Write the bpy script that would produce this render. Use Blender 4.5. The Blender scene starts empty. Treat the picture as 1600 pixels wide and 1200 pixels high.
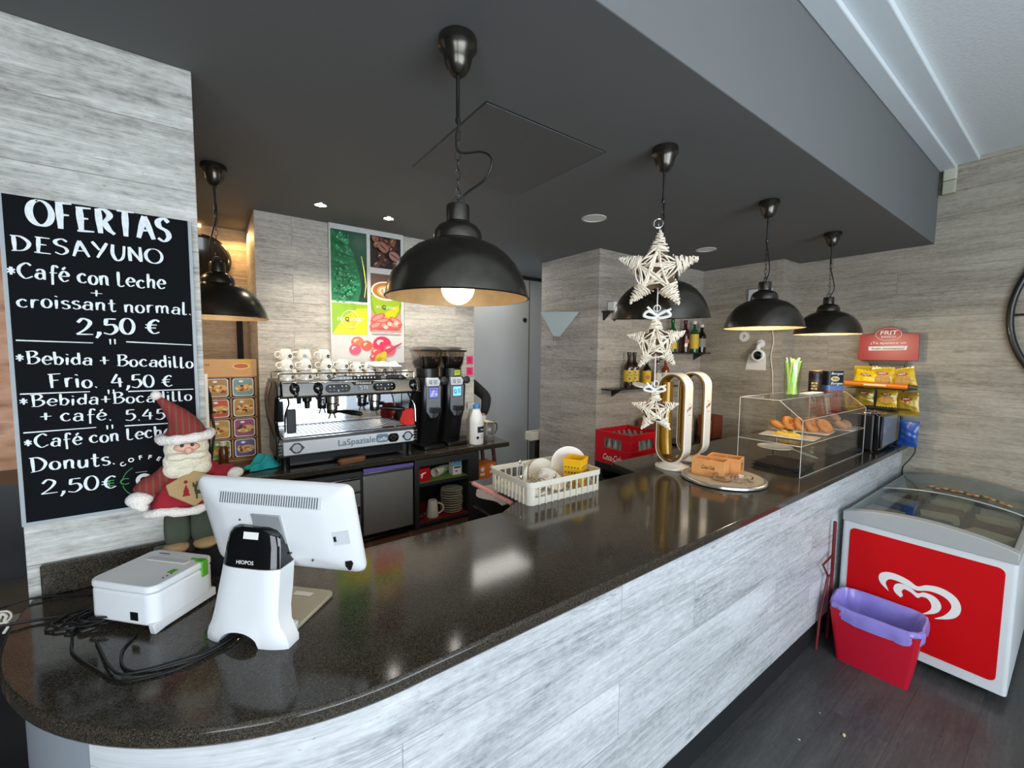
import bpy, bmesh, math, random
from mathutils import Vector, Matrix, Euler
random.seed(7)
PI = math.pi
SC = bpy.context.scene
COL = SC.collection

# ------------------------------------------------------------------ camera
def make_camera():
    yaw, pit, rol, H = 0.63032, 0.073196, 0.0095296, 1.86
    f = Vector((math.sin(yaw)*math.cos(pit), math.cos(yaw)*math.cos(pit), -math.sin(pit)))
    r = Vector((math.cos(yaw), -math.sin(yaw), 0)); u = r.cross(f)
    c, s = math.cos(rol), math.sin(rol)
    R, U = c*r+s*u, -s*r+c*u
    cam = bpy.data.cameras.new('camera'); o = bpy.data.objects.new('camera', cam); COL.objects.link(o)
    m = Matrix((R, U, -f)).transposed().to_4x4(); m.translation = (0, 0, H)
    o.matrix_world = m
    cam.sensor_width = 36; cam.sensor_fit = 'HORIZONTAL'; cam.lens = 660.3/1600*36
    cam.clip_start = .02
    SC.camera = o
make_camera()

# ------------------------------------------------------------------ world, daylight, exposure
w = bpy.data.worlds.new('world'); SC.world = w; w.use_nodes = True
bg = w.node_tree.nodes['Background']; bg.inputs[0].default_value = (.74, .86, 1, 1); bg.inputs[1].default_value = 1.0
SC.view_settings.view_transform = 'Standard'; SC.view_settings.look = 'None'
SC.view_settings.gamma = 1; SC.view_settings.use_curve_mapping = False
SC.view_settings.exposure = 0.0
SC.cycles.transparent_max_bounces = 32      # several clear panes stand one behind another
def area(name, loc, target, sx, sy, power, col):
    l = bpy.data.lights.new(name, 'AREA'); l.shape = 'RECTANGLE'; l.size = sx; l.size_y = sy; l.energy = power; l.color = col
    o = bpy.data.objects.new(name, l); COL.objects.link(o); o.location = loc
    o.rotation_euler = (Vector(target)-Vector(loc)).to_track_quat('-Z', 'Y').to_euler(); return o
# daylight coming through the shop front (windows behind the photographer)
area('daylight_shopfront', (.45, -3.05, 1.75), (.45, 2, 2.25), 3.9, 2.3, 195, (.80, .90, 1))
area('daylight_side', (-2.8, -2.0, 1.75), (1.5, .6, 2.0), 2.4, 2.3, 105, (.84, .92, 1))

# ------------------------------------------------------------------ materials
MATS = {}
def nt(name):
    m = bpy.data.materials.new(name); m.use_nodes = True
    t = m.node_tree; b = t.nodes['Principled BSDF']; return m, t, b
def lin(c):
    return tuple(((x/12.92) if x <= .04045 else ((x+.055)/1.055)**2.4) for x in c)
def hx(s):
    return lin([int(s[i:i+2], 16)/255 for i in (0, 2, 4)])
def pm(name, col, rough=.5, metal=0, trans=0, emit=0, coat=0, var=.06, nscale=30, bump=0, alpha=1, ior=None, sheen=0):
    if name in MATS: return MATS[name]
    if isinstance(col, str): col = hx(col)
    m, t, b = nt(name)
    N = t.nodes; Lk = t.links
    b.inputs['Roughness'].default_value = rough; b.inputs['Metallic'].default_value = metal
    b.inputs['Transmission Weight'].default_value = trans; b.inputs['Coat Weight'].default_value = coat
    b.inputs['Alpha'].default_value = alpha; b.inputs['Sheen Weight'].default_value = sheen
    if ior: b.inputs['IOR'].default_value = ior
    b.inputs['Base Color'].default_value = (*col, 1)
    if emit:
        b.inputs['Emission Color'].default_value = (*col, 1); b.inputs['Emission Strength'].default_value = emit
    if (var or bump) and not trans:
        tc = N.new('ShaderNodeTexCoord'); nz = N.new('ShaderNodeTexNoise'); nz.inputs['Scale'].default_value = nscale; nz.inputs['Detail'].default_value = 4
        Lk.new(tc.outputs['Object'], nz.inputs['Vector'])
        if var:
            mx = N.new('ShaderNodeMix'); mx.data_type = 'RGBA'
            mx.inputs[6].default_value = (*[max(0, c*(1-var*1.6)) for c in col], 1); mx.inputs[7].default_value = (*[min(1, c*(1+var*1.6)) for c in col], 1)
            Lk.new(nz.outputs['Fac'], mx.inputs[0]); Lk.new(mx.outputs[2], b.inputs['Base Color'])
        if bump:
            bp = N.new('ShaderNodeBump'); bp.inputs['Strength'].default_value = bump; bp.inputs['Distance'].default_value = .01
            Lk.new(nz.outputs['Fac'], bp.inputs['Height']); Lk.new(bp.outputs['Normal'], b.inputs['Normal'])
    MATS[name] = m; return m
def ramp(t, stops):
    r = t.nodes.new('ShaderNodeValToRGB'); e = r.color_ramp.elements
    while len(e) < len(stops): e.new(.5)
    for k, (p, c) in zip(e, stops): k.position = p; k.color = (*c, 1)
    return r
def wood(name, base, dark, light, row=.2, wid=1.3, rough=.6, contrast=1, joint=.55, horiz=True, knots=True, spec=.5):
    """bleached plank laminate: planks run along x+y, rows stacked in z (or lie in the floor plane)"""
    m, t, b = nt(name); N = t.nodes; Lk = t.links
    base, dark, light = hx(base), hx(dark), hx(light)
    tc = N.new('ShaderNodeTexCoord'); sp = N.new('ShaderNodeSeparateXYZ'); Lk.new(tc.outputs['Object'], sp.inputs[0])
    if horiz:
        ad = N.new('ShaderNodeMath'); ad.operation = 'ADD'; Lk.new(sp.outputs[0], ad.inputs[0]); Lk.new(sp.outputs[1], ad.inputs[1])
        U, V = ad.outputs[0], sp.outputs[2]
    else:
        U, V = sp.outputs[0], sp.outputs[1]
    cb = N.new('ShaderNodeCombineXYZ'); Lk.new(U, cb.inputs[0]); Lk.new(V, cb.inputs[1])
    br = N.new('ShaderNodeTexBrick'); Lk.new(cb.outputs[0], br.inputs['Vector'])
    br.inputs['Scale'].default_value = 1; br.inputs['Brick Width'].default_value = wid; br.inputs['Row Height'].default_value = row
    br.inputs['Mortar Size'].default_value = .0016; br.inputs['Mortar Smooth'].default_value = .3
    br.inputs['Color1'].default_value = (.25, .25, .25, 1); br.inputs['Color2'].default_value = (.75, .75, .75, 1); br.inputs['Mortar'].default_value = (0, 0, 0, 1); br.offset = .37
    # streaks
    def noise(sx, sy, detail, dist, seed):
        mp = N.new('ShaderNodeMapping'); mp.inputs['Scale'].default_value = (sx, sy, 1); mp.inputs['Location'].default_value = (seed, seed*1.7, seed)
        Lk.new(cb.outputs[0], mp.inputs[0])
        av = N.new('ShaderNodeVectorMath'); av.operation = 'MULTIPLY_ADD'; av.inputs[1].default_value = (3.1, 5.3, 7.7)
        Lk.new(br.outputs['Color'], av.inputs[0]); Lk.new(mp.outputs[0], av.inputs[2])
        n = N.new('ShaderNodeTexNoise'); n.inputs['Scale'].default_value = 1; n.inputs['Detail'].default_value = detail; n.inputs['Distortion'].default_value = dist; n.inputs['Roughness'].default_value = .62
        Lk.new(av.outputs[0], n.inputs['Vector']); return n.outputs['Fac']
    n1 = noise(2.6, 46, 8, 1.0, 1.3); n2 = noise(1.1, 7, 4, .9, 4.1); n3 = noise(30, 60, 3, 0, 8.2)
    def mul(a, k, c):
        q = N.new('ShaderNodeMath'); q.operation = 'MULTIPLY_ADD'; Lk.new(a, q.inputs[0]); q.inputs[1].default_value = k
        if isinstance(c, (int, float)): q.inputs[2].default_value = c
        else: Lk.new(c, q.inputs[2])
        return q.outputs[0]
    s = mul(n1, .50, 0); s = mul(n2, .52, s); s = mul(n3, .37, s)   # mean ~.7
    sep = N.new('ShaderNodeSeparateColor'); Lk.new(br.outputs['Color'], sep.inputs[0]); s = mul(sep.outputs[0], .10, s)
    lo, hi = .70-.24/contrast, .74+.22/contrast
    rp = ramp(t, [(lo, dark), ((lo+hi)/2, base), (hi, light)]); Lk.new(s, rp.inputs[0])
    col = rp.outputs[0]
    if knots:
        mp = N.new('ShaderNodeMapping'); mp.inputs['Scale'].default_value = (2.2, 5.5, 1); Lk.new(cb.outputs[0], mp.inputs[0])
        vo = N.new('ShaderNodeTexVoronoi'); vo.inputs['Scale'].default_value = 1; Lk.new(mp.outputs[0], vo.inputs['Vector'])
        kr = ramp(t, [(.03, (.25, .24, .22)), (.11, (1, 1, 1))]); Lk.new(vo.outputs['Distance'], kr.inputs[0])
        mx = N.new('ShaderNodeMix'); mx.data_type = 'RGBA'; mx.blend_type = 'MULTIPLY'; mx.inputs[0].default_value = .55
        Lk.new(col, mx.inputs[6]); Lk.new(kr.outputs[0], mx.inputs[7]); col = mx.outputs[2]
    # fine dark cracks following the grain, and pits
    def lines(sx, sy, seed, wd, dk, fac, col):
        q = noise(sx, sy, 5, 1.2, seed); d1 = N.new('ShaderNodeMath'); d1.operation = 'SUBTRACT'; d1.inputs[1].default_value = .5; Lk.new(q, d1.inputs[0])
        d2 = N.new('ShaderNodeMath'); d2.operation = 'ABSOLUTE'; Lk.new(d1.outputs[0], d2.inputs[0])
        cr = ramp(t, [(0, (dk, dk, dk*.96)), (wd, (1, 1, 1))]); Lk.new(d2.outputs[0], cr.inputs[0])
        mk = ramp(t, [(.42, (0, 0, 0)), (.6, (1, 1, 1))]); Lk.new(noise(1.3, 5, 3, .5, seed+3.3), mk.inputs[0])
        f = N.new('ShaderNodeMath'); f.operation = 'MULTIPLY'; f.inputs[1].default_value = fac; Lk.new(mk.outputs[0], f.inputs[0])
        x = N.new('ShaderNodeMix'); x.data_type = 'RGBA'; x.blend_type = 'MULTIPLY'; Lk.new(f.outputs[0], x.inputs[0]); Lk.new(col, x.inputs[6]); Lk.new(cr.outputs[0], x.inputs[7]); return x.outputs[2]
    col = lines(1.2, 30, 2.2, .022, .42, .8, col); col = lines(3.5, 95, 6.1, .05, .6, .8, col)
    pt = ramp(t, [(.66, (1, 1, 1)), (.74, (.45, .44, .42))]); Lk.new(noise(70, 130, 2, 0, 9.4), pt.inputs[0])
    px = N.new('ShaderNodeMix'); px.data_type = 'RGBA'; px.blend_type = 'MULTIPLY'; px.inputs[0].default_value = .6; Lk.new(col, px.inputs[6]); Lk.new(pt.outputs[0], px.inputs[7]); col = px.outputs[2]
    jm = N.new('ShaderNodeMix'); jm.data_type = 'RGBA'; jm.blend_type = 'MULTIPLY'; jm.inputs[0].default_value = joint
    fr = ramp(t, [(0, (1, 1, 1)), (1, (.35, .33, .3))]); Lk.new(br.outputs['Fac'], fr.inputs[0])
    Lk.new(col, jm.inputs[6]); Lk.new(fr.outputs[0], jm.inputs[7])
    Lk.new(jm.outputs[2], b.inputs['Base Color']); b.inputs['Roughness'].default_value = rough
    b.inputs['Specular IOR Level'].default_value = spec
    bp = N.new('ShaderNodeBump'); bp.inputs['Strength'].default_value = .25; bp.inputs['Distance'].default_value = .004
    Lk.new(s, bp.inputs['Height']); Lk.new(bp.outputs[0], b.inputs['Normal'])
    MATS[name] = m; return m
W_COL = wood('wood_bleached', 'b5b2aa', '7c7871', 'd4d1c9', contrast=1.35)
W_BACK = wood('wood_back', 'bbb5aa', '857f75', 'd8d2c6', contrast=1.25)
W_PIL = wood('wood_pillar', 'a69d91', '79726a', 'c1b8ac', contrast=1.3)
W_RIGHT = wood('wood_right', 'a09888', '776f62', 'b9b1a2', contrast=1.1)
W_BAR = wood('wood_bar', 'c0c2c3', '85868a', 'dddfe0', row=.225, rough=.5, contrast=1.1)
W_FLOOR = wood('floor_vinyl', '484847', '373737', '5c5b59', row=.23, wid=1.6, rough=.35, contrast=.7, horiz=False, knots=False)
def granite():
    m, t, b = nt('granite'); N = t.nodes; Lk = t.links
    tc = N.new('ShaderNodeTexCoord')
    v = N.new('ShaderNodeTexVoronoi'); v.inputs['Scale'].default_value = 560; Lk.new(tc.outputs['Object'], v.inputs['Vector'])
    n = N.new('ShaderNodeTexNoise'); n.inputs['Scale'].default_value = 160; n.inputs['Detail'].default_value = 6; n.inputs['Roughness'].default_value = .75; Lk.new(tc.outputs['Object'], n.inputs['Vector'])
    s = N.new('ShaderNodeSeparateColor'); Lk.new(v.outputs['Color'], s.inputs[0])
    a = N.new('ShaderNodeMath'); a.operation = 'MULTIPLY_ADD'; a.inputs[1].default_value = .55; Lk.new(s.outputs[0], a.inputs[0])
    a2 = N.new('ShaderNodeMath'); a2.operation = 'MULTIPLY'; a2.inputs[1].default_value = .45; Lk.new(n.outputs['Fac'], a2.inputs[0]); Lk.new(a2.outputs[0], a.inputs[2])
    r = ramp(t, [(.12, hx('12100e')), (.45, hx('2d2923')), (.70, hx('484136')), (.92, hx('6b604c'))]); Lk.new(a.outputs[0], r.inputs[0])
    Lk.new(r.outputs[0], b.inputs['Base Color']); b.inputs['Roughness'].default_value = .11; b.inputs['IOR'].default_value = 1.5
    MATS['granite'] = m; return m
GRAN = granite()
def floor_tile():
    m, t, b = nt('brown_tile'); N = t.nodes; Lk = t.links
    tc = N.new('ShaderNodeTexCoord'); br = N.new('ShaderNodeTexBrick'); Lk.new(tc.outputs['Object'], br.inputs['Vector']); br.offset = 0
    br.inputs['Scale'].default_value = 1; br.inputs['Brick Width'].default_value = .3; br.inputs['Row Height'].default_value = .3; br.inputs['Mortar Size'].default_value = .006
    br.inputs['Color1'].default_value = (*hx('5c3d30'), 1); br.inputs['Color2'].default_value = (*hx('6a4a3a'), 1); br.inputs['Mortar'].default_value = (*hx('77726a'), 1)
    Lk.new(br.outputs['Color'], b.inputs['Base Color']); b.inputs['Roughness'].default_value = .4; return m
BROWN_TILE = floor_tile()
SOFFIT = pm('soffit_paint', '6b6c6b', .75, var=.03, nscale=3)
CEILW = pm('ceiling_paint', 'e4e8e8', .9, var=.05, nscale=60, bump=.15)
COVE = pm('cove_paint', 'dce2e4', .8, var=.02)
BLACKM = pm('black_metal', '171614', .38, .0, coat=.25, var=.1)
LAMPM = pm('lamp_dark_metal', '55514a', .25, .9, var=.22, nscale=25)
LAMPIN = pm('lamp_brass_inside', '7d6a4c', .55, .2, var=.18, nscale=22)
CHROME = pm('chrome', 'c9c9c8', .12, 1, var=0)
STEEL = pm('brushed_steel', 'a3a19d', .28, 1, var=.05)
STEELD = pm('dark_steel', '6a6862', .3, 1, var=.05)
FRIDGE = pm('fridge_steel', 'a5a29b', .32, .55, var=.04)
WHITEP = pm('white_plastic', 'dfe0e0', .38, var=.015, nscale=8)
WHITEC = pm('white_ceramic', 'e8e5dc', .18, coat=.4, var=.01)
CREAM = pm('cream_plastic', 'd9d3c0', .45, var=.03)
BLACKP = pm('black_plastic', '131313', .3, var=.1)
BLACKG = pm('black_gloss', '0b0d0f', .06, coat=.5, var=0)
DGREY = pm('dark_grey_plastic', '2b2b2c', .5, var=.05)
RUBBER = pm('cable_black', '0d0d0d', .45, var=0)
WHITEPAINT = pm('white_lettering', 'eceae4', .7, var=0)
PAPER = pm('paper_white', 'e9e7df', .8, var=.01)
RED = pm('red_plastic', 'b3121b', .35, var=.04)
REDF = pm('freezer_red', 'c8040c', .6, var=.01)
REDF.node_tree.nodes['Principled BSDF'].inputs['Specular IOR Level'].default_value = .2
GREENP = pm('green_plastic', '55a22d', .4, var=.03)
WICKER = pm('wicker', 'ecdfc9', .65, var=.12, nscale=60)
WICKER_GAP = pm('wicker_gap_shade', '5f4a36', .9, var=.1)  # dark tone stands for the shade in the gaps of the stars
CHALKB = pm('chalkboard_black', '0b0d10', .85, var=.12, nscale=12)
CHALKB.node_tree.nodes['Principled BSDF'].inputs['Specular IOR Level'].default_value = .15

CHALK = pm('chalk_white', 'dde2e3', .9, var=.14, nscale=90)
GLASS = pm('clear_glass', (.97, .98, .97), .02, trans=1, ior=1.45, var=0)
GLASSD = pm('tinted_bottle', hx('3a1d0c'), .05, trans=.9, ior=1.45, var=0)
ACRYL = pm('acrylic_edge', (.80, .78, .72), .2, trans=.4, var=0)

def thin_glass(name, tint, refl=.10, rough=.02):
    """a flat pane: lets light straight through, mirrors a little more at grazing angles"""
    m, t, b = nt(name); N = t.nodes; Lk = t.links
    tr = N.new('ShaderNodeBsdfTransparent'); tr.inputs[0].default_value = (*tint, 1)
    gl = N.new('ShaderNodeBsdfGlossy'); gl.inputs['Roughness'].default_value = rough
    fr = N.new('ShaderNodeLayerWeight'); fr.inputs[0].default_value = .5
    pw = N.new('ShaderNodeMath'); pw.operation = 'POWER'; pw.inputs[1].default_value = 4; Lk.new(fr.outputs['Facing'], pw.inputs[0])
    ma = N.new('ShaderNodeMath'); ma.operation = 'MULTIPLY_ADD'; ma.inputs[1].default_value = .5; ma.inputs[2].default_value = refl*.3; Lk.new(pw.outputs[0], ma.inputs[0])
    mx = N.new('ShaderNodeMixShader'); Lk.new(ma.outputs[0], mx.inputs[0]); Lk.new(tr.outputs[0], mx.inputs[1]); Lk.new(gl.outputs[0], mx.inputs[2])
    Lk.new(mx.outputs[0], N['Material Output'].inputs[0]); return m
# ------------------------------------------------------------------ mesh helpers
def nb(): return bmesh.new()
def box(bm, x0, x1, y0, y1, z0, z1, M=None):
    vs = [bm.verts.new(Vector(p)) for p in ((x0, y0, z0), (x1, y0, z0), (x1, y1, z0), (x0, y1, z0), (x0, y0, z1), (x1, y0, z1), (x1, y1, z1), (x0, y1, z1))]
    if M:
        for v in vs: v.co = M @ v.co
    for f in ((3, 2, 1, 0), (4, 5, 6, 7), (0, 1, 5, 4), (1, 2, 6, 5), (2, 3, 7, 6), (3, 0, 4, 7)): bm.faces.new([vs[i] for i in f])
    return vs
def rbox(bm, x0, x1, y0, y1, z0, z1, r, seg=4, M=None):
    """box with rounded vertical edges"""
    r = min(r, (x1-x0)/2*.999, (y1-y0)/2*.999); pts = []
    for cx, cy, a0 in ((x1-r, y1-r, 0), (x0+r, y1-r, 90), (x0+r, y0+r, 180), (x1-r, y0+r, 270)):
        for k in range(seg+1):
            a = math.radians(a0+90*k/seg); pts.append((cx+r*math.cos(a), cy+r*math.sin(a)))
    prism(bm, pts, 'z', z0, z1, M)
AX = {'z': lambda u, v, w: (u, v, w), 'y': lambda u, v, w: (u, w, v), 'x': lambda u, v, w: (w, u, v)}
def prism(bm, pts, axis, a, b, M=None):
    f = AX[axis]; lo = [bm.verts.new(f(u, v, a)) for u, v in pts]; hi = [bm.verts.new(f(u, v, b)) for u, v in pts]
    if M:
        for v in lo+hi: v.co = M @ v.co
    fs = []
    fs.append(bm.faces.new(lo)); fs.append(bm.faces.new(hi[::-1])); n = len(pts)
    for i in range(n): fs.append(bm.faces.new((lo[i], hi[i], hi[(i+1) % n], lo[(i+1) % n])))
    bmesh.ops.recalc_face_normals(bm, faces=fs)
    return lo, hi
def lathe(bm, prof, n=28, c=(0, 0, 0), M=None, close=False):
    rings = []
    for r, z in prof:
        if r < 1e-6: ring = [bm.verts.new((c[0], c[1], c[2]+z))]
        else: ring = [bm.verts.new((c[0]+r*math.cos(2*PI*k/n), c[1]+r*math.sin(2*PI*k/n), c[2]+z)) for k in range(n)]
        rings.append(ring)
    fs = []
    prs = list(zip(rings, rings[1:])) + ([(rings[-1], rings[0])] if close else [])
    for A, B in prs:
        for k in range(n):
            j = (k+1) % n
            if len(A) == 1 and len(B) == 1: continue
            if len(A) == 1: fs.append(bm.faces.new((A[0], B[k], B[j])))
            elif len(B) == 1: fs.append(bm.faces.new((A[k], A[j], B[0])))
            else: fs.append(bm.faces.new((A[k], A[j], B[j], B[k])))
    if M:
        for R in rings:
            for v in R: v.co = M @ v.co
    bmesh.ops.recalc_face_normals(bm, faces=fs)
def tube(bm, pts, r, n=8, closed=False, caps=True):
    pts = [Vector(p) for p in pts]; m = len(pts); rr = r if isinstance(r, (list, tuple)) else [r]*m
    rings = []; nrm = None
    for i, p in enumerate(pts):
        t = (pts[(i+1) % m]-pts[i-1]) if closed else (pts[min(i+1, m-1)]-pts[max(i-1, 0)])
        if t.length < 1e-9: t = Vector((0, 0, 1))
        t.normalize()
        if nrm is None:
            nrm = t.orthogonal().normalized()
        else:
            nrm = nrm - t*nrm.dot(t)
            if nrm.length < 1e-6: nrm = t.orthogonal()
            nrm.normalize()
        b = t.cross(nrm)
        rings.append([bm.verts.new(p+(nrm*math.cos(2*PI*k/n)+b*math.sin(2*PI*k/n))*rr[i]) for k in range(n)])
    prs = list(zip(rings, rings[1:])) + ([(rings[-1], rings[0])] if closed else [])
    for A, B in prs:
        for k in range(n): bm.faces.new((A[k], A[(k+1) % n], B[(k+1) % n], B[k]))
    if caps and not closed:
        bm.faces.new(rings[0][::-1]); bm.faces.new(rings[-1])
def cyl(bm, p0, p1, r0, r1=None, n=20): tube(bm, [p0, p1], [r0, r0 if r1 is None else r1], n)
def sph(bm, c, r, seg=16, M=None):
    if not isinstance(r, (tuple, list)): r = (r, r, r)
    m = Matrix.Translation(c) @ Matrix.Diagonal((*r, 1))
    if M: m = M @ m
    bmesh.ops.create_uvsphere(bm, u_segments=seg, v_segments=max(6, seg//2), radius=1, matrix=m)
def curve(pts, k=6):
    """Catmull-Rom through the points"""
    P = [Vector(p) for p in pts]; P = [2*P[0]-P[1]]+P+[2*P[-1]-P[-2]]; out = []
    for i in range(1, len(P)-2):
        for j in range(k):
            t = j/k; a, b, c, d = P[i-1:i+3]
            out.append(.5*((2*b)+(c-a)*t+(2*a-5*b+4*c-d)*t*t+(3*b-a-3*c+d)*t**3))
    out.append(P[-2]); return out
def finish(name, me, mats, parent, bev, smooth, sub):
    o = bpy.data.objects.new(name, me); COL.objects.link(o)
    for m in (mats if isinstance(mats, (list, tuple)) else [mats]): me.materials.append(m)
    if smooth:
        for p in me.polygons: p.use_smooth = True
        me.set_sharp_from_angle(angle=math.radians(38 if smooth is True else smooth))
    if bev:
        b = o.modifiers.new('bevel', 'BEVEL'); b.width = bev; b.segments = 2; b.limit_method = 'ANGLE'; b.angle_limit = math.radians(40)
    if sub:
        s = o.modifiers.new('sub', 'SUBSURF'); s.levels = s.render_levels = sub
    if parent: o.parent = parent
    return o
def ob(name, bm, mats, parent=None, bev=0, smooth=True, sub=0):
    me = bpy.data.meshes.new(name); bm.to_mesh(me); bm.free()
    return finish(name, me, mats, parent, bev, smooth, sub)
def tag(o, label, cat, group=None):
    o['label'] = label; o['category'] = cat
    if group: o['group'] = group
    return o
def thing(name, label, cat, loc=(0, 0, 0), rz=0, group=None, rot=None):
    o = bpy.data.objects.new(name, None); COL.objects.link(o); o.empty_display_size = .05
    o.location = loc; o.rotation_euler = rot if rot else (0, 0, rz)
    return tag(o, label, cat, group)
def struct(name, bm, m, bev=0, smooth=False):
    o = ob(name, bm, m, None, bev, smooth); o['kind'] = 'structure'; return o
def dup(src, loc, rz=None, label=None, group=None, rot=None, scale=None):
    r = src.copy(); COL.objects.link(r); r.location = loc
    if rz is not None: r.rotation_euler = (0, 0, rz)
    if rot is not None: r.rotation_euler = rot
    if scale: r.scale = (scale,)*3
    if label: r['label'] = label
    if group: r['group'] = group
    for ch in list(src.children):
        c = ch.copy(); COL.objects.link(c); c.parent = r; c.matrix_parent_inverse = ch.matrix_parent_inverse.copy()
        for g in list(ch.children):
            d = g.copy(); COL.objects.link(d); d.parent = c; d.matrix_parent_inverse = g.matrix_parent_inverse.copy()
    return r
ORD = ('first', 'second', 'third', 'fourth', 'fifth', 'sixth', 'seventh', 'eighth', 'ninth', 'tenth')
# ---- lettering
_tc = {}
def glyphs(s, bold=0):
    """mesh data of a string set in the built-in font, unit size"""
    k = (s, bold)
    if k in _tc: return _tc[k]
    c = bpy.data.curves.new('t', 'FONT'); c.body = s; c.size = 1; c.offset = bold; c.resolution_u = 3
    o = bpy.data.objects.new('t', c); COL.objects.link(o)
    dg = bpy.context.evaluated_depsgraph_get(); dg.update()
    me = bpy.data.meshes.new_from_object(o.evaluated_get(dg))
    vs = [tuple(v.co) for v in me.vertices]; fs = [tuple(p.vertices) for p in me.polygons]
    bpy.data.objects.remove(o); bpy.data.curves.remove(c); bpy.data.meshes.remove(me)
    _tc[k] = (vs, fs); return _tc[k]
def text(bm, s, M, width=None, height=None, bold=0, align='C', shear=0):
    """adds a string to bm in the local XY plane of M; fits it to width/cap height"""
    vs, fs = glyphs(s, bold)
    if not vs: return
    x0 = min(v[0] for v in vs); x1 = max(v[0] for v in vs); cap = .73
    sy = (height/cap) if height else None
    sx = (width/(x1-x0)) if width else sy
    if sy is None: sy = sx
    off = -(x0+x1)/2 if align == 'C' else -x0
    nv = [bm.verts.new(M @ Vector(((v[0]+off)*sx+v[1]*sy*shear, v[1]*sy, 0))) for v in vs]
    for f in fs:
        try: bm.faces.new([nv[i] for i in f])
        except ValueError: pass
def frame(o, ux, uy):
    ux = Vector(ux).normalized(); uy = Vector(uy).normalized(); uz = ux.cross(uy)
    m = Matrix((ux, uy, uz)).transposed().to_4x4(); m.translation = o; return m
def front(x, y, z): return frame((x, y, z), (1, 0, 0), (0, 0, 1))      # reads from -Y
def side(x, y, z): return frame((x, y, z), (0, -1, 0), (0, 0, 1))      # reads from -X
def disc(bm, M, rx, ry=None, n=24, a0=0, a1=360):
    ry = ry or rx
    if a1-a0 >= 360:
        bm.faces.new([bm.verts.new(M @ Vector((rx*math.cos(2*PI*k/n), ry*math.sin(2*PI*k/n), 0))) for k in range(n)])
    else:
        vs = [bm.verts.new(M @ Vector((0, 0, 0)))]+[bm.verts.new(M @ Vector((rx*math.cos(math.radians(a0+(a1-a0)*k/n)), ry*math.sin(math.radians(a0+(a1-a0)*k/n)), 0))) for k in range(n+1)]
        bm.faces.new(vs)
def ring(bm, M, r0, r1, n=32, a0=0, a1=360, sy=1):
    P = []
    for k in range(n+1):
        a = math.radians(a0+(a1-a0)*k/n)
        P.append((bm.verts.new(M @ Vector((r0*math.cos(a), r0*sy*math.sin(a), 0))), bm.verts.new(M @ Vector((r1*math.cos(a), r1*sy*math.sin(a), 0)))))
    for A, B in zip(P, P[1:]): bm.faces.new((A[0], A[1], B[1], B[0]))
def poly(bm, M, pts, lift=0): return bm.faces.new([bm.verts.new(M @ Vector((u, v, lift))) for u, v in pts])
def rrect(w, h, r, n=4):
    p = []
    for cx, cy, a0 in ((w/2-r, h/2-r, 0), (-w/2+r, h/2-r, 90), (-w/2+r, -h/2+r, 180), (w/2-r, -h/2+r, 270)):
        for k in range(n+1):
            a = math.radians(a0+90*k/n); p.append((cx+r*math.cos(a), cy+r*math.sin(a)))
    return p
class Art:
    """a printed surface: coloured shapes a hair apart, one mesh with a material per colour"""
    def __init__(s, M): s.M = M; s.bm = nb(); s.m = []; s.l = 0
    def _do(s, mat, fn, step=.0004):
        if mat not in s.m: s.m.append(mat)
        n0 = len(s.bm.faces); s.l += step; fn(s.M @ Matrix.Translation((0, 0, s.l))); s.bm.faces.ensure_lookup_table()
        i = s.m.index(mat)
        for f in s.bm.faces[n0:]: f.material_index = i
    def poly(s, mat, pts): s._do(mat, lambda M: poly(s.bm, M, pts))
    def rect(s, mat, x, y, w, h, r=.0005): s._do(mat, lambda M: poly(s.bm, M @ Matrix.Translation((x, y, 0)), rrect(w, h, r)))
    def ell(s, mat, x, y, rx, ry=None, rot=0, n=24): s._do(mat, lambda M: disc(s.bm, M @ Matrix.Translation((x, y, 0)) @ Matrix.Rotation(rot, 4, 'Z'), rx, ry, n))
    def ring(s, mat, x, y, r0, r1, a0=0, a1=360, sy=1): s._do(mat, lambda M: ring(s.bm, M @ Matrix.Translation((x, y, 0)), r0, r1, 32, a0, a1, sy))
    def text(s, mat, t, x, y, w=None, h=None, bold=0, shear=0): s._do(mat, lambda M: text(s.bm, t, M @ Matrix.Translation((x, y, 0)), w, h, bold, 'C', shear))
    def done(s, name, parent): return ob(name, s.bm, s.m, parent, smooth=False)

# ================================================================== THE SETTING
def S(name, m, *boxes, bev=0):
    bm = nb()
    for b in boxes: box(bm, *b)
    return struct(name, bm, m, bev)
S('floor', W_FLOOR, (-3.2, 5.1, -3.4, 4.5, -.1, 0))
S('wall_left', W_COL, (-.456, 0, 1.86, 2.25, 0, 2.8), bev=.003)
S('wall_back', W_BACK, (.305, 1.2, 3.37, 4.02, 0, 2.8), (1.2005, 2.02, 3.37, 3.46, 0, 2.8))
S('wall_center', W_PIL, (2.89, 4.96, 2.65, 3.45, 0, 2.8), bev=.002)
S('wall_right', W_RIGHT, (4.96, 5.1, -3.4, 2.65, 0, 3.45))
S('wall_right.001', W_RIGHT, (4.60, 4.96, 1.83, 2.65, 0, 2.8))
W_WARM = wood('wood_corridor', 'a8957c', '7d6a52', 'c4b398', row=.22)
S('wall_far', W_WARM, (-3.2, .305, 4.02, 4.12, 0, 2.8))
S('wall_side', pm('wall_dark', '4a4540', .8), (-3.2, -3.1, -3.4, 4.1, 0, 3.45))
DOORM = pm('door_grey', 'b4b5b3', .45, 0, var=.03, nscale=4)
bm = nb(); box(bm, 2.0, 3.62, 4.2, 4.26, 0, 2.765); 
d = struct('door_1', bm, DOORM, .003)
bm = nb(); box(bm, 3.318, 3.324, 4.195, 4.2005, 0, 2.765); ob('seam', bm, DGREY, d)
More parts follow.
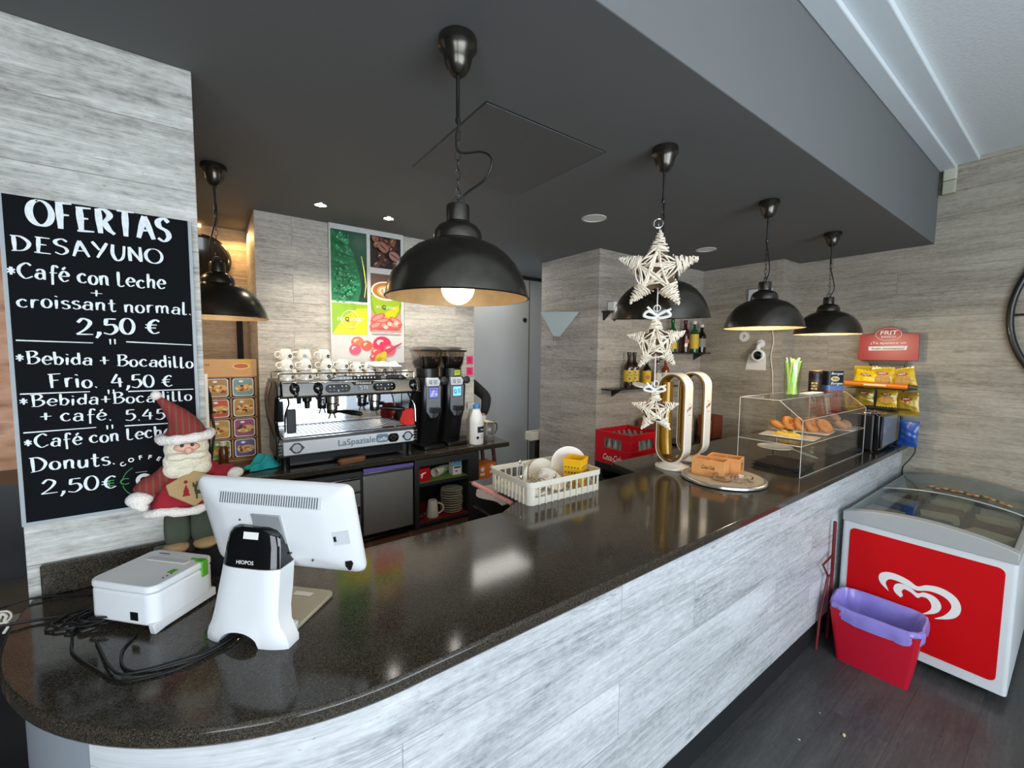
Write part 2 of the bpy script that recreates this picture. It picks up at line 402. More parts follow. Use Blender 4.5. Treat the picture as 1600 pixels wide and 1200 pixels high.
bm = nb(); cyl(bm, (3.25, 4.19, 2.27), (3.25, 4.21, 2.27), .028); ob('door_lock', bm, BLACKP, d)
S('trim_1', pm('dark_trim', '1c1b1a', .6), (2.0, 3.62, 4.17, 4.26, 2.766, 2.80))
# front wall of the shop with its window
SHOPW = pm('shopfront_wall', '8d8a84', .85)
S('wall_front', SHOPW, (-3.2, -1.2, -3.4, -3.25, 0, 3.45), (4.4, 5.1, -3.4, -3.25, 0, 3.45), (-1.2, 4.4, -3.4, -3.25, 2.95, 3.45), (-1.2, 4.4, -3.4, -3.25, 0, .45))
bm = nb()
for a in (-1.2, .65, 2.5, 4.33): box(bm, a, a+.07, -3.36, -3.29, .45, 2.95)
for z in (.45, 2.88): box(bm, -1.2, 4.4, -3.36, -3.29, z, z+.07)
wn = struct('window_1', bm, DGREY)
bm = nb(); box(bm, -1.15, 4.35, -3.33, -3.325, .5, 2.9); ob('pane', bm, thin_glass('window_glass', (.98, .99, 1)), wn)
# ceilings: dark dropped ceiling over the bar, lighter one over the customers
bm = nb(); box(bm, -3.2, 5.1, .84, 4.5, 2.80, 3.50); sof = struct('ceiling', bm, SOFFIT, .004)
S('ceiling.001', CEILW, (-3.2, 5.1, -3.4, .838, 3.435, 3.55))
S('trim_2', COVE, (-3.2, 4.96, .62, .84, 3.40, 3.436), (-3.2, 4.96, .74, .84, 3.37, 3.40), bev=.006)
bm = nb(); box(bm, -.3, 4.45, .955, .968, 0, .157); S('baseboard_bar', pm('kickboard', '242526', .4), (.42, 4.96, .955, .975, 0, .158))

t = thing('access_hatch', 'flush square access hatch panel in the dark dropped ceiling', 'hatch', (1.22, 1.75, 2.8))
bm = nb(); box(bm, -.325, .325, -.345, .345, -.0035, -.0006); ob('panel', bm, pm('hatch_paint', '5f5f5d', .6, var=.04), t)
bm = nb()
for a in ((-.33, .33, -.351, -.348), (-.33, .33, .348, .351), (-.3315, -.3285, -.35, .35), (.3285, .3315, -.35, .35)): box(bm, *a, -.0015, -.0005)
ob('edge_gap', bm, BLACKP, t)

# ================================================================== THE BAR
CX, CY = .36, 1.72
def arc(r, a0, a1, n=40): return [(CX+r*math.cos(math.radians(a0+(a1-a0)*k/n)), CY+r*math.sin(math.radians(a0+(a1-a0)*k/n))) for k in range(n+1)]
t = thing('bar_counter', 'long bar front clad in pale bleached wood planks under granite top', 'counter', (0, 0, 0))
bm = nb()
outer = arc(.782, 221.5, 270)+[(4.955, .938)]
inner = [(4.955, .952), (CX, .952)]+arc(.768, 270, 221.5)[1:]
prism(bm, outer+inner, 'z', .158, 1.058)
ob('front_panel', bm, W_BAR, t)
bm = nb(); prism(bm, arc(.780, 172, 221.2)+arc(.766, 221.2, 172), 'z', 0, 1.058); ob('end_panel', bm, pm('panel_blue_grey', '8f959b', .5, var=.03), t)
bm = nb(); box(bm, .2, 4.59, 1.60, 1.62, 0, 1.058); box(bm, .3, 4.59, 1.0, 1.6, .5, .52); ob('back_panel', bm, STEELD, t)

t = thing('granite_worktop', 'speckled dark granite bar top with rounded left end', 'worktop', (0, 0, 0))
bm = nb()
pts = [(4.958, .905)]+[(4.958, 1.828), (4.598, 1.828), (4.598, 1.95), (2.30, 1.95), (2.245, 1.70), (1.27, 1.70), (1.13, 1.62), (.12, 1.62), (.0, 1.70), (.0, 1.858)]+[(-.452, 1.858)]+arc(.815, 171.5, 270)
prism(bm, pts, 'z', 1.06, 1.10); ob('slab', bm, GRAN, t, bev=.008)
bm = nb(); rbox(bm, -.425, -.004, 1.84, 1.8585, 1.101, 1.20, .004); ob('upstand', bm, GRAN, t, bev=.004)

t = thing('back_worktop', 'narrow dark granite back counter under the coffee machine', 'worktop', (0, 0, 0))
bm = nb(); prism(bm, [(-.3, 2.905), (2.10, 2.905), (2.13, 3.20), (2.03, 3.365), (.301, 3.365), (.301, 3.56), (-.3, 3.56)], 'z', 1.06, 1.10); ob('slab', bm, GRAN, t, bev=.006)
bm = nb(); box(bm, -.3, 1.80, 2.90, 3.36, 0, .52); tag(ob('tiled_plinth', bm, BROWN_TILE, None), 'brown tiled plinth below the steel fridge doors', 'plinth')

# back-bar fridge
t = thing('undercounter_fridge', 'stainless steel fridge cabinet under the back counter', 'fridge', (0, 0, 0))
bm = nb(); box(bm, .0, 1.235, 2.94, 3.36, .535, 1.03); ob('cabinet', bm, DGREY, t)
bm = nb(); box(bm, .862, 1.225, 2.915, 2.94, .575, 1.02); d = ob('door', bm, FRIDGE, t, bev=.004)
bm = nb(); box(bm, .862, 1.225, 2.905, 2.916, 1.0, 1.022); ob('handle', bm, STEEL, d, bev=.003)
bm = nb(); box(bm, .50, .842, 2.915, 2.94, .90, .985); d = ob('drawer', bm, FRIDGE, t, bev=.004)
bm = nb(); box(bm, .50, .842, 2.90, 2.916, .985, 1.0); ob('handle', bm, CHROME, d, bev=.003)
bm = nb(); box(bm, .50, .842, 2.915, 2.94, .575, .885); d = ob('door', bm, FRIDGE, t, bev=.004)
bm = nb(); box(bm, .825, .835, 2.905, 2.916, .74, .80); ob('latch', bm, CHROME, d)
bm = nb(); box(bm, .1, .48, 2.915, 2.94, .575, 1.0); ob('door', bm, FRIDGE, t, bev=.004)
bm = nb(); box(bm, .46, 1.23, 2.90, 2.93, .545, .56); ob('rail', bm, CHROME, t)
t = thing('plastic_film', 'strip of purple plastic film along the top of the steel door', 'film')
bm = nb(); prism(bm, [(.862, 1.024), (1.225, 1.024), (1.225, 1.046), (.862, 1.052)], 'y', 2.904, 2.914); ob('film', bm, pm('purple_film', '6f5fa8', .25), t)

# open shelf unit
t = thing('open_shelf_unit', 'black open shelf unit with crockery under the back counter', 'shelf', (0, 0, 0))
bm = nb(); box(bm, 1.24, 1.275, 2.915, 3.36, .525, 1.055); box(bm, 1.70, 1.80, 2.915, 3.36, .525, 1.055); box(bm, 1.275, 1.70, 3.33, 3.36, .525, 1.055); box(bm, 1.275, 1.70, 2.915, 3.33, 1.0, 1.055); ob('carcass', bm, DGREY, t, bev=.002)
for z in (.845, .54): bm = nb(); box(bm, 1.276, 1.699, 2.917, 3.33, z, z+.028); ob('shelf', bm, DGREY, t, bev=.002)
LINER_G = pm('green_shelf_liner', '6f8f3f', .7); LINER_R = pm('red_shelf_liner', '8e1222', .6)
bm = nb(); box(bm, 1.28, 1.695, 2.92, 3.32, .8735, .876); ob('liner', bm, LINER_G, t)
bm = nb(); box(bm, 1.28, 1.695, 2.92, 3.32, .5685, .571); ob('liner', bm, LINER_R, t)
t = thing('red_carton', 'small red carton with white script on the upper shelf', 'box', (1.33, 2.99, .8765))
bm = nb(); box(bm, -.045, .045, -.05, .05, 0, .10); ob('carton', bm, RED, t)
a = Art(front(0, -.0505, .05)); a.ell(WHITEPAINT, -.012, .012, .026, .006, .3); a.ell(WHITEPAINT, -.022, -.008, .006, .016, -.3); a.done('lettering', t)
t = thing('paper_cup_stack', 'stack of paper cups lying on its side on the green liner', 'cups', (1.44, 3.0, .9125))
bm = nb()
for k in range(5): M = Matrix.Translation((k*.022, k*.012, 0)) @ Matrix.Rotation(PI/2, 4, 'Y') @ Matrix.Rotation(-.5, 4, 'X'); lathe(bm, [(.034, 0), (.036, -.0), (.026, .09), (.0, .09), (.0, .085), (.024, .085), (.032, .004), (.034, 0)], 20, M=M)
ob('cups', bm, CREAM, t)
t = thing('milk_carton', 'pale blue and white carton at the right of the upper shelf', 'carton', (1.625, 3.0, .8765))
bm = nb(); box(bm, -.04, .04, -.035, .035, 0, .125); ob('carton', bm, PAPER, t, bev=.002)
a = Art(front(0, -.0355, .06)); BLUEP = pm('blue_print', '6d9fc4', .6); a.rect(BLUEP, 0, .035, .078, .05); a.rect(BLACKP, 0, .0, .06, .012); a.rect(pm('red_print', 'b3342c', .6), -.01, -.03, .02, .012); a.done('print', t)
LEAF = pm('leaf_green', '4f8a34', .6)
t = thing('herb_sprig', 'small tangle of green herbs between cups and carton', 'herbs', (1.545, 3.02, .8765))
bm = nb()
for k in range(26):
    p = Vector((random.uniform(-.035, .035), random.uniform(-.03, .03), random.uniform(.003, .05))); q = p+Vector((random.uniform(-.02, .02), random.uniform(-.02, .02), random.uniform(0, .02)))
    tube(bm, [p, (p+q)/2+Vector((0, 0, .004)), q], [.0006, .004, .0006], 5)
for k in range(8): tube(bm, [(random.uniform(-.02, .02), 0, 0), (random.uniform(-.03, .03), random.uniform(-.02, .02), .05)], .0012, 5)
ob('leaves', bm, LEAF, t)
t = thing('beer_mug', 'cream beer mug with handle standing upside down by the plates', 'mug', (1.415, 2.985, .5715))
bm = nb(); lathe(bm, [(.045, 0), (.047, .003), (.036, .125), (.03, .132), (0, .132)], 24); ob('body', bm, CREAM, t)
bm = nb(); tube(bm, curve([(.042, -.01, .105), (.075, -.02, .085), (.082, -.022, .05), (.06, -.015, .025), (.043, -.01, .02)]), .007, 8); ob('handle', bm, CREAM, t)
pl = thing('plate', 'stone coloured plate at the very bottom of the lower shelf stack', 'plate', (1.60, 3.02, .5715), group='stacked plates on the lower shelf')
bm = nb(); lathe(bm, [(0, 0), (.05, 0), (.06, .002), (.086, .010), (.09, .0125), (.089, .0145), (.084, .013), (.058, .005), (0, .004)], 36); ob('dish', bm, pm('stoneware', 'd8cdb6', .35, coat=.3, var=.03), pl)
for k in range(1, 10): dup(pl, (1.60+random.uniform(-.005, .005), 3.02+random.uniform(-.004, .004), .5715+k*.019), label='stone coloured plate on top of the lower shelf stack' if k == 9 else 'stone coloured plate, %s from the bottom of the lower shelf stack' % ORD[k])
for i, (x, y, lab) in enumerate(((1.318, 2.985, 'small glass bowl nearest the left edge of the lower shelf'), (1.332, 3.085, 'small glass bowl behind another on the lower shelf'))):
    t = thing('glass_bowl', lab, 'bowl', (x, y, .5715), group='glass bowls on the lower shelf')
    bm = nb(); lathe(bm, [(0, 0), (.02, 0), (.036, .03), (.038, .06), (.035, .06), (.033, .03), (.018, .004), (0, .004)], 20); ob('bowl', bm, GLASS, t)

# ================================================================== CHALKBOARD
t = thing('chalkboard', 'black chalkboard price list lettered in white, hung on pale wood column', 'chalkboard', (-.2365, 1.859, 1.8185))
bm = nb(); box(bm, -.2085, .2085, -.016, -.001, -.4785, .4785); ob('board', bm, CHALKB, t, bev=.001)
EDGE = pm('board_edge_grey', '9aa0a2', .5)
bm = nb(); box(bm, -.2185, -.2088, -.013, -.001, -.4785, .4785); box(bm, -.2185, .2185, -.013, -.001, -.490, -.4788); box(bm, .2088, .2185, -.013, -.001, -.4785, .4785); ob('edging', bm, EDGE, t)
LINES = [('OFERTAS', -.395, 2.221, -.074, 2.217, .073, .02), ('DESAYUNO', -.433, 2.139, -.099, 2.145, .045, .02), ('*Café con Leche', -.446, 2.062, -.095, 2.061, .043, .008), ('+', -.277, 2.021, -.249, 2.021, .03, .01), ('croissant normal.', -.431, 1.98, -.029, 1.981, .039, .004), ('2,50 €', -.312, 1.903, -.115, 1.914, .051, .012),
 ('*Bebida + Bocadillo', -.442, 1.816, -.031, 1.797, .037, .006), ('Frio.  4,50 €', -.379, 1.743, -.088, 1.731, .042, .008), ('*Bebida+Bocadillo', -.440, 1.689, -.038, 1.684, .034, .006), ('+ café.  5.45', -.402, 1.642, -.113, 1.623, .036, .006), ('*Café con Leche', -.437, 1.563, -.098, 1.566, .038, .006), ('Donuts.', -.428, 1.492, -.243, 1.488, .042, .004), ('2,50€', -.41, 1.421, -.243, 1.407, .043, .004)]
RULES = [(-.438, 1.883, -.277, 1.879), (-.2, 1.884, -.032, 1.877), (-.438, 1.726, -.291, 1.727), (-.202, 1.723, -.032, 1.724), (-.437, 1.611, -.282, 1.613), (-.215, 1.611, -.032, 1.609)]
TICKS = [(-.239, 1.892, -.238, 1.875), (-.228, 1.892, -.229, 1.876), (-.25, 1.731, -.25, 1.717), (-.238, 1.731, -.239, 1.716), (-.258, 1.617, -.258, 1.604), (-.246, 1.618, -.245, 1.605)]
rnd = random.Random(3)
def el(cx, cy, rx, ry, a0=100, a1=470): return [(cx+rx*math.cos(math.radians(a0+(a1-a0)*k/14)), cy+ry*math.sin(math.radians(a0+(a1-a0)*k/14))) for k in range(15)]
ARCH = [(.08, .40), (.24, .62), (.40, .5), (.40, .06), (.5, 0)]; EE = [(.06, .32), (.44, .36), (.40, .56), (.22, .63), (.04, .32), (.2, 0), (.46, .10)]; CC = [(.64, .85), (.42, 1), (.1, .75), (.05, .35), (.3, 0), (.66, .15)]
HAND = {'O': (.80, [el(.4, .5, .38, .5)]), 'F': (.62, [[(.15, 1), (.15, 0)], [(.02, 1), (.6, 1.02)], [(.15, .55), (.48, .56)]]), 'E': (.62, [[(.15, 1), (.15, 0)], [(.02, 1), (.58, 1.02)], [(.15, .55), (.45, .56)], [(0, 0), (.62, .02)]]),
 'R': (.66, [[(.12, 1), (.12, 0)], [(0, .98), (.35, 1.02), (.55, .8), (.35, .55), (.12, .5)], [(.3, .52), (.45, .2), (.66, 0)]]), 'T': (.66, [[(.32, 1), (.32, 0)], [(0, 1), (.68, 1.01)]]), 'A': (.70, [[(.34, 1), (.05, 0)], [(.34, 1), (.68, 0)], [(.12, .35), (.54, .38)]]),
 'S': (.6, [[(.55, .85), (.35, 1), (.1, .85), (.15, .62), (.45, .45), (.52, .2), (.3, 0), (.05, .12)]]), 'D': (.70, [[(.12, 1), (.12, 0)], [(0, 1), (.4, .95), (.66, .55), (.45, .1), (0, 0)]]), 'Y': (.62, [[(0, 1), (.3, .5)], [(.62, 1), (.2, 0)]]),
 'U': (.66, [[(.1, 1), (.1, .4), (.3, 0), (.55, .25), (.6, 1)]]), 'N': (.66, [[(.1, 0), (.1, 1)], [(.1, 1), (.58, 0)], [(.58, 0), (.6, 1.05)]]), 'C': (.66, [CC]), 'B': (.62, [[(.12, 1), (.12, 0)], [(0, .98), (.4, 1), (.52, .78), (.3, .55), (.12, .53)], [(.12, .54), (.5, .5), (.6, .25), (.35, 0), (0, .02)]]),
 'L': (.42, [[(.1, 1), (.1, .06)], [(.1, .06), (.25, 0), (.42, .08)]]), 'a': (.5, [[(.08, .5), (.25, .62), (.42, .5), (.42, .05), (.5, 0)], [(.42, .35), (.15, .36), (.05, .15), (.2, 0), (.42, .12)]]), 'f': (.42, [[(.46, .88), (.32, 1), (.2, .8), (.2, -.28)], [(.05, .5), (.42, .52)]]),
 'é': (.48, [EE, [(.2, .75), (.36, .92)]]), 'e': (.48, [EE]), 'c': (.46, [[(.42, .5), (.25, .62), (.05, .4), (.1, .1), (.28, 0), (.45, .1)]]), 'o': (.46, [el(.23, .31, .2, .31)]), 'n': (.5, [[(.08, .62), (.08, 0)], ARCH]), 'h': (.5, [[(.08, 1), (.08, 0)], ARCH]),
 'l': (.28, [[(.08, 1), (.08, .1), (.18, 0), (.28, .05)]]), 'r': (.38, [[(.08, .62), (.08, 0)], [(.08, .4), (.2, .6), (.38, .6)]]), 'i': (.2, [[(.09, .62), (.09, 0)], [(.08, .84), (.1, .9)]]), 's': (.38, [[(.36, .54), (.22, .62), (.07, .52), (.12, .38), (.32, .28), (.36, .1), (.2, 0), (.03, .08)]]),
 't': (.42, [[(.2, .95), (.2, .08)], [(.2, .08), (.3, 0), (.42, .08)], [(.02, .62), (.4, .64)]]), 'm': (.78, [[(.08, .62), (.08, 0)], [(.08, .4), (.22, .62), (.36, .5), (.37, 0)], [(.37, .4), (.52, .62), (.66, .5), (.67, .05), (.76, 0)]]), 'u': (.48, [[(.08, .62), (.08, .2), (.2, 0), (.38, .18), (.42, .6)], [(.42, .62), (.44, 0)]]),
 'b': (.46, [[(.08, 1), (.08, 0)], [(.08, .4), (.25, .6), (.45, .35), (.3, 0), (.08, .05)]]), 'd': (.48, [[(.42, 1), (.42, 0)], [(.42, .42), (.2, .6), (.04, .3), (.18, 0), (.42, .15)]]), '2': (.58, [[(.05, .75), (.25, 1), (.5, .8), (.35, .4), (0, .02)], [(0, .03), (.6, .05)]]),
 '5': (.55, [[(.52, 1), (.15, 1)], [(.15, 1), (.1, .58)], [(.1, .58), (.4, .62), (.52, .3), (.3, 0), (.02, .08)]]), '0': (.56, [el(.27, .5, .25, .5)]), '4': (.6, [[(.32, 1), (0, .35)], [(0, .35), (.58, .36)], [(.42, .72), (.42, 0)]]),
 '€': (.62, [[(.6, .85), (.42, .95), (.2, .7), (.18, .3), (.36, .05), (.6, .15)], [(.02, .60), (.5, .62)], [(.0, .4), (.46, .42)]]), ',': (.16, [[(.13, .16), (.12, .0), (.02, -.24)]]), '.': (.14, [[(.05, .01), (.09, .06)]]), '*': (.42, [[(.2, .72), (.2, .2)], [(.02, .58), (.38, .34)], [(.38, .58), (.02, .34)]]), '+': (.55, [[(.27, .75), (.27, .12)], [(.02, .42), (.54, .44)]])}
def hand_line(s, x0, z0, x1, z1, h, bold):
    """one chalk line, letter by letter: broad-nib strokes with an unsteady hand"""
    ch = []; pen = 0
    for c in s:
        if c == ' ': pen += .30; continue
        ch.append((c, pen)); pen += HAND[c][0]+.12
    L = pen-.12; sx = (x1-x0)/L; bm = nb(); lift = 0
    for c, p in ch:
        k = rnd.uniform(.94, 1.08); rot = rnd.uniform(-.05, .05); dz = rnd.uniform(-.04, .04)*h
        for st in HAND[c][1]:
            pts = [Vector((u*sx, v*h*k, 0)) for u, v in st]
            if len(pts) > 2: pts = [q for q in curve([tuple(q) for q in pts], 5)]
            else: pts = [pts[0].lerp(pts[1], t_/4) for t_ in range(5)]
            n = len(pts); prev = None; lift += .000006
            for i, q in enumerate(pts):
                d = pts[min(i+1, n-1)]-pts[max(i-1, 0)]; d.normalize()
                wd = h*bold*(.42+.75*abs(d.y)**1.5)*(.75+.35*math.sin(PI*min(1, .15+i/(n-1)))) ; nn = Vector((-d.y, d.x, 0))*wd*.5
                row = []
                for e in (q+nn, q-nn):
                    u, v = e.x, e.y; row.append(bm.verts.new((x0+p*sx+u*math.cos(rot)-v*math.sin(rot)+.2365, -.0166-lift, z0+(z1-z0)*p/L+dz+v*math.cos(rot)+u*math.sin(rot)-1.8185)))
                if prev: bm.faces.new((prev[0], prev[1], row[1], row[0]))
                prev = row
    ob('lettering', bm, CHALK, t, smooth=False)
for l in LINES: hand_line(*l[:6], .18 if l[5] > .06 else (.165 if l[5] > .043 and l[6] > .01 else .145))
for (a, b, c, d), wd in [(r, .0035) for r in RULES]+[(r, .003) for r in TICKS]:
    bm = nb(); M = frame((a+.2365, -.0167, b-1.8185), (c-a, 0, d-b), (-(d-b), 0, (c-a)) if abs(c-a) > abs(d-b) else (1, 0, 0))
    if abs(c-a) > abs(d-b): poly(bm, M, [(0, -wd/2), (math.hypot(c-a, d-b), -wd/2.6), (math.hypot(c-a, d-b), wd/3), (0, wd/1.6)])
    else: poly(bm, Matrix.Translation((a+.2365, -.0167, d-1.8185)) @ Matrix.Rotation(PI/2, 4, 'X'), [(0, 0), (wd, 0), (wd*1.2, b-d), (-.001, b-d)])
    ob('ruled_line' if abs(c-a) > abs(d-b) else 'tick_mark', bm, CHALK, t, smooth=False)
GREENL = pm('green_print', '3d8a4e', .7)
a = Art(front(-.175+.2365, -.0162, 1.424-1.8185))
a.ring(GREENL, 0, 0, .0525, .0545, 120, 172); a.ring(GREENL, 0, 0, .0525, .0545, 188, 240)
a.ring(WHITEPAINT, 0, .002, .010, .021); a.text(GREENL, 'E C', -.062, -.006, .05, .022)
for i, c in enumerate('COFFEE'):
    an = math.radians(128-i*17)
    a._do(WHITEPAINT, lambda M: text(a.bm, c, M @ Matrix.Translation((.075*math.cos(an), .072*math.sin(an), 0)) @ Matrix.Rotation(an-PI/2, 4, 'Z'), None, .014, .03))
a.rect(WHITEPAINT, -.005, .03, .03, .001)
a.done('printed_emblem', t)

# ================================================================== PENDANT LAMPS
def make_lamp(label, wavy, drop=0, up=0):
    t = thing('pendant_lamp', label, 'lamp')
    bm = nb(); lathe(bm, [(0, -.001), (.056, -.001), (.058, -.006), (.058, -.028), (.052, -.034), (.044, -.05), (.041, -.066), (.036, -.082), (.026, -.098), (.016, -.106), (0, -.106)], 28); ob('canopy', bm, LAMPM, t)
    bm = nb(); z1 = -.245-drop; cyl(bm, (0, 0, -.105), (0, 0, z1), .006, n=10); lathe(bm, [(.006, z1+.02), (.009, z1+.01), (.006, z1)], 10); ob('rod', bm, BLACKM, t)
    # chain links
    bm = nb(); z = z1+.012; k = 0; zb = -.475-drop*.0-DROP
    while z > zb:
        L = .034; pts = []
        for j in range(12):
            an = 2*PI*j/12; u = .0075*math.cos(an); v = (L/2)*math.sin(an)
            pts.append((u, 0, z-L/2+v) if k % 2 else (0, u, z-L/2+v))
        tube(bm, pts, .0014, 5, closed=True); z -= L-.005; k += 1
    pts = [(.018*math.cos(2*PI*j/18), 0, zb+.0+.018*math.sin(2*PI*j/18)) for j in range(18)]; tube(bm, pts, .0022, 6, closed=True)
    ob('chain', bm, BLACKM, t)
    bm = nb(); tube(bm, curve([(x, y, z-(DROP if i > len(wavy)//2 else DROP*.5)) for i, (x, y, z) in enumerate(wavy)]), .0034, 8); ob('cord', bm, RUBBER, t)
    D = DROP
    bm = nb(); lathe(bm, [(.0, -.488-D), (.034, -.488-D), (.036, -.492-D), (.036, -.538-D), (.032, -.54-D), (0, -.541-D)], 28); ob('neck', bm, LAMPM, t)
    prof = [(.030, -.540), (.044, -.543), (.060, -.552), (.071, -.566), (.075, -.582), (.076, -.596), (.080, -.600), (.105, -.608), (.130, -.620), (.158, -.642), (.182, -.670), (.202, -.704), (.215, -.738), (.221, -.768), (.225, -.770)]
    prof = [(r, z-D) for r, z in prof]
    bm = nb(); lathe(bm, prof+[(.222, -.772-D)], 56); ob('shade', bm, LAMPM, t)
    inn = [(max(r-.003, 0), z-.004) for r, z in prof[:-1]]
    bm = nb(); lathe(bm, [(0, -.548-D)]+inn[1:]+[(.2225, -.771-D)], 56); ob('shade_lining', bm, LAMPIN, t)
    bm = nb(); cyl(bm, (0, 0, -.55-D), (0, 0, -.66-D), .018); ob('socket', bm, WHITEC, t)
    bm = nb(); sph(bm, (0, 0, -.738-D+up), .052-up*.3, 24); lathe(bm, [(.018, -.655-D), (.022, -.675-D), (.036-up*.3, -.70-D+up)], 20); b = ob('bulb', bm, pm('bulb_glow', (1, .82, .56), .3, emit=6, var=0), t)
    return t
DROP = 0
W1 = [(0, 0, -.12), (.003, -.006, -.24), (-.004, -.008, -.31), (.012, -.01, -.335), (.075, -.03, -.34), (.105, -.045, -.37), (.085, -.035, -.42), (.025, -.01, -.455), (0, 0, -.49)]
W2 = [(0, 0, -.12), (.006, 0, -.24), (-.006, -.004, -.30), (-.022, -.008, -.37), (-.03, -.008, -.43), (-.006, 0, -.49)]
def bulb_light(loc, e=3.6):
    l = bpy.data.lights.new('bulb_light', 'POINT'); l.energy = e; l.color = (1, .80, .56); l.shadow_soft_size = .05
    o = bpy.data.objects.new('bulb_light', l); COL.objects.link(o); o.location = loc
for i, (x, y, wv, lab) in enumerate(((.652, 1.186, W1, 'dark dome pendant lamp nearest the camera with glowing bulb and S-bent cord'), (1.738, 1.212, W2, 'dark dome pendant lamp behind the hanging white stars'), (2.824, 1.225, W2, 'dark dome pendant lamp third along the bar from the big one'), (3.925, 1.233, W2, 'dark dome pendant lamp farthest along the bar, nearest the red snack sign'))):
    lp = make_lamp(lab, wv, up=0 if i == 0 else .05); lp.location = (x, y, 2.8); lp.rotation_euler = (0, 0, -.6 if i == 0 else .4*i); lp['group'] = 'pendant lamps over the bar'
    if i == 1: lp.rotation_euler = Euler((0, 0, .4)); tilt_ = Matrix.Rotation(math.radians(5), 4, Vector((.57, -.82, 0))); [setattr(ch, 'matrix_local', Matrix.Translation((0, 0, -.49)) @ (Matrix.Rotation(-.4, 4, 'Z') @ tilt_ @ Matrix.Rotation(.4, 4, 'Z')) @ Matrix.Translation((0, 0, .49))) for ch in lp.children if ch.name.split('.')[0] in ('neck', 'shade', 'shade_lining', 'socket', 'bulb')]
    bulb_light((x, y, 2.8-.81), (3, 6, 12, 14)[i])
lp = make_lamp('glossy dark dome pendant lamp partly hidden behind the chalkboard column', W2, up=.05); lp.location = (.075, 2.70, 2.8)
bulb_light((.075, 2.70, 1.99))
t = thing('wall_disc', 'round dark glossy disc on corridor wall behind the half-hidden pendant lamp', 'mirror', (.02, 4.018, 2.545))
bm = nb(); MD = frame((0, -.02, 0), (1, 0, 0), (0, 0, 1)); lathe(bm, [(0, -.018), (.17, -.018), (.182, -.01), (.182, .006), (.17, .012), (.155, .004), (0, .03)], 48, M=MD); ob('disc', bm, pm('disc_black', '191814', .12, coat=.4), t)
DROP = 0

# ---- recessed lights
SPOTE = pm('halogen_glow', (1, .95, .86), .3, emit=30, var=0)
def downlight(x, y, r, lit, lab, grp):
    t = thing('downlight', lab, 'ceiling light', (x, y, 2.8), group=grp)
    bm = nb(); lathe(bm, [(r*.78, -.001), (r*.80, -.005), (r, -.004), (r*1.02, -.0005), (r*.78, -.0005)], 32); ob('trim_ring', bm, CHROME if lit else pm('downlight_white', 'e2dfd8', .5), t)
    bm = nb(); lathe(bm, [(0, -.0015), (r*.78, -.0015), (r*.78, -.0005), (0, -.0005)], 28); ob('lens', bm, SPOTE if lit else pm('downlight_lens', 'f0ece4', .6), t)
    if lit:
        l = bpy.data.lights.new('halogen_spot', 'SPOT'); l.energy = 36; l.spot_size = 1.75; l.spot_blend = .8; l.color = (1, .9, .76); l.shadow_soft_size = .03
        o = bpy.data.objects.new('halogen_spot', l); COL.objects.link(o); o.location = (x, y, 2.78)
downlight(.644, 2.99, .042, True, 'lit halogen downlight left of the green leaf poster', 'lit halogen downlights')
downlight(1.09, 2.99, .042, True, 'lit halogen downlight above the right half of the poster', 'lit halogen downlights')
downlight(1.62, 2.99, .042, True, 'added halogen downlight above the pink notes, unseen behind the big lamp', 'lit halogen downlights')  # unseen extra downlight, kept to brighten the end of the back wall
downlight(2.229, 2.107, .085, False, 'unlit round white downlight nearer the big lamp', 'unlit round downlights')
downlight(3.671, 2.104, .085, False, 'unlit round white downlight farther along, above the star', 'unlit round downlights')

# warm cove strip in the corridor behind the column
t = thing('cove_light', 'warm glowing light strip at the ceiling of the corridor', 'light', (.22, 3.98, 2.79))
bm = nb(); box(bm, -1.2, -.2, -.03, .03, -.012, 0); ob('strip', bm, pm('cove_glow', (1, .62, .22), .5, emit=3.5, var=0), t)
area('cove_glow', (.2, 3.9, 2.74), (.25, 3.6, 1.4), .2, .1, 3, (1, .62, .25))
area('corridor_lamp', (-.6, 3.1, 2.75), (-.5, 3.2, 0), .3, .3, 8, (1, .75, .45))
area('added_passage_fill', (2.5, 3.85, 2.78), (2.5, 3.85, 0), 1.0, .4, 7, (1, .96, .9))  # fill light added without a fixture, brightens the grey door

# ================================================================== POSTER
t = thing('poster', 'tall framed coffee poster with leaf, beans, cup and fruit on wood wall', 'poster', (1.055, 3.368, 2.23))
bm = nb(); box(bm, -.285, .285, -.022, 0, -.46, .57); ob('panel', bm, pm('poster_white', 'cfcfca', .5), t, bev=.002)
PX = lambda c, r=.35: pm('print_'+c, c, r, var=.05, nscale=18)
a = Art(front(-.1425, -.0222, .27)); LG = PX('0d5a36')
a.rect(PX('0f4f33'), 0, 0, .262, .52)
a.poly(PX('1b7a46'), [(-.131, -.26), (.06, -.26), (.085, -.17), (.07, -.03), (.03, .10), (-.03, .2), (-.131, .26)])
a.poly(PX('12331f'), [(.131, -.26), (.131, .02), (.1, -.02), (.09, -.14), (.065, -.26)])
a.poly(PX('174f38'), [(.0, .26), (.131, .26), (.131, -.0), (.09, .0), (.05, .12)])
for k in range(110):
    x, y, r = -.115+(k % 10)*.0205+random.uniform(-.01, .01), -.245+(k//10)*.044+random.uniform(-.018, .018), random.choice((.005, .006, .008, .010, .012, .015, .019))
    if x > .075-abs(y+.1)*.35-r or x-r < -.128: continue
    a.ell(PX('36a866'), x, y, r, r*1.1, n=14); a.ell(PX('126a3a'), x+r*.1, y+r*.12, r*.82, r*.85, n=12); a.ell(PX('2a9658'), x+r*.2, y-r*.3, r*.5, r*.45, n=10); a.ell(PX('c9f0d2'), x-r*.35, y+r*.4, r*.2, n=8)
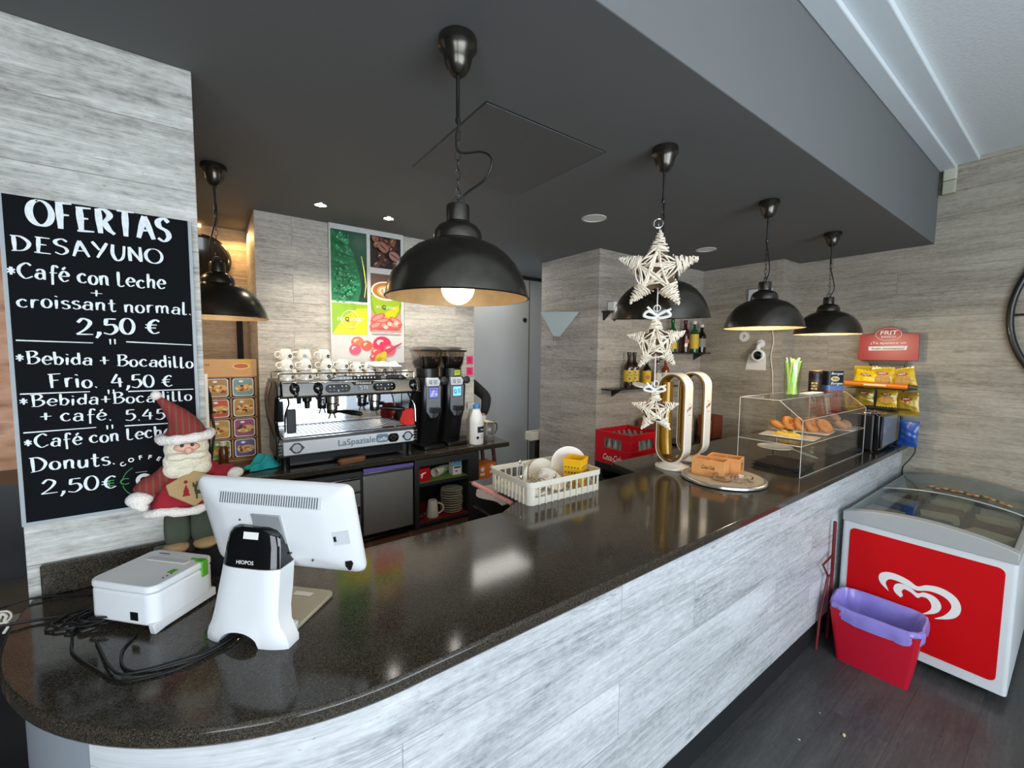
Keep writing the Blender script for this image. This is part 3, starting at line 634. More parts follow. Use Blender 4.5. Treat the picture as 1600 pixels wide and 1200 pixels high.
a.poly(PX('d3cf4a'), [(.052, .06), (.058, .06), (.078, -.05), (.089, -.15), (.075, -.24), (.07, -.24), (.082, -.15), (.072, -.05)])
for k in range(5): a.poly(PX('0c4529'), [(-.13, -.2+k*.09), (.05, -.12+k*.05), (.05, -.117+k*.05), (-.13, -.19+k*.09)])
a.done('leaf_picture', t)
a = Art(front(-.1425, -.0222, -.125)); a.rect(PX('8fb81e'), 0, 0, .262, .235); a.poly(PX('d9c800'), [(-.131, -.117), (.131, -.117), (.131, .09), (.06, .085), (-.03, .03), (-.09, -.05)])
a.ring(WHITEPAINT, 0, .0, .062, .065, -60, 75); a.ring(WHITEPAINT, 0, .0, .062, .065, 110, 240); a.text(WHITEPAINT, 'ECOQLOGIC', .0, -.012, .185, .026, .005); a.rect(PX('c8c405'), -.023, 0, .03, .03); a.text(pm('print_black', '1c1b12', .5), 'Q', -.023, -.013, .03, .03, .02)
a.rect(WHITEPAINT, 0, .0635, .05, .005); a.rect(WHITEPAINT, 0, -.0635, .05, .005); a.done('emblem_picture', t)
a = Art(front(.138, -.0222, .4075)); a.rect(PX('27150f'), 0, 0, .245, .245)
rb = random.Random(5)
for k in range(22):
    x, y = rb.uniform(-.1, .1), rb.uniform(-.1, .1); r = rb.uniform(-1, 1); c = rb.choice(('4a2a1d', '6b3c28', '8c5a41', '5e2f22'))
    a.ell(PX(c), x, y, .030, .021, r, 16); a.ell(PX('b98a72'), x-.006, y+.006, .012, .006, r, 10); a.ell(PX('1d0e09'), x, y, .027, .0022, r+.1, 10)
for x, y, r, c in ((-.03, .035, -.7, '9a6a55'), (.06, -.025, -.5, 'a5766a')): a.ell(PX(c), x, y, .048, .034, r, 20); a.ell(PX('2a140d'), x, y, .044, .004, r, 12)
a.done('beans_picture', t)
a = Art(front(.138, -.0222, .025)); a.rect(PX('cf8d84'), 0, -.12, .245, .24); a.rect(PX('70503f'), 0, .105, .245, .22)
a.ell(PX('7ba314'), 0, -.02, .125, .13); a.poly(PX('9ab61a'), [(-.122, .05), (.122, .05), (.1, -.06), (.06, -.13), (-.06, -.13), (-.1, -.06)]); a.poly(PX('d8c400'), [(-.06, -.13), (.06, -.13), (.105, -.06), (.1, -.02), (-.0, -.08)])
a.ell(PX('efe7d6'), 0, .085, .121, .075); a.ell(PX('b9742c'), 0, .087, .108, .062); a.ell(PX('d9a55e'), 0, .083, .075, .046); a.ell(PX('f0dfc0'), .0, .083, .058, .034); a.ell(PX('c98b46'), 0, .083, .044, .024)
a.poly(PX('f4e6cc'), [(0, .055), (.03, .08), (.02, .105), (0, .098), (-.02, .105), (-.03, .08)])
a.text(WHITEPAINT, 'EC   LOGIC', 0, -.052, .16, .018); a.text(pm('print_black', '1c1b12', .5), 'Q', -.02, -.055, .03, .03, .02)
for x, y, rx, ry, r in ((-.07, -.13, .065, .03, .5), (-.04, -.155, .07, .024, .25), (.0, -.19, .1, .03, -.1), (.075, -.15, .06, .024, -.5), (.05, -.185, .06, .026, -.2), (-.09, -.19, .05, .03, .4)): a.ell(PX('e2594f'), x, y, rx, ry, r); a.ell(PX('f08d7e'), x, y+.004, rx*.75, ry*.5, r)
for x, y in ((.022, -.172), (.075, -.165), (-.01, -.198)): a.ell(PX('f7b9a9'), x, y, .02, .017)
a.rect(PX('cf8d84'), 0, -.232, .245, .016); a.done('cup_picture', t)
a = Art(front(0, -.0222, -.355)); a.rect(PX('cbcac5'), 0, 0, .53, .20)
for x, y, r, c in ((-.09, .055, .05, 'e0713f'), (-.02, .03, .045, 'e2543c'), (.10, .04, .075, 'd3204f'), (-.11, -.0, .045, 'd9486a'), (.05, -.02, .04, 'e04a3c'), (.16, -.0, .05, 'e35263'), (.03, -.06, .03, 'd8384d')):
    a.ell(PX(c), x, y, r, r*.9); a.ell(PX('f6c3b8'), x-r*.2, y+r*.25, r*.4, r*.3); a.ell(PX(c), x+r*.1, y+r*.05, r*.42, r*.3)
a.poly(PX('b93a55'), [(.12, -.0), (.26, .06), (.26, .05), (.14, -.03)])
a.ell(PX('dcae12'), .085, -.065, .05, .038, .5); a.ell(PX('e4b416'), .11, -.035, .026, .022, .5); a.ell(PX('9aa013'), .07, -.075, .024, .016, .5)
a.done('fruit_picture', t)

# ================================================================== NOTES
for z, lab in ((1.79, 'upper pink sticky note on the end of the back wall'), (1.69, 'lower pink sticky note on the end of the back wall')):
    t = thing('sticky_note', lab, 'note', (1.975, 3.3695, z), group='pink sticky notes')
    bm = nb(); box(bm, -.034, .034, -.0016, -.0004, -.036, .036); ob('paper', bm, pm('note_pink', 'e5306f', .7), t)
    a = Art(front(0, -.0018, 0)); [a.rect(pm('note_ink_red', '6b1030', .7), -.006+.004*(k % 2), .02-.012*k, .04-.01*(k % 2), .004) for k in range(4)]; a.done('handwriting', t)

# ================================================================== LEFT END OF THE BAR
ZT = 1.1005
# receipt printer
t = thing('receipt_printer', 'white boxy receipt printer with green latch at left end of bar', 'printer', (-.137, 1.567, ZT), math.radians(43))
bm = nb(); rbox(bm, -.095, .095, -.108, .108, .022, .108, .028, 6); ob('body', bm, WHITEP, t, bev=.006)
bm = nb(); prism(bm, [(-.095, .03), (.095, .03), (.095, .006), (-.06, .004), (-.085, .0), (-.090, .0)], 'y', -.1075, -.09); prism(bm, [(-.06, .03), (.095, .03), (.095, .004), (-.02, .004)], 'y', .09, .107); ob('skirt', bm, WHITEP, t, bev=.002)
bm = nb(); box(bm, -.05, .09, -.088, .088, 0, .022); ob('foot', bm, BLACKP, t)
bm = nb(); rbox(bm, -.096, .096, -.109, .109, .110, .130, .028, 6); c = ob('lid', bm, WHITEP, t, bev=.005)
bm = nb(); box(bm, .03, .048, -.07, .07, .128, .1325); ob('paper_slot', bm, pm('white_shadowed', 'c7c8c8', .5), c, bev=.001)
bm = nb(); box(bm, .048, .068, -.113, -.085, .085, .133); box(bm, .058, .066, -.095, -.06, .128, .1325); ob('release_latch', bm, GREENP, c, bev=.002)
bm = nb(); box(bm, -.02, 0, -.085, -.067, .1295, .1312); ob('button', bm, GREENP, c)
bm = nb()
for k in range(3): sph(bm, (-.045+k*.012, -.085, .1302), .0022, 8)
ob('indicator', bm, BLACKP, c)
bm = nb(); box(bm, -.0962, -.094, -.060, -.035, .035, .058); ob('cable_socket', bm, BLACKP, t)
a = Art(frame((.072, .05, .1301), (0, -1, 0), (1, 0, 0))); a.rect(DGREY, 0, 0, .04, .004); a.done('maker_mark', t)

# point of sale terminal
t = thing('pos_terminal', 'white point of sale touchscreen seen from behind on broad white stand', 'cash register', (.06, 1.27, ZT), math.radians(-45.4))
def sect(z, xw, y0, y1, off=0): return [(-xw+off, y0), (xw+off, y0), (xw*.98+off, y1), (-xw*.98+off, y1)]
def loft(bm, rows, r=.018, seg=4):
    rings = []
    for z, x0, x1, y0, y1, rr in rows:
        ring_ = []
        for cx, cy, a0 in ((x1-rr, y1-rr, 0), (x0+rr, y1-rr, 90), (x0+rr, y0+rr, 180), (x1-rr, y0+rr, 270)):
            for k in range(seg+1):
                an = math.radians(a0+90*k/seg); ring_.append(bm.verts.new((cx+rr*math.cos(an), cy+rr*math.sin(an), z)))
        rings.append(ring_)
    n = len(rings[0]); fs = [bm.faces.new(rings[0][::-1]), bm.faces.new(rings[-1])]
    for A, B in zip(rings, rings[1:]):
        for k in range(n): fs.append(bm.faces.new((A[k], A[(k+1) % n], B[(k+1) % n], B[k])))
    return rings
# front shell with an arched cable opening at the foot
def front_shell(bm, rows, hole):
    """curved sheet: rows of (z, halfwidth-left, halfwidth-right, y)"""
    n = 28; V = []
    for z, xl, xr, y, th in rows:
        rowv = []
        for k in range(n+1):
            u = k/n; x = xl+(xr-xl)*u; bow = .014*(1-(2*u-1)**4)
            zz = z
            if z < .06:
                h = hole(x); zz = h+(z)*(.06-h)/.06
            rowv.append((bm.verts.new((x, y-bow, zz)), bm.verts.new((x, y+th-bow*.4, zz))))
        V.append(rowv)
    fs = []
    for A, B in zip(V, V[1:]):
        for k in range(n):
            fs.append(bm.faces.new((A[k][0], A[k+1][0], B[k+1][0], B[k][0]))); fs.append(bm.faces.new((A[k+1][1], A[k][1], B[k][1], B[k+1][1])))
        fs.append(bm.faces.new((A[0][1], A[0][0], B[0][0], B[0][1]))); fs.append(bm.faces.new((A[n][0], A[n][1], B[n][1], B[n][0])))
    for R, fl in ((V[0], 1), (V[-1], 0)):
        for k in range(n): fs.append(bm.faces.new((R[k][0], R[k][1], R[k+1][1], R[k+1][0])))
    bmesh.ops.recalc_face_normals(bm, faces=fs)
hole = lambda x: .036*max(0, 1-((x-.005)/.058)**2)**.5 if abs(x-.005) < .058 else 0
bm = nb(); front_shell(bm, [(0, -.098, .140, -.012, .04), (.015, -.099, .139, -.011, .04), (.03, -.096, .130, -.009, .04), (.05, -.088, .112, -.006, .045), (.08, -.082, .104, -.002, .05), (.13, -.076, .102, .006, .055), (.18, -.070, .101, .014, .055), (.192, -.069, .101, .016, .055)], hole)
ob('stand', bm, WHITEP, t, smooth=50)
bm = nb(); front_shell(bm, [(.194, -.069, .101, .016, .055), (.25, -.061, .098, .024, .052), (.275, -.056, .094, .027, .05), (.29, -.045, .083, .03, .045), (.297, -.03, .067, .034, .038)], lambda x: 0)
c = ob('stand_cap', bm, BLACKG, t, smooth=50)
a = Art(frame((.015, -.0015, .212), (1, 0, 0), (0, .13, 1))); a.text(WHITEPAINT, 'HIOPOS', -.002, -.005, .05, .010, .01); a.done('lettering', c)
a = Art(frame((.022, .0115, .278), (1, 0, 0), (0, .2, 1))); a.rect(PAPER, 0, 0, .044, .018); a.done('sticker', c)
bm = nb(); rbox(bm, -.065, .115, .03, .235, .0, .012, .02, 5); ob('base_plate', bm, pm('base_grey', 'a9a594', .35, .3), t, bev=.003)
bm = nb(); prism(bm, [(.10, .030), (.118, .028), (.112, .0), (.085, .0)], 'y', .0, .06); box(bm, -.06, .06, .045, .06, .012, .19); ob('stand_rear', bm, WHITEP, t, bev=.003)
a = Art(frame((.03, .2, .0122), (1, 0, 0), (0, 1, 0))); a.rect(PAPER, 0, 0, .06, .02); a.done('label', t)
# screen: local frame, tilted
tilt = Matrix.Translation((.064, .085, .289)) @ Matrix.Rotation(math.radians(15), 4, 'X')
bm = nb()
rows = [(0, .225, .135, .022), (.010, .227, .137, .022), (.018, .222, .132, .024), (.028, .200, .114, .03), (.038, .172, .094, .03), (.044, .150, .080, .03), (.047, .135, .070, .03)]
R = loft(bm, [(z, -a, a, -b, b, r) for z, a, b, r in rows])
MS = tilt @ Matrix.Rotation(PI/2, 4, 'X')          # local z -> towards the customer (-y)
for v in bm.verts: v.co = MS @ v.co
bmesh.ops.recalc_face_normals(bm, faces=bm.faces)
s = ob('screen_housing', bm, WHITEP, t, smooth=60)
def on_screen(bm):
    for v in bm.verts: v.co = MS @ v.co
bm = nb()
for k in range(40):
    x = -.142+k*.0072; box(bm, x, x+.0035, .083, .108, .0325, .0335)
for v in bm.verts: v.co.z = .0425-(v.co.y-.085)*.50+ (.0004 if v.co.z > .033 else -.002)
on_screen(bm); ob('vent_slots', bm, pm('vent_dark', '5a5c5e', .6), s, smooth=False)
bm = nb(); prism(bm, [(-.150, .1105), (.152, .1105), (.152, .0805), (-.150, .0805)], 'z', .03, .0405)
for v in bm.verts: v.co.z = .0425-(v.co.y-.085)*.50+(.0002 if v.co.z > .035 else -.004)
on_screen(bm); ob('vent_panel', bm, pm('vent_panel_white', 'd2d4d5', .45), s, smooth=False)
bm = nb(); box(bm, -.05, .035, -.03, .058, .0465, .052); on_screen(bm); ob('mount_plate', bm, pm('mount_grey', 'a4a6a6', .35, .3), s, bev=.002)
bm = nb(); box(bm, .168, .205, -.03, .012, .030, .0345)
for v in bm.verts: v.co.z = .0450-(v.co.x-.155)*.36+(.0006 if v.co.z > .032 else -.003)
on_screen(bm); p = ob('port_recess', bm, pm('port_grey', 'c4c7c9', .5), s)
bm = nb(); box(bm, .169, .175, -.018, -.002, .030, .0345)
for v in bm.verts: v.co.z = .0452-(v.co.x-.155)*.36+(.0008 if v.co.z > .032 else -.003)
on_screen(bm); ob('usb_port', bm, BLACKP, p)
bm = nb(); prism(bm, [(.185, -.085), (.2, -.085), (.203, -.095), (.195, -.115), (.19, -.115), (.184, -.1)], 'z', .02, .0355)
for v in bm.verts: v.co.z = .0450-(v.co.x-.155)*.36+(.0006 if v.co.z > .03 else -.003)
on_screen(bm); ob('torn_sticker', bm, STEELD, s)
bm = nb()
for x, y in ((-.09, .035), (.03, .035), (.04, -.06), (-.09, -.06), (.10, -.078)): sph(bm, (x, y, .048), .003, 8)
on_screen(bm); ob('screw', bm, DGREY, s)
bm = nb(); M = MS; box(bm, -.216, .216, -.127, .127, -.002, .0005); on_screen(bm); ob('display', bm, BLACKG, s)
bm = nb(); tube(bm, curve([(-.015, .05, .27), (-.02, .04, .255), (-.02, .045, .20), (-.01, .05, .15)]), .028, 10); ob('hinge_arm', bm, CHROME, t)
bm = nb(); tube(bm, curve([(.055, .06, .165), (.06, .03, .14), (.045, .02, .12), (.02, .04, .11)]), .005, 8); box(bm, .045, .065, .05, .075, .155, .172); ob('cord', bm, RUBBER, t)

# cables on the granite
def cable(name, label, pts, r=.003, z=None, grp=None):
    bm = nb(); P = [(x, y, (z if z is not None else h)+0) for x, y, h in pts]; tube(bm, curve(P, 7), r, 7)
    o = ob(name, bm, RUBBER); tag(o, label, 'cable', grp); return o
h = ZT+.0035
cable('power_cable', 'black cable looping in a wide curve from printer to the terminal stand', [(-.2, 1.55, h), (-.3, 1.58, h), (-.30, 1.50, h), (-.285, 1.44, h), (-.225, 1.33, h), (-.18, 1.26, h), (-.10, 1.235, h), (-.03, 1.245, h), (.03, 1.275, h), (.07, 1.33, h)])
cable('power_cable', 'black cable with a small hooked bend in front of the printer', [(-.17, 1.45, h), (-.19, 1.40, h), (-.185, 1.33, h), (-.155, 1.28, h), (-.08, 1.262, h+.004), (-.02, 1.262, h+.004), (.03, 1.288, h+.004), (.07, 1.33, h+.004)])
cable('power_cable', 'black cable running beside the other cords into the stand opening', [(-.25, 1.47, h), (-.2, 1.31, h+.007), (-.16, 1.265, h+.007), (-.06, 1.246, h+.008), (-.01, 1.254, h+.005), (.04, 1.28, h+.008), (.07, 1.33, h+.006)])
cable('power_cable', 'black cable leaving the bar over its left rounded end, upper one', [(-.2, 1.72, h), (-.33, 1.79, h), (-.43, 1.83, h+.006), (-.50, 1.83, h+.0), (-.62, 1.9, h-.06), (-.8, 2.0, .8)], .0035)
cable('power_cable', 'black cable leaving the bar over its left rounded end, lower one', [(-.22, 1.62, h), (-.32, 1.65, h+.004), (-.40, 1.68, h+.004), (-.485, 1.69, h+.003), (-.60, 1.72, h-.06), (-.8, 1.9, .8)], .004)
# coiled tangle: separate cords
rc = random.Random(11)
for i in range(5):
    cx, cy = -.29+.02*i, 1.63-.018*i; P = []
    for k in range(15):
        an = k*.9+i; rr = (.075-.006*i)*(1+.25*math.sin(k*1.7+i)); P.append((cx+rr*math.cos(an)*1.05, cy+rr*math.sin(an)*.55, h+.003*(k % 4)+.005*i))
    cable('coiled_cable', 'black cord in the loose tangle of cables left of the printer', P, .0028, grp='tangled cords left of the printer')

# plush figure
BX, BY, BZ = -.055, 1.735, 1.1005
tag(ob('router_box', (lambda b: (rbox(b, -.155, .06, 1.69, 1.80, ZT, ZT+.105, .01), b)[1])(nb()), BLACKP), 'black box behind the printer under the plush figure', 'box')
PLUSH = pm('plush_cream', 'e2d8bf', .95, var=.1, nscale=140, bump=.6, sheen=.3); PLUSHW = pm('plush_white', 'e9e0d6', .95, var=.07, nscale=160, bump=.7, sheen=.3)
def plaid():
    m, tt, b = nt('plaid_red'); N = tt.nodes; Lk = tt.links; tc = N.new('ShaderNodeTexCoord'); col = None
    def wave(axis, sc, c0, c1, w0, w1):
        wv = N.new('ShaderNodeTexWave'); wv.bands_direction = axis; wv.inputs['Scale'].default_value = sc; Lk.new(tc.outputs['Object'], wv.inputs['Vector'])
        r = ramp(tt, [(w0, c0), (w1, c1)]); Lk.new(wv.outputs['Fac'], r.inputs[0]); return r.outputs[0]
    a = wave('Z', 24, hx('7a2327'), hx('4c3a2a'), .55, .8); c = wave('X', 20, hx('8a2226'), hx('6d5b3c'), .7, .95)
    mx = N.new('ShaderNodeMix'); mx.data_type = 'RGBA'; mx.inputs[0].default_value = .5; Lk.new(a, mx.inputs[6]); Lk.new(c, mx.inputs[7]); Lk.new(mx.outputs[2], b.inputs['Base Color']); b.inputs['Roughness'].default_value = .9
    return m
PLAID = plaid(); REDC = pm('red_felt', '8f1624', .95, var=.08); GREENT = pm('green_trousers', '3b4234', .95, var=.08, nscale=120, bump=.3); TAN = pm('tan_felt', 'a98d62', .95, var=.06); SKIN = pm('doll_skin', 'd8a892', .9)
t = thing('plush_doll', 'plush bearded Christmas figure in tall plaid hat and red coat by chalkboard', 'doll', (BX, BY, BZ+.105), .05)
for s in (-1, 1):
    bm = nb(); loft(bm, [(.012, .034*s-.034, .034*s+.034, -.03, .03, .02), (.06, .034*s-.036, .034*s+.036, -.034, .032, .02), (.155, .034*s-.034, .034*s+.034, -.034, .034, .02)]); ob('trouser_leg', bm, GREENT, t, sub=1)
    bm = nb(); sph(bm, (.04*s, -.02, .014), (.036, .05, .017)); ob('shoe', bm, TAN, t)
    bm = nb(); tube(bm, curve([(.043*s, -.01, .265), (.076*s, -.02, .237), (.098*s, -.035, .228 if s < 0 else .240), (.110*s, -.045, .212 if s < 0 else .236)]), [.03]*6+[.033]*6+[.032]*6+[.028], 12); ob('sleeve', bm, PLAID if s < 0 else REDC, t)
    bm = nb(); c = (-.120, -.05, .200) if s < 0 else (.126, -.045, .240); rr = 1 if s < 0 else .75
    sph(bm, c, (.034*rr, .03*rr, .024*rr)); 
    for k in range(4): sph(bm, (c[0]+s*(.004+.009*k)*rr*.6-.01*rr*s, c[1]-.016*rr, c[2]-.022*rr+.004*k), (.014*rr, .016*rr, .013*rr), 10)
    ob('mitten', bm, PLUSHW, t)
bm = nb(); loft(bm, [(.142, -.098, .098, -.062, .055, .05), (.162, -.100, .100, -.068, .06, .05), (.205, -.088, .088, -.066, .055, .05), (.245, -.068, .068, -.05, .045, .04), (.275, -.04, .04, -.03, .03, .025)]); ob('coat', bm, REDC, t, sub=2)
bm = nb(); P = [(.108*math.cos(a), .07*math.sin(a)-.004, .146+.004*math.sin(5*a)) for a in [2*PI*k/36 for k in range(36)]]; tube(bm, P, [.014+.002*math.sin(k*2.3) for k in range(36)], 10, closed=True); ob('fur_hem', bm, PLUSHW, t)
bm = nb(); M = Matrix.Translation((.012, -.066, .212)) @ Matrix.Rotation(math.radians(-14), 4, 'X')
prism(bm, [(-.070, .022), (0, .058), (.070, .022), (.064, -.008), (.0, -.056), (-.062, -.010)], 'y', -.012, 0, M); ob('bib', bm, TAN, t, bev=.004)
a = Art(M @ Matrix.Translation((0, -.0125, 0)) @ Matrix.Rotation(PI/2, 4, 'X')); DGR = pm('felt_green', '2f3a26', .9)
a.poly(REDC, [(-.03, -.02), (-.02, .008), (-.01, -.02)]); a.poly(REDC, [(-.028, -.008), (-.02, .016), (-.012, -.008)]); a.ell(REDC, -.02, .024, .005)
a.rect(DGR, .013, -.012, .022, .012); a.rect(DGR, .006, -.024, .004, .018); a.rect(DGR, .02, -.024, .004, .018); a.rect(DGR, .004, .002, .007, .02); a.rect(DGR, -.001, .012, .004, .014); a.rect(DGR, .008, .014, .004, .014); a.done('applique', t)
bm = nb(); sph(bm, (0, -.005, .335), (.06, .052, .058), 20); ob('head', bm, PLUSH, t)
bm = nb(); sph(bm, (0, -.03, .30), (.064, .038, .044), 18); sph(bm, (-.03, -.036, .275), (.034, .026, .03)); sph(bm, (.03, -.036, .275), (.034, .026, .03)); sph(bm, (0, -.04, .262), (.036, .026, .03)); ob('beard', bm, PLUSH, t)
bm = nb(); sph(bm, (-.022, -.062, .318), (.03, .014, .012)); sph(bm, (.022, -.062, .318), (.03, .014, .012)); ob('moustache', bm, PLUSH, t)
bm = nb(); sph(bm, (0, -.05, .345), (.034, .02, .016)); ob('face', bm, SKIN, t)
bm = nb(); sph(bm, (.003, -.072, .338), .0105, 12); ob('nose', bm, SKIN, t)
for x in (-.013, .013): bm = nb(); sph(bm, (x, -.066, .354), .0052, 10); ob('eye', bm, BLACKG, t)
bm = nb(); P = [(.066*math.cos(a), .058*math.sin(a)-.006, .374+.010*math.sin(a*1)*0+.004*math.cos(a)) for a in [2*PI*k/30 for k in range(30)]]; tube(bm, P, [.015+.002*math.sin(k*1.9) for k in range(30)], 10, closed=True); ob('hat_fur', bm, PLUSHW, t)
bm = nb(); tube(bm, curve([(0, -.004, .375), (-.004, -.004, .405), (-.018, -.006, .44), (-.045, -.012, .478), (-.066, -.016, .503)], 4), [.062, .058, .054, .05, .047, .043, .039, .035, .031, .027, .023, .02, .017, .014, .012, .01, .008], 16); ob('hat', bm, PLAID, t)
bm = nb(); sph(bm, (-.070, -.018, .512), .0145, 12); ob('pompom', bm, PLUSHW, t)

# left of the column: wall picture, sideboard, swirl, chair
def mural():
    m, tt, b = nt('mural_print'); N = tt.nodes; Lk = tt.links; tc = N.new('ShaderNodeTexCoord'); mp = N.new('ShaderNodeMapping'); mp.inputs['Scale'].default_value = (2, 2, 6); Lk.new(tc.outputs['Object'], mp.inputs[0])
    n = N.new('ShaderNodeTexNoise'); n.inputs['Scale'].default_value = 2; n.inputs['Detail'].default_value = 6; Lk.new(mp.outputs[0], n.inputs['Vector'])
    r = ramp(tt, [(.3, hx('5b3218')), (.45, hx('c48a63')), (.6, hx('d9a684')), (.75, hx('8e4f22'))]); Lk.new(n.outputs['Fac'], r.inputs[0]); Lk.new(r.outputs[0], b.inputs['Base Color']); b.inputs['Roughness'].default_value = .5; return m
t = thing('wall_picture', 'large warm brown wood toned picture left of the chalkboard column', 'picture', (-.9, 2.76, 1.9))
bm = nb(); box(bm, -.6, .55, 0, .03, -.62, .9); ob('panel', bm, mural(), t)
t = thing('sideboard', 'dark sideboard in the shade behind the left end of bar', 'sideboard', (-.95, 2.45, 0))
bm = nb(); box(bm, -.55, .48, -.3, .3, .05, .92); ob('body', bm, BLACKP, t); bm = nb(); box(bm, -.58, .49, -.33, .32, .92, .95); ob('top', bm, pm('olive_top', '5c5340', .4), t)
bm = nb(); box(bm, -.58, .49, .0, .30, .95, 1.33); ob('upper_back', bm, BLACKP, t)
for x in (-.3, .2): bm = nb(); box(bm, x-.01, x+.01, -.33, -.301, .6, .7); ob('handle', bm, CHROME, t)
for x in (-.5, .43):
    for y in (-.27, .27): bm = nb(); box(bm, x-.02, x+.02, y-.02, y+.02, 0, .05); ob('leg', bm, BLACKP, t)
t = thing('key_ring', 'pale swirled ring ornament hanging at the left end of bar', 'ornament', (-.512, 1.865, 1.06), 0)
bm = nb(); M = frame((0, 0, 0), (1, 0, 0), (0, 0, 1)); P = [M @ Vector((.018*math.cos(a), .018*math.sin(a), 0)) for a in [2*PI*k/24 for k in range(24)]]; tube(bm, P, .003, 8, closed=True); ob('ring', bm, CREAM, t)
bm = nb(); tube(bm, curve([(-.008, 0, -.006), (0, 0, .01), (.008, 0, 0), (.004, 0, -.012), (.01, 0, -.03), (.0, 0, -.05)]), .004, 8); ob('swirl', bm, CREAM, t)
bm = nb(); tube(bm, curve([(0, 0, .018), (.02, 0, .035), (.045, -.005, .0385)]), .0015, 6); ob('cord', bm, RUBBER, t)
CHW = pm('chair_wood', '6b3f26', .4, var=.12)
t = thing('dining_chair', 'dark chair with brown wooden frame below the left end of bar', 'chair', (-.74, 1.55, 0), .5)
bm = nb(); rbox(bm, -.21, .21, -.2, .2, .44, .48, .04); ob('seat', bm, BLACKP, t, bev=.01)
for x in (-.185, .185):
    bm = nb(); cyl(bm, (x, -.175, 0), (x*.95, -.165, .44), .014, .019); ob('leg', bm, CHW, t)
    bm = nb(); tube(bm, curve([(x, .2, 0), (x, .175, .44), (x, .2, .7), (x, .25, .95)]), .018, 10); ob('leg', bm, CHW, t)
bm = nb(); box(bm, -.175, .175, .195, .225, .62, .90); ob('backrest', bm, BLACKP, t, bev=.008)
for z in (.22,): bm = nb(); cyl(bm, (-.18, -.17, z), (-.18, .19, z), .01); cyl(bm, (.18, -.17, z), (.18, .19, z), .01); ob('stretcher', bm, CHW, t)

# ================================================================== BASKET, TAPS, TRAY
# dish basket
BAS = pm('basket_plastic', 'cfcabb', .45, var=.03, nscale=15)
def bars(bm, L, W, H):
    pass
t = thing('dish_basket', 'off white slatted plastic dish basket full of crockery on the bar', 'basket', (1.535, 1.775, ZT), math.radians(-1.5))
HX, HY, HZ = .252, .187, .118
bm = nb(); rbox(bm, -HX+.008, HX-.008, -HY+.008, HY-.008, 0, .005, .03); ob('floor_grid', bm, BAS, t)
def band(z0, z1, gx, gy, th=.005, r=.035):
    o = nb(); pts = []; pin = []
    for cx, cy, a0 in ((gx-r, gy-r, 0), (-gx+r, gy-r, 90), (-gx+r, -gy+r, 180), (gx-r, -gy+r, 270)):
        for k in range(6):
            an = math.radians(a0+18*k); pts.append((cx+r*math.cos(an), cy+r*math.sin(an))); pin.append((cx+(r-th)*math.cos(an), cy+(r-th)*math.sin(an)))
    n = len(pts); A = [[o.verts.new((*p, z)) for p in q] for q, z in ((pts, z0), (pts, z1), (pin, z1), (pin, z0))]; fs = []
    for P, Q in zip(A, A[1:]+A[:1]):
        for k in range(n): fs.append(o.faces.new((P[k], P[(k+1) % n], Q[(k+1) % n], Q[k])))
    bmesh.ops.recalc_face_normals(o, faces=fs); return o
ob('rim', band(.088, HZ, HX+.004, HY+.004, .006), BAS, t, bev=.002)
ob('lower_band', band(0.0, .036, HX-.004, HY-.004, .005), BAS, t)
for sx in (-1, 1):
    for sy in (-1, 1):
        bm = nb(); r = .034; cx, cy = sx*(HX-r-.001), sy*(HY-r-.001); V = []
        for k in range(9):
            an = math.radians((0 if sx > 0 else 90)+0+11.25*k) if sy > 0 else math.radians((270 if sx > 0 else 180)+11.25*k)
            V.append((math.cos(an), math.sin(an)))
        prism(bm, [(cx+r*c, cy+r*s) for c, s in V]+[(cx+(r-.005)*c, cy+(r-.005)*s) for c, s in V[::-1]], 'z', 0, .089); ob('corner_post', bm, BAS, t)
for k in range(10):
    x = -HX+.062+k*(2*HX-.124)/9
    for sy in (-1, 1): bm = nb(); box(bm, x-.004, x+.004, sy*(HY-.004)-.006*(sy < 0)-.001, sy*(HY-.004)+.006*(sy > 0)+.001, .0, .089); ob('slat', bm, BAS, t)
for k in range(9):
    y = -HY+.055+k*(2*HY-.11)/8
    for sx in (-1, 1): bm = nb(); box(bm, sx*(HX-.004)-.006*(sx < 0)-.001, sx*(HX-.004)+.006*(sx > 0)+.001, y-.004, y+.004, 0, .089); ob('slat', bm, BAS, t)
ZB = ZT+.0055
t = thing('cutlery_caddy', 'bright yellow perforated cutlery caddy standing in the dish basket', 'caddy', (1.695, 1.70, ZB), .45)
YEL = pm('yellow_plastic', 'e8b317', .35, var=.03); YELD = pm('caddy_hole', '4a3408', .8)
bm = nb(); rr = []
for z, s in ((0, .9), (.13, 1), (.165, 1.06), (.166, 1.0), (.125, .95), (.008, .85)):
    rr.append([bm.verts.new((sx*.058*s, sy*.052*s, z)) for sx, sy in ((1, 1), (-1, 1), (-1, -1), (1, -1))])
for A, B in zip(rr, rr[1:]):
    for k in range(4): bm.faces.new((A[k], A[(k+1) % 4], B[(k+1) % 4], B[k]))
bm.faces.new(rr[0][::-1]); bm.faces.new(rr[-1]); bmesh.ops.recalc_face_normals(bm, faces=bm.faces); ob('body', bm, YEL, t, bev=.003)
bm = nb()
for i in range(5):
    for j in range(4):
        for M in (frame((-.04+i*.02, -.0548+j*-.0008+.002, .03+j*.03), (1, 0, 0), (0, -.04, 1)), frame((-.0608+.0018-j*.0009, .036-i*.018, .03+j*.03), (0, -1, 0), (-.04, 0, 1))): disc(bm, M, .0042, .006 if j < 3 else .004, 10)
ob('drain_holes', bm, YELD, t, smooth=False)
t = thing('dinner_plate', 'cream dinner plate standing upright behind the yellow caddy', 'plate', (1.735, 1.80, ZB+.10), 0, rot=(math.radians(84), 0, math.radians(-38)))
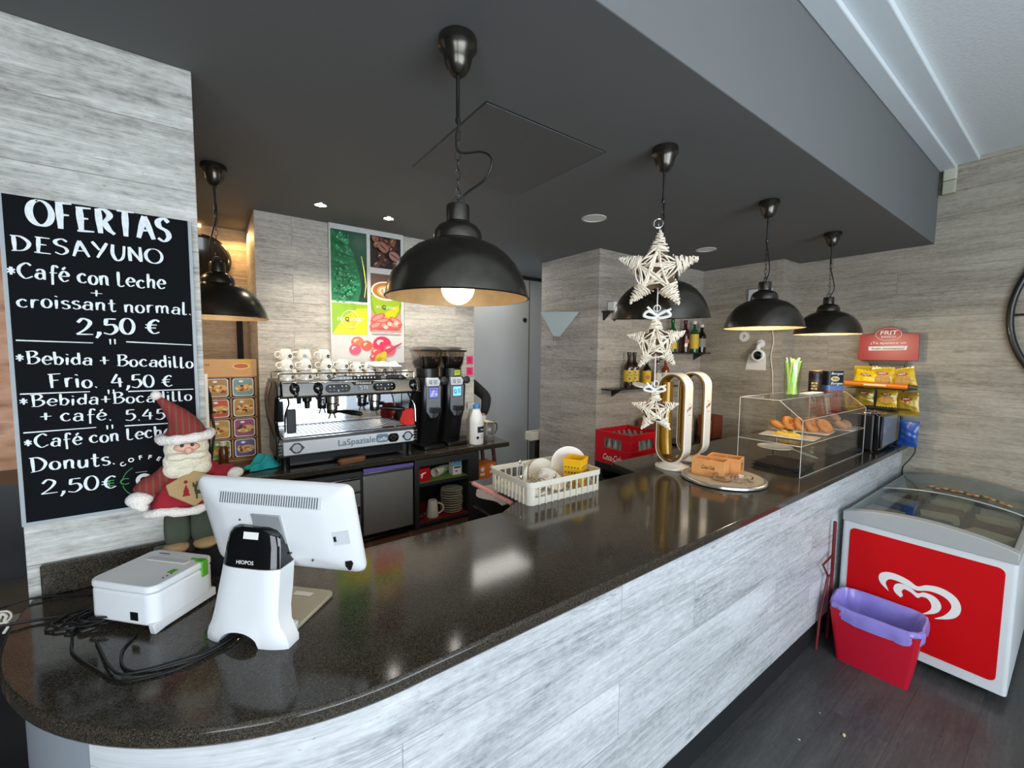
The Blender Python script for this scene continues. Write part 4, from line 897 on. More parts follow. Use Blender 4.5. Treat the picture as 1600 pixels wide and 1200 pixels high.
PLATEP = [(0, 0), (.055, 0), (.068, .004), (.098, .013), (.1, .016), (.096, .016), (.066, .008), (0, .006)]
bm = nb(); lathe(bm, [(r*1.05, z) for r, z in PLATEP], 40); ob('dish', bm, WHITEC, t)
t = thing('dinner_plate', 'cream plate leaning low against the far side of the basket', 'plate', (1.59, 1.87, ZB+.05), 0, rot=(math.radians(62), 0, math.radians(-25)))
bm = nb(); lathe(bm, [(r*.85, z) for r, z in PLATEP], 40); ob('dish', bm, CREAM, t)
t = thing('saucer', 'curved pale saucer leaning inside the basket middle', 'saucer', (1.54, 1.74, ZB+.045), 0, rot=(math.radians(28), math.radians(24), math.radians(-30)))
bm = nb(); lathe(bm, [(r*.78, z) for r, z in PLATEP], 40); ob('dish', bm, WHITEC, t)
for i, (x, y, rot, lab) in enumerate(((1.44, 1.715, (1.25, 0, -.6), 'wine glass lying tilted in the basket, bowl towards camera'), (1.47, 1.80, (1.0, .3, .9), 'wine glass leaning toward the far rim of the basket'), (1.60, 1.665, (1.45, 0, .4), 'wine glass lying behind the slats at the basket front'))):
    t = thing('wine_glass', lab, 'glass', (x, y, ZB+.05), 0, rot=rot, group='wine glasses in the basket')
    bm = nb(); lathe(bm, [(0, -.02), (.004, -.018), (.022, -.005), (.034, .02), (.035, .05), (.029, .08), (.027, .08), (.033, .05), (.032, .02), (.02, -.002), (0, -.014)], 22); ob('bowl', bm, GLASS, t)
    bm = nb(); cyl(bm, (0, 0, -.018), (0, 0, -.07), .003, n=8); ob('stem', bm, GLASS, t)
    bm = nb(); lathe(bm, [(0, -.072), (.028, -.073), (.028, -.075), (0, -.075)], 22); ob('foot', bm, GLASS, t)
def cloth_blob(name, lab, cat, loc, sx, sy, sz, mat, seed, rz=0, peaks=(), grp=None):
    r = random.Random(seed); n = 18; bm = nb(); V = []
    ph = [r.uniform(0, 6) for _ in range(8)]
    for i in range(n+1):
        row = []
        for j in range(n+1):
            u = i/n*2-1; v = j/n*2-1; e = max(0, 1-max(abs(u), abs(v))**2.4)
            f = .5+.22*math.sin(5*u+ph[0]+2*v)+.2*math.sin(6*v-3*u+ph[1])+.13*math.sin(11*u*v+ph[2]+7*v)
            z = e**.55*f
            for (pu, pv, ps, ph_) in peaks: z += ph_*math.exp(-((u-pu)**2+(v-pv)**2)/ps**2)
            row.append(bm.verts.new(((u+.1*math.sin(4*v+ph[3]))*sx*(1-.12*v*v), (v+.1*math.sin(4*u+ph[4]))*sy*(1-.12*u*u), .002+z*sz)))
        V.append(row)
    for i in range(n):
        for j in range(n): bm.faces.new((V[i][j], V[i+1][j], V[i+1][j+1], V[i][j+1]))
    o = ob(name, bm, mat, smooth=80); o.location = loc; o.rotation_euler = (0, 0, rz)
    so = o.modifiers.new('thick', 'SOLIDIFY'); so.thickness = .0025; so.offset = 1; s = o.modifiers.new('s', 'SUBSURF'); s.levels = s.render_levels = 1
    return tag(o, lab, cat, grp)
CLOTHW = pm('cloth_white', 'ddd9ca', .9, var=.03)
t = thing('napkin', 'folded cream paper napkin sticking up in the left of basket', 'napkin', (1.40, 1.79, ZB), .5)
bm = nb(); L_ = []
for k in range(9):
    v = k/8; hw = .034*math.sin(PI*(.12+.88*v)**.8)+.002; z = .005+.158*v; L_.append([bm.verts.new((-hw-.03*v, -.012*v+.006*math.sin(5*v), z)), bm.verts.new((-.012-.03*v, -.022*v-.012, z+.006)), bm.verts.new((hw-.02*v, .004*v, z-.004))])
for A, B in zip(L_, L_[1:]):
    for q in (0, 1): bm.faces.new((A[q], A[q+1], B[q+1], B[q]))
o = ob('leaf_fold', bm, CLOTHW, t, smooth=30); so = o.modifiers.new('th', 'SOLIDIFY'); so.thickness = .002
bm = nb(); poly(bm, frame((.01, .02, .002), (1, .3, 0), (-.2, -.1, 1)), [(-.03, 0), (.035, 0), (.045, .05), (.0, .105), (-.03, .06)]); o = ob('back_fold', bm, CLOTHW, t, smooth=False); so = o.modifiers.new('th', 'SOLIDIFY'); so.thickness = .002
cloth_blob('napkin', 'crumpled cream paper napkin lying at the front left of basket', 'napkin', (1.36, 1.67, ZB), .06, .05, .10, CLOTHW, 9, 0)
for i, (a, b) in enumerate((((1.41, 1.86, .02), (1.45, 1.90, .13)), ((1.36, 1.74, .02), (1.33, 1.73, .10)), ((1.43, 1.63, .02), (1.52, 1.68, .09)))):
    t = thing('teaspoon', ('steel spoon standing near the far slats of the basket', 'steel spoon leaning on the left rim of the basket', 'steel spoon lying by the front slats of the basket')[i], 'spoon', (0, 0, ZB))
    bm = nb(); tube(bm, [a, b], [.002, .003], 6); sph(bm, b, (.010, .005, .014), 10); ob('spoon', bm, CHROME, t)

# glasswasher and towel beneath the basket
t = thing('glasswasher', 'dark glasswasher cabinet with dot buttons under the dish basket', 'dishwasher', (1.58, 1.98, 0))
bm = nb(); box(bm, -.27, .30, -.255, .27, .02, 1.055); ob('body', bm, BLACKP, t, bev=.004)
bm = nb()
for i in range(2):
    for j in range(3): disc(bm, side(-.2705, -.12-i*.035, .98-j*.022), .006, n=10)
ob('buttons', bm, pm('button_grey', '9a9a94', .5), t, smooth=False)
bm = nb(); box(bm, -.275, -.27, -.25, .2, .915, .925); ob('trim_strip', bm, CHROME, t)
for x in (-.24, .27):
    for y in (-.22, .24): bm = nb(); cyl(bm, (x, y, 0), (x, y, .022), .02); ob('foot', bm, BLACKP, t)
cloth_blob('towel', 'grey and pink towel folded under the left side of the basket', 'towel', (1.42, 1.93, 1.056), .2, .17, .022, pm('towel_grey', '8a8079', .95, var=.2, nscale=40), 3)
t = thing('towel', 'pink towel edge draped below the basket corner', 'towel', (0, 0, 0))
bm = nb(); tube(bm, curve([(1.295, 2.16, 1.068), (1.292, 2.05, 1.070), (1.292, 1.9, 1.066), (1.290, 1.80, 1.068), (1.288, 1.75, 1.066)]), .014, 8); ob('fold', bm, pm('towel_pink', 'c48a86', .95, var=.1, nscale=60), t)

# beer towers
def tower(label, x, y, fac=1):
    t = thing('beer_tower', label, 'beer tap', (x, y, ZT), math.radians(8))
    # upright loop in the YZ plane, band width along X
    def loop(w, h, n=14):
        P = []; r = w/2
        for k in range(n+1): an = PI*k/n; P.append((r*math.cos(an), h-r+r*math.sin(an)))
        for k in range(n+1): an = PI+PI*k/n; P.append((r*math.cos(an), r+r*math.sin(an)))
        return P
    def ringband(o, i, x0, x1, zo):
        bm = nb(); A = []
        for L, xx in ((o, x0), (o, x1), (i, x1), (i, x0)): A.append([bm.verts.new((xx, u, v+zo)) for u, v in L])
        n = len(o); fs = []
        for P, Q in zip(A, A[1:]+A[:1]):
            for k in range(n): fs.append(bm.faces.new((P[k], P[(k+1) % n], Q[(k+1) % n], Q[k])))
        bmesh.ops.recalc_face_normals(bm, faces=fs); return bm
    o = loop(.20, .605); i = [(u*.88, .0115+(v)*.962) for u, v in o]; i2 = [(u*.77, .022+v*.928) for u, v in o]
    ob('loop', ringband(o, i, -.055, .055, .035), pm('tower_white', 'e3dfd3', .3, coat=.3, var=.01), t, bev=.006)
    ob('gold_liner', ringband(i, i2, -.058, .058, .035), pm('tower_gold', '8d6a2c', .35, .7, var=.08), t, bev=.002)
    bm = nb(); lathe(bm, [(0, 0), (.098, 0), (.1, .004), (.098, .014), (.07, .022), (.05, .04), (.04, .06)], 32)
    for v in bm.verts: v.co.y *= 1.15
    ob('base', bm, MATS['tower_white'], t)
    bm = nb(); tube(bm, curve([(.0, .052, .575), (.0, .052, .4), (0, .050, .2), (0, .040, .09)]), .036, 14); ob('beer_column', bm, pm('beer_amber', 'a57c22', .25, .3, coat=.3, var=.05), t)
    a = Art(front(0, -.1005, .40)); MA = pm('maroon_print', '8c2434', .5); a.rect(pm('print_grey', '8a8378', .6), 0, .038, .03, .003); a._do(MA, lambda M: text(a.bm, 'San Miguel', M @ Matrix.Rotation(.35, 4, 'Z'), .075, .020, .012, 'C', .3)); a.rect(pm('print_grey', '8a8378', .6), .006, -.034, .036, .004); a.done('lettering', t)
    return t
tower('white and gold looped beer tower nearer the camera', 2.53, 1.625)
tower('white and gold looped beer tower behind the nearer one', 2.835, 1.665)
t = thing('beer_faucet', 'chrome and black beer faucet with round white badge behind the stars', 'tap', (2.86, 1.90, ZT))
bm = nb(); cyl(bm, (0, 0, 0), (0, 0, .50), .02); lathe(bm, [(.0, .50), (.026, .50), (.028, .53), (0, .535)], 20); ob('column', bm, BLACKM, t)
bm = nb(); cyl(bm, (0, 0, .47), (-.20, 0, .47), .013); cyl(bm, (-.20, 0, .50), (-.20, 0, .36), .014, .009); ob('spout', bm, CHROME, t)
bm = nb(); cyl(bm, (-.20, 0, .49), (-.20, 0, .56), .007); ob('handle', bm, CHROME, t)
bm = nb(); M = Matrix.Translation((-.29, .03, .535)) @ Matrix.Rotation(.25, 4, 'X'); lathe(bm, [(0, -.006), (.06, -.006), (.062, 0), (.06, .006), (0, .006)], 28, M=M); cyl(bm, (-.24, .03, .535), (-.19, 0, .525), .008); ob('badge', bm, WHITEC, t)

# round tray with holders
t = thing('lazy_susan', 'round beige tray with chrome rim at the bar edge', 'tray', (2.55, 1.29, ZT))
bm = nb(); lathe(bm, [(0, .016), (.215, .016), (.216, .022), (0, .022)], 56); ob('top', bm, pm('tray_beige', 'a99b84', .5), t)
bm = nb(); lathe(bm, [(.205, .0), (.232, 0), (.240, .006), (.238, .016), (.224, .021), (.2165, .0205), (.2165, .015), (.205, .012)], 56, close=True); ob('rim', bm, pm('tray_rim', 'bdbdb8', .22, .8, var=0), t)
BOXW = pm('box_wood', 'd6965a', .5, var=.12, nscale=14)
ZR = ZT+.0225
def crate_box(label, x, y, rz, L, W, Hh, letters, stamp):
    t = thing('wooden_caddy', label, 'box', (x, y, ZR), rz, group=None)
    bm = nb(); th = .008
    box(bm, -W/2, W/2, -L/2, L/2, 0, .008); box(bm, -W/2, -W/2+th, -L/2, L/2, .008, Hh); box(bm, W/2-th, W/2, -L/2, L/2, .008, Hh); box(bm, -W/2+th, W/2-th, -L/2, -L/2+th, .008, Hh); box(bm, -W/2+th, W/2-th, L/2-th, L/2, .008, Hh)
    ob('body', bm, BOXW, t, bev=.0015)
    bm = nb(); box(bm, -W/2+th, W/2-th, -.004, .004, .008, Hh-.012); ob('divider', bm, BOXW, t)
    if letters: a = Art(side(-W/2-.0003, 0, Hh*.5)); a.text(BLACKP, 'Coca-Cola', 0, -.008, .075, .024, .012, .25); a.done('lettering', t)
    if stamp: a = Art(front(0, -L/2-.0003, Hh*.5)); SB = pm('stamp_brown', '7a5232', .7); a.rect(SB, 0, .0, .038, .046); a.rect(BOXW, 0, -.005, .026, .028); a.rect(SB, -.004, -.004, .012, .016); a.done('stamp', t)
crate_box('wooden caddy box with soda script on its side, on round tray', 2.515, 1.355, math.radians(14), .19, .105, .098, True, False)
crate_box('wooden caddy box with square stamp, right one on round tray', 2.65, 1.33, math.radians(14), .19, .12, .10, False, True)
for x, y, lab in ((2.455, 1.245, 'clear glass ashtray on round tray, left of the other ashtray'), (2.52, 1.155, 'clear glass ashtray nearest the tray edge, right of the other')):
    t = thing('ashtray', lab, 'ashtray', (x, y, ZR), group='glass ashtrays on the round tray')
    bm = nb(); lathe(bm, [(0, 0), (.05, 0), (.052, .003), (.053, .03), (.050, .032), (.044, .03), (.042, .008), (0, .007)], 32); ob('dish', bm, GLASS, t)

# ================================================================== HANGING STARS
def wick(bm, core, R, depth, seed, strands=60):
    r = random.Random(seed); tips = [Vector((R*math.sin(2*PI*k/5), 0, R*math.cos(2*PI*k/5))) for k in range(5)]
    inn = [Vector((.46*R*math.sin(2*PI*(k+.5)/5), 0, .46*R*math.cos(2*PI*(k+.5)/5))) for k in range(5)]
    th = R*.023
    for k in range(5):
        c = tips[k]; a = inn[k-1]; b = inn[k]
        # wraps round the arm
        n = 13
        P = []
        for s in range(n*8+1):
            u = s/(n*8); u2 = .12+.86*u; an = 2*PI*s/8+r.uniform(-.12, .12)
            l = a.lerp(c, u2); q = b.lerp(c, u2); m = (l+q)/2; hw = (l-q).length/2+th*.6; d = depth*(1-u2)*.75+th
            P.append(m+(l-q).normalized()*hw*math.cos(an)+Vector((0, d*math.sin(an), 0))+Vector((r.uniform(-1, 1), 0, r.uniform(-1, 1)))*th*.9)
        tube(bm, P, th*r.uniform(.8, 1.05), 5)
    pts = tips+inn
    for s in range(strands):
        i, j = r.sample(range(5), 2); a = tips[i].lerp(Vector(), r.uniform(.35, .75)); b = tips[j].lerp(Vector(), r.uniform(.35, .75)); o = Vector((r.uniform(-1, 1), 0, r.uniform(-1, 1)))*R*.06
        sg = -1 if s % 3 else 1
        m = (a+b)/2+o; m.y = sg*depth*r.uniform(.55, .9); a = a+o*.5; b = b-o*.5; a.y = sg*depth*.35; b.y = sg*depth*.35
        tube(bm, curve([a, m, b], 5), th*r.uniform(.75, 1.1), 5)
    V = []
    for y in (-1, 1):
        for k in range(5): V.append((tips[k]*.9, inn[k]*.92))
    f = [core.verts.new(Vector((0, s*depth*.55, 0))) for s in (-1, 1)]; L = []
    for k in range(5): L += [core.verts.new(tips[k]*.92), core.verts.new(inn[k]*.9)]
    for k in range(10):
        core.faces.new((L[k], L[(k+1) % 10], f[0])); core.faces.new((L[(k+1) % 10], L[k], f[1]))
t = thing('star_garland', 'string of three white wicker stars hanging in front of lamp', 'garland', (1.538, 1.085, 1.30), math.radians(-54))
GZ = 1.30
bm = nb(); tube(bm, curve([(.0, 0, .93), (.0, 0, .72), (0, 0, .50), (0, 0, .3)]), .0022, 6); tube(bm, curve([(0, 0, .93), (0, .02, 1.07), (-.002, .15, 1.12), (-.003, .228, 1.16)]), .0022, 6); tube(bm, curve([(.0, -.002, 1.03-.05), (.02, -.005, .985), (.035, -.005, 1.0)]), .003, 6); ob('string', bm, PAPER, t)
for i, (zc, R, dep) in enumerate(((.905, .166, .045), (.610, .122, .036), (.322, .099, .03))):
    bm = nb(); core = nb(); wick(bm, core, R, dep, 20+i); M = Matrix.Translation((.006*(i-1), 0, zc)) @ Matrix.Rotation((.05, -.06, -.04)[i], 4, 'Y')
    for b in (bm, core):
        for v in b.verts: v.co = M @ v.co
    s = ob('star', bm, WICKER, t); bmesh.ops.recalc_face_normals(core, faces=core.faces); ob('star_gap_shade', core, WICKER_GAP, s, smooth=False)  # dark body added inside so the gaps between strands look shaded
    bm = nb(); r = R*.11; P = [(r*math.cos(a)+M.translation.x, 0, zc+R*1.05+r+r*math.sin(a)) for a in [2*PI*k/16 for k in range(16)]]; tube(bm, P, R*.018, 6, closed=True); ob('ring', bm, PAPER if i else CHROME, s)
    if i:
        bm = nb()
        for sg in (-1, 1): tube(bm, curve([(0, -.01, zc+R*.92), (sg*R*.28, -.02, zc+R*1.05), (sg*R*.42, -.016, zc+R*.9), (sg*R*.1, -.014, zc+R*.82), (0, -.01, zc+R*.9)]), R*.05, 6)
        tube(bm, [(0, -.012, zc+R*.9), (R*.45, -.02, zc+R*1.12)], R*.04, 6); tube(bm, [(-R*.0, -.012, zc+R*.9), (-R*.32, -.02, zc+R*1.2)], R*.04, 6); ob('bow', bm, PAPER, s)

# ================================================================== DISPLAY CASE
t = thing('display_case', 'clear acrylic pastry case with sloped front on the bar', 'display case', (0, 0, 0))
X0, X1, Y0, YS, Y1 = 2.95, 4.17, 1.02, 1.156, 1.40; ZA, ZF, ZTOP, ZS = 1.1045, 1.462, 1.575, 1.30
PANE = thin_glass('acrylic_pane', (.975, .97, .955), .06)
prof = [(Y0, ZA), (Y0, ZF), (YS, ZTOP), (Y1, ZTOP), (Y1, ZA)]
for nm, x in (('side_pane', X0), ('side_pane', X1)):
    bm = nb(); prism(bm, prof, 'x', x-.002, x+.002); ob(nm, bm, PANE, t, smooth=False)
bm = nb(); box(bm, X0+.003, X1-.003, Y0-.002, Y0+.002, ZA, ZF); ob('front_pane', bm, PANE, t)
bm = nb(); prism(bm, [(Y0, ZF), (YS, ZTOP), (YS, ZTOP+.004), (Y0-.002, ZF+.003)], 'x', X0+.003, X1-.003); ob('sloped_pane', bm, PANE, t)
bm = nb(); box(bm, X0+.003, X1-.003, YS, Y1, ZTOP, ZTOP+.004); ob('top_pane', bm, PANE, t)
bm = nb(); box(bm, X0+.003, X1-.003, Y0+.003, Y1, ZS-.004, ZS); ob('shelf_pane', bm, PANE, t)
bm = nb(); E = .0024
def edge(a, b): cyl(bm, a, b, E, n=6)
for x in (X0, X1):
    P = [(x, y, z) for y, z in prof]
    for a, b in zip(P, P[1:]): edge(a, b)
    edge((x, Y0, ZS), (x, Y1, ZS))
for y, z in ((Y0, ZA), (Y0, ZF), (YS, ZTOP), (Y1, ZTOP), (Y0+.002, ZS)): edge((X0, y, z), (X1, y, z))
edge((3.56, Y1, ZA), (3.56, Y1, ZS))
ob('bright_edges', bm, ACRYL, t)
ZS += .001
def flat_plate(label, x, y, lx, ly, rz, z, mat=None, cat='plate'):
    t = thing('serving_plate', label, cat, (x, y, z), rz)
    bm = nb(); rbox(bm, -lx/2+.012, lx/2-.012, -ly/2+.012, ly/2-.012, 0, .004, .01); rbox(bm, -lx/2, lx/2, -ly/2, ly/2, .004, .008, .012); ob('dish', bm, mat or WHITEC, t, bev=.002); return t
flat_plate('white rectangular plate carrying the ring doughnuts', 3.60, 1.245, .36, .235, math.radians(-84), ZS)
flat_plate('white plate carrying the sugared buns', 3.95, 1.20, .36, .22, math.radians(-84), ZS)
flat_plate('cream rectangular plate with shredded yellow filling nearest the case front', 3.26, 1.205, .33, .19, math.radians(-84), ZS)
DON = pm('doughnut_dough', 'cf8233', .5, var=.16, nscale=28, bump=.25); BUN = pm('sugared_bun', 'b58463', .75, var=.14, nscale=30, bump=.4)
def dough(bm, R, r):
    n, k = 32, 16; V = []
    for i in range(n):
        a = 2*PI*i/n; V.append([])
        for j in range(k):
            b = 2*PI*j/k; V[-1].append(bm.verts.new(((R+r*math.cos(b))*math.cos(a), (R+r*math.cos(b))*math.sin(a), r*.78*math.sin(b)+.002*math.sin(3*a))))
    for i in range(n):
        for j in range(k): bm.faces.new((V[i][j], V[(i+1) % n][j], V[(i+1) % n][(j+1) % k], V[i][(j+1) % k]))
bm = nb(); dough(bm, .034, .026); d0 = ob('doughnut', bm, DON); tag(d0, 'golden ring doughnut at the far end of the doughnut row, lying nearly flat', 'doughnut', 'ring doughnuts in the case')
d0.location = (3.50, 1.375, ZS+.036); d0.rotation_euler = (.35, .1, 0)
for i, (x, y, tx, lab) in enumerate(((3.545, 1.315, .95, 'golden ring doughnut standing second from the far end of the row'), (3.57, 1.245, 1.0, 'golden ring doughnut standing in the middle of the row'), (3.585, 1.18, 1.0, 'golden ring doughnut standing second from the near end of the row'), (3.63, 1.115, .8, 'golden ring doughnut leaning nearest the case front at the row end'))):
    o = d0.copy(); COL.objects.link(o); o.location = (x, y, ZS+.052); o.rotation_euler = (tx, 0, -.25); o['label'] = lab
bm = nb(); sph(bm, (0, 0, 0), (.048, .036, .030), 20)
for v in bm.verts: v.co.z += .005*math.sin(60*v.co.x)+.003*math.sin(80*v.co.y); 
b0 = ob('sugared_bun', bm, BUN); tag(b0, 'sugared brown bun at the back left of the bun plate', 'bun', 'sugared buns in the case'); b0.location = (3.88, 1.31, ZS+.038)
for x, y, z, rz, lab in ((3.97, 1.29, .038, .4, 'sugared brown bun at the back middle of the bun plate'), (4.02, 1.21, .038, 1.0, 'sugared brown bun on the right side of the bun plate'), (3.90, 1.20, .038, .2, 'sugared brown bun in the middle of the bun plate'), (3.87, 1.09, .038, 1.4, 'sugared brown bun nearest the case front, left one'), (3.97, 1.085, .036, .5, 'pale pointed bun nearest the case front, right one'), (3.94, 1.15, .085, .9, 'sugared brown bun piled on top of the others')):
    o = b0.copy(); COL.objects.link(o); o.location = (x, y, ZS+z); o.rotation_euler = (.1, -.1, rz); o['label'] = lab
r = random.Random(8)
bm = nb()
for k in range(170):
    a, q = r.uniform(0, 2*PI), r.uniform(0, 1)**.5; x, y = .035*q*math.cos(a), .075*q*math.sin(a)
    z = .004+.032*(1-q*q)*r.uniform(.4, 1); d = Vector((r.uniform(-1, 1), r.uniform(-1, 1), r.uniform(-.25, .25))).normalized()*r.uniform(.008, .016)
    c = Vector((x, y, z)); tube(bm, [c-d, c+d], .0024, 5)
sph(bm, (0, 0, 0.004), (.042, .085, .02), 16)
o = ob('shredded_cheese', bm, pm('cheese_yellow', 'ecc64e', .6, var=.12)); o.location = (3.26, 1.215, ZS+.009); tag(o, 'heap of shredded yellow cheese on the cream plate', 'cheese'); o['kind'] = 'stuff'
t = thing('serving_tongs', 'small black tongs resting on the yellow cheese', 'tongs', (3.26, 1.22, ZS+.046), .9)
bm = nb(); tube(bm, [(-.05, -.008, 0), (.04, 0, .004)], .004, 6); tube(bm, [(-.05, .010, 0), (.04, 0, .004)], .004, 6); ob('tongs', bm, BLACKP, t)
# lower level
t = thing('cake_plate', 'round white plate raised on a small stand under the case shelf', 'plate', (3.46, 1.37, ZT))
bm = nb(); lathe(bm, [(0, .055), (.055, .055), (.10, .068), (.118, .074), (.116, .078), (.06, .062), (0, .062)], 40); ob('dish', bm, WHITEC, t)
bm = nb(); lathe(bm, [(0, 0), (.05, 0), (.052, .004), (.018, .01), (.015, .05), (.03, .055), (0, .056)], 24); ob('stand', bm, GLASS, t)
t = thing('cake_server', 'pale plastic cake server lying across the plate and slates', 'server', (3.44, 1.20, ZT+.07), math.radians(-100))
bm = nb(); prism(bm, [(-.09, -.012), (-.02, -.008), (.02, -.024), (.10, -.02), (.125, 0), (.10, .02), (.02, .024), (-.02, .008), (-.09, .012)], 'z', 0, .003, Matrix.Rotation(.16, 4, 'Y')); ob('blade', bm, pm('server_plastic', 'cfcabc', .2), t)
bm = nb(); box(bm, -.155, .155, -.13, .13, 0, .006)
SL = pm('slate', '1d1c1c', .6, var=.1, nscale=30, bump=.3); s0 = ob('slate_board', bm, SL, bev=.001); tag(s0, 'black slate serving board at the bottom of the slate stack', 'board', 'slate boards under the pastries')
s0.location = (3.17, 1.20, ZT); s0.rotation_euler = (0, 0, .04)
for k, lab in ((1, 'black slate serving board second in the stack from the bottom'), (2, 'black slate serving board third in the stack from the bottom'), (3, 'black slate serving board on top of the slate stack')):
    o = s0.copy(); COL.objects.link(o); o['label'] = lab; o.location = (3.17+.012*k, 1.20+(.008 if k % 2 else -.006), ZT+k*.0085); o.rotation_euler = (0, 0, .04+(-.08 if k % 2 else .05))
# on top of the case
ZC = ZTOP+.0055
t = thing('straw_tumbler', 'tall clear tumbler full of neon straws on top of the pastry case', 'glass', (3.34, 1.235, ZC)); t.scale = (1.22, 1.22, 1.18)
bm = nb(); lathe(bm, [(0, 0), (.036, 0), (.037, .004), (.046, .20), (.0445, .20), (.035, .008), (0, .007)], 28); ob('tumbler', bm, thin_glass('tumbler_glass', (.90, .95, .80), .3), t)
SY = [pm('straw_yellow', 'eef27a', .35, emit=.0), pm('straw_lime', 'cdf08a', .35), pm('straw_aqua', 'aee8cc', .35), pm('straw_white', 'e9f2e2', .35)]
for k in range(18):
    a = k*2.4; q = .012+.018*((k*7) % 5)/5; b = a+1.6+.3*math.sin(k)
    bm = nb(); tube(bm, [(q*math.cos(a), q*math.sin(a), .009), (.036*math.cos(b), .036*math.sin(b), .205+.028*((k*3) % 4)/4)], .0038, 8); ob('straw', bm, SY[(k*5+k//3) % 4 if k % 3 else 0], t)
t = thing('paper_sheet', 'folded white paper lying on top of the pastry case', 'paper', (3.62, 1.22, ZC))
bm = nb(); box(bm, -.12, .15, -.04, .03, 0, .008); ob('sheet', bm, PAPER, t)
TB = pm('tin_dark', '24262e', .35, .3); TG = pm('tin_gold', 'b99a52', .35, .3); TBL = pm('tin_blue', '5a78a8', .4)
t = thing('snack_tin', 'slim dark tin with gold print, left of two on the pastry case', 'tin', (3.85, 1.265, ZC))
bm = nb(); lathe(bm, [(0, 0), (.042, 0), (.044, .003), (.044, .157), (.042, .16), (0, .16)], 32); ob('can', bm, pm('tin_brown', '4a2e22', .35, .2), t)
bm = nb(); lathe(bm, [(.0443, .10), (.0446, .10), (.0446, .145), (.0443, .145)], 32); ob('band', bm, TB, t)
bm = nb(); lathe(bm, [(.040, .1602), (.043, .1602), (.043, .166), (0, .166)], 32); ob('lid', bm, TG, t)
a = Art(frame((-.0455, -.012, .05), (.2, -1, 0), (0, 0, 1)))
for k in range(9): a.ell(TG if k % 2 else pm('tin_cream', 'd8cba4', .4), -.014+(k % 3)*.013, .02-(k//3)*.022, .007, .009)
a.done('print', t)
t = thing('snack_tin', 'wide navy tin with white lettering, right of two on the pastry case', 'tin', (3.95, 1.19, ZC), math.radians(-35))
bm = nb(); rbox(bm, -.065, .065, -.05, .05, 0, .165, .02); ob('can', bm, TB, t, bev=.002)
bm = nb(); rbox(bm, -.066, .066, -.051, .051, .015, .055, .021); ob('blue_band', bm, TBL, t)
bm = nb(); rbox(bm, -.0662, .0662, -.0512, .0512, .0, .014, .021); ob('red_band', bm, pm('tin_red', 'a34a44', .4), t)
a = Art(front(0, -.0518, .08)); a.ell(pm('tin_cream', 'd8cba4', .4), -.012, .025, .035, .02); a.ell(TG, -.02, .027, .012, .01); a.ell(TG, .003, .023, .012, .009); a.text(WHITEPAINT, 'Borges', .0, -.018, .09, .02, .015, .25); a.text(WHITEPAINT, 'Borges', .0, .058, .09, .018, .015, .25); a.done('print', t)

# ================================================================== MICROWAVE
t = thing('microwave', 'black microwave oven with grey glass door at the end of the bar', 'microwave', (4.53, 1.125, ZT))
bm = nb(); rbox(bm, -.255, .255, -.14, .18, .012, .30, .02); ob('body', bm, BLACKP, t, bev=.006)
bm = nb(); rbox(bm, -.258, .258, -.172, -.141, .014, .30, .012); d = ob('door', bm, BLACKG, t, bev=.006)
bm = nb(); box(bm, -.17, .235, -.1745, -.1725, .04, .275); ob('window', bm, pm('micro_glass', '8a8a80', .12), d)
bm = nb(); box(bm, -.235, -.19, -.184, -.1725, .03, .285); ob('handle', bm, BLACKP, d, bev=.006)
for x in (-.22, .22):
    for y in (-.12, .15): bm = nb(); cyl(bm, (x, y, 0), (x, y, .013), .015); ob('foot', bm, RUBBER, t)
cloth_blob('foil_scraps', 'crinkled silver foil scraps lying on top of the microwave', 'foil', (4.35, 1.02, 1.402), .07, .05, .03, CHROME, 6)
cable('power_cable', 'black power cable drooping from the microwave behind the freezer', [(4.80, 1.05, 1.12), (4.86, .96, 1.13), (4.91, .87, 1.12), (4.92, .85, 1.05), (4.91, .88, .97), (4.90, .92, .88), (4.93, .9, .7), (4.945, .88, .4)], .005)

# ================================================================== SNACK STAND
t = thing('snack_rack', 'black snack display rack with red header sign by the right wall', 'rack', (4.85, 1.07, ZT))
bm = nb()
for y in (-.12, .12): cyl(bm, (.05, y, 0), (.05, y, .80), .009, n=8)
box(bm, -.02, .08, -.14, .14, 0, .012)
ob('frame', bm, BLACKM, t)
for z, d in ((.315, -.12), (.48, -.225)): bm = nb(); box(bm, d, .06, -.205, .205, z, z+.006); ob('shelf', bm, BLACKM, t)
bm = nb(); box(bm, .035, .055, -.13, .13, .69, .80); ob('back_plate', bm, BLACKM, t)
bm = nb(); HD = [(-.205, .735), (-.195, .725), (.195, .725), (.205, .735), (.200, .945), (.19, .957), (.09, .962)]+[(.088*math.cos(a), .962+.058*math.sin(a)) for a in [PI*k/14 for k in range(1, 14)]]+[(-.09, .962), (-.19, .957), (-.2, .945)]
prism(bm, HD, 'x', .015, .03); h_ = ob('header_sign', bm, pm('sign_red', 'a51622', .35, var=.02), t, bev=.002)
a = Art(side(.0148, 0, .84)); a.ring(WHITEPAINT, 0, .115, .086, .089, 0, 360, .62); a.text(WHITEPAINT, 'FRIT', 0, .112, .115, .036, .02, .12); a.text(WHITEPAINT, 'RAVICH', 0, .085, .095, .018, .01)
a.text(WHITEPAINT, '¿Te apetece un', 0, .03, .24, .022, .008); a.poly(WHITEPAINT, [(-.13, -.028), (.125, -.022), (.13, .012), (-.132, .008)]); a.text(pm('sign_ink', '4a1a1c', .6), 'buen momento?', 0, -.018, .22, .020, .01, .15); a.done('lettering', h_)
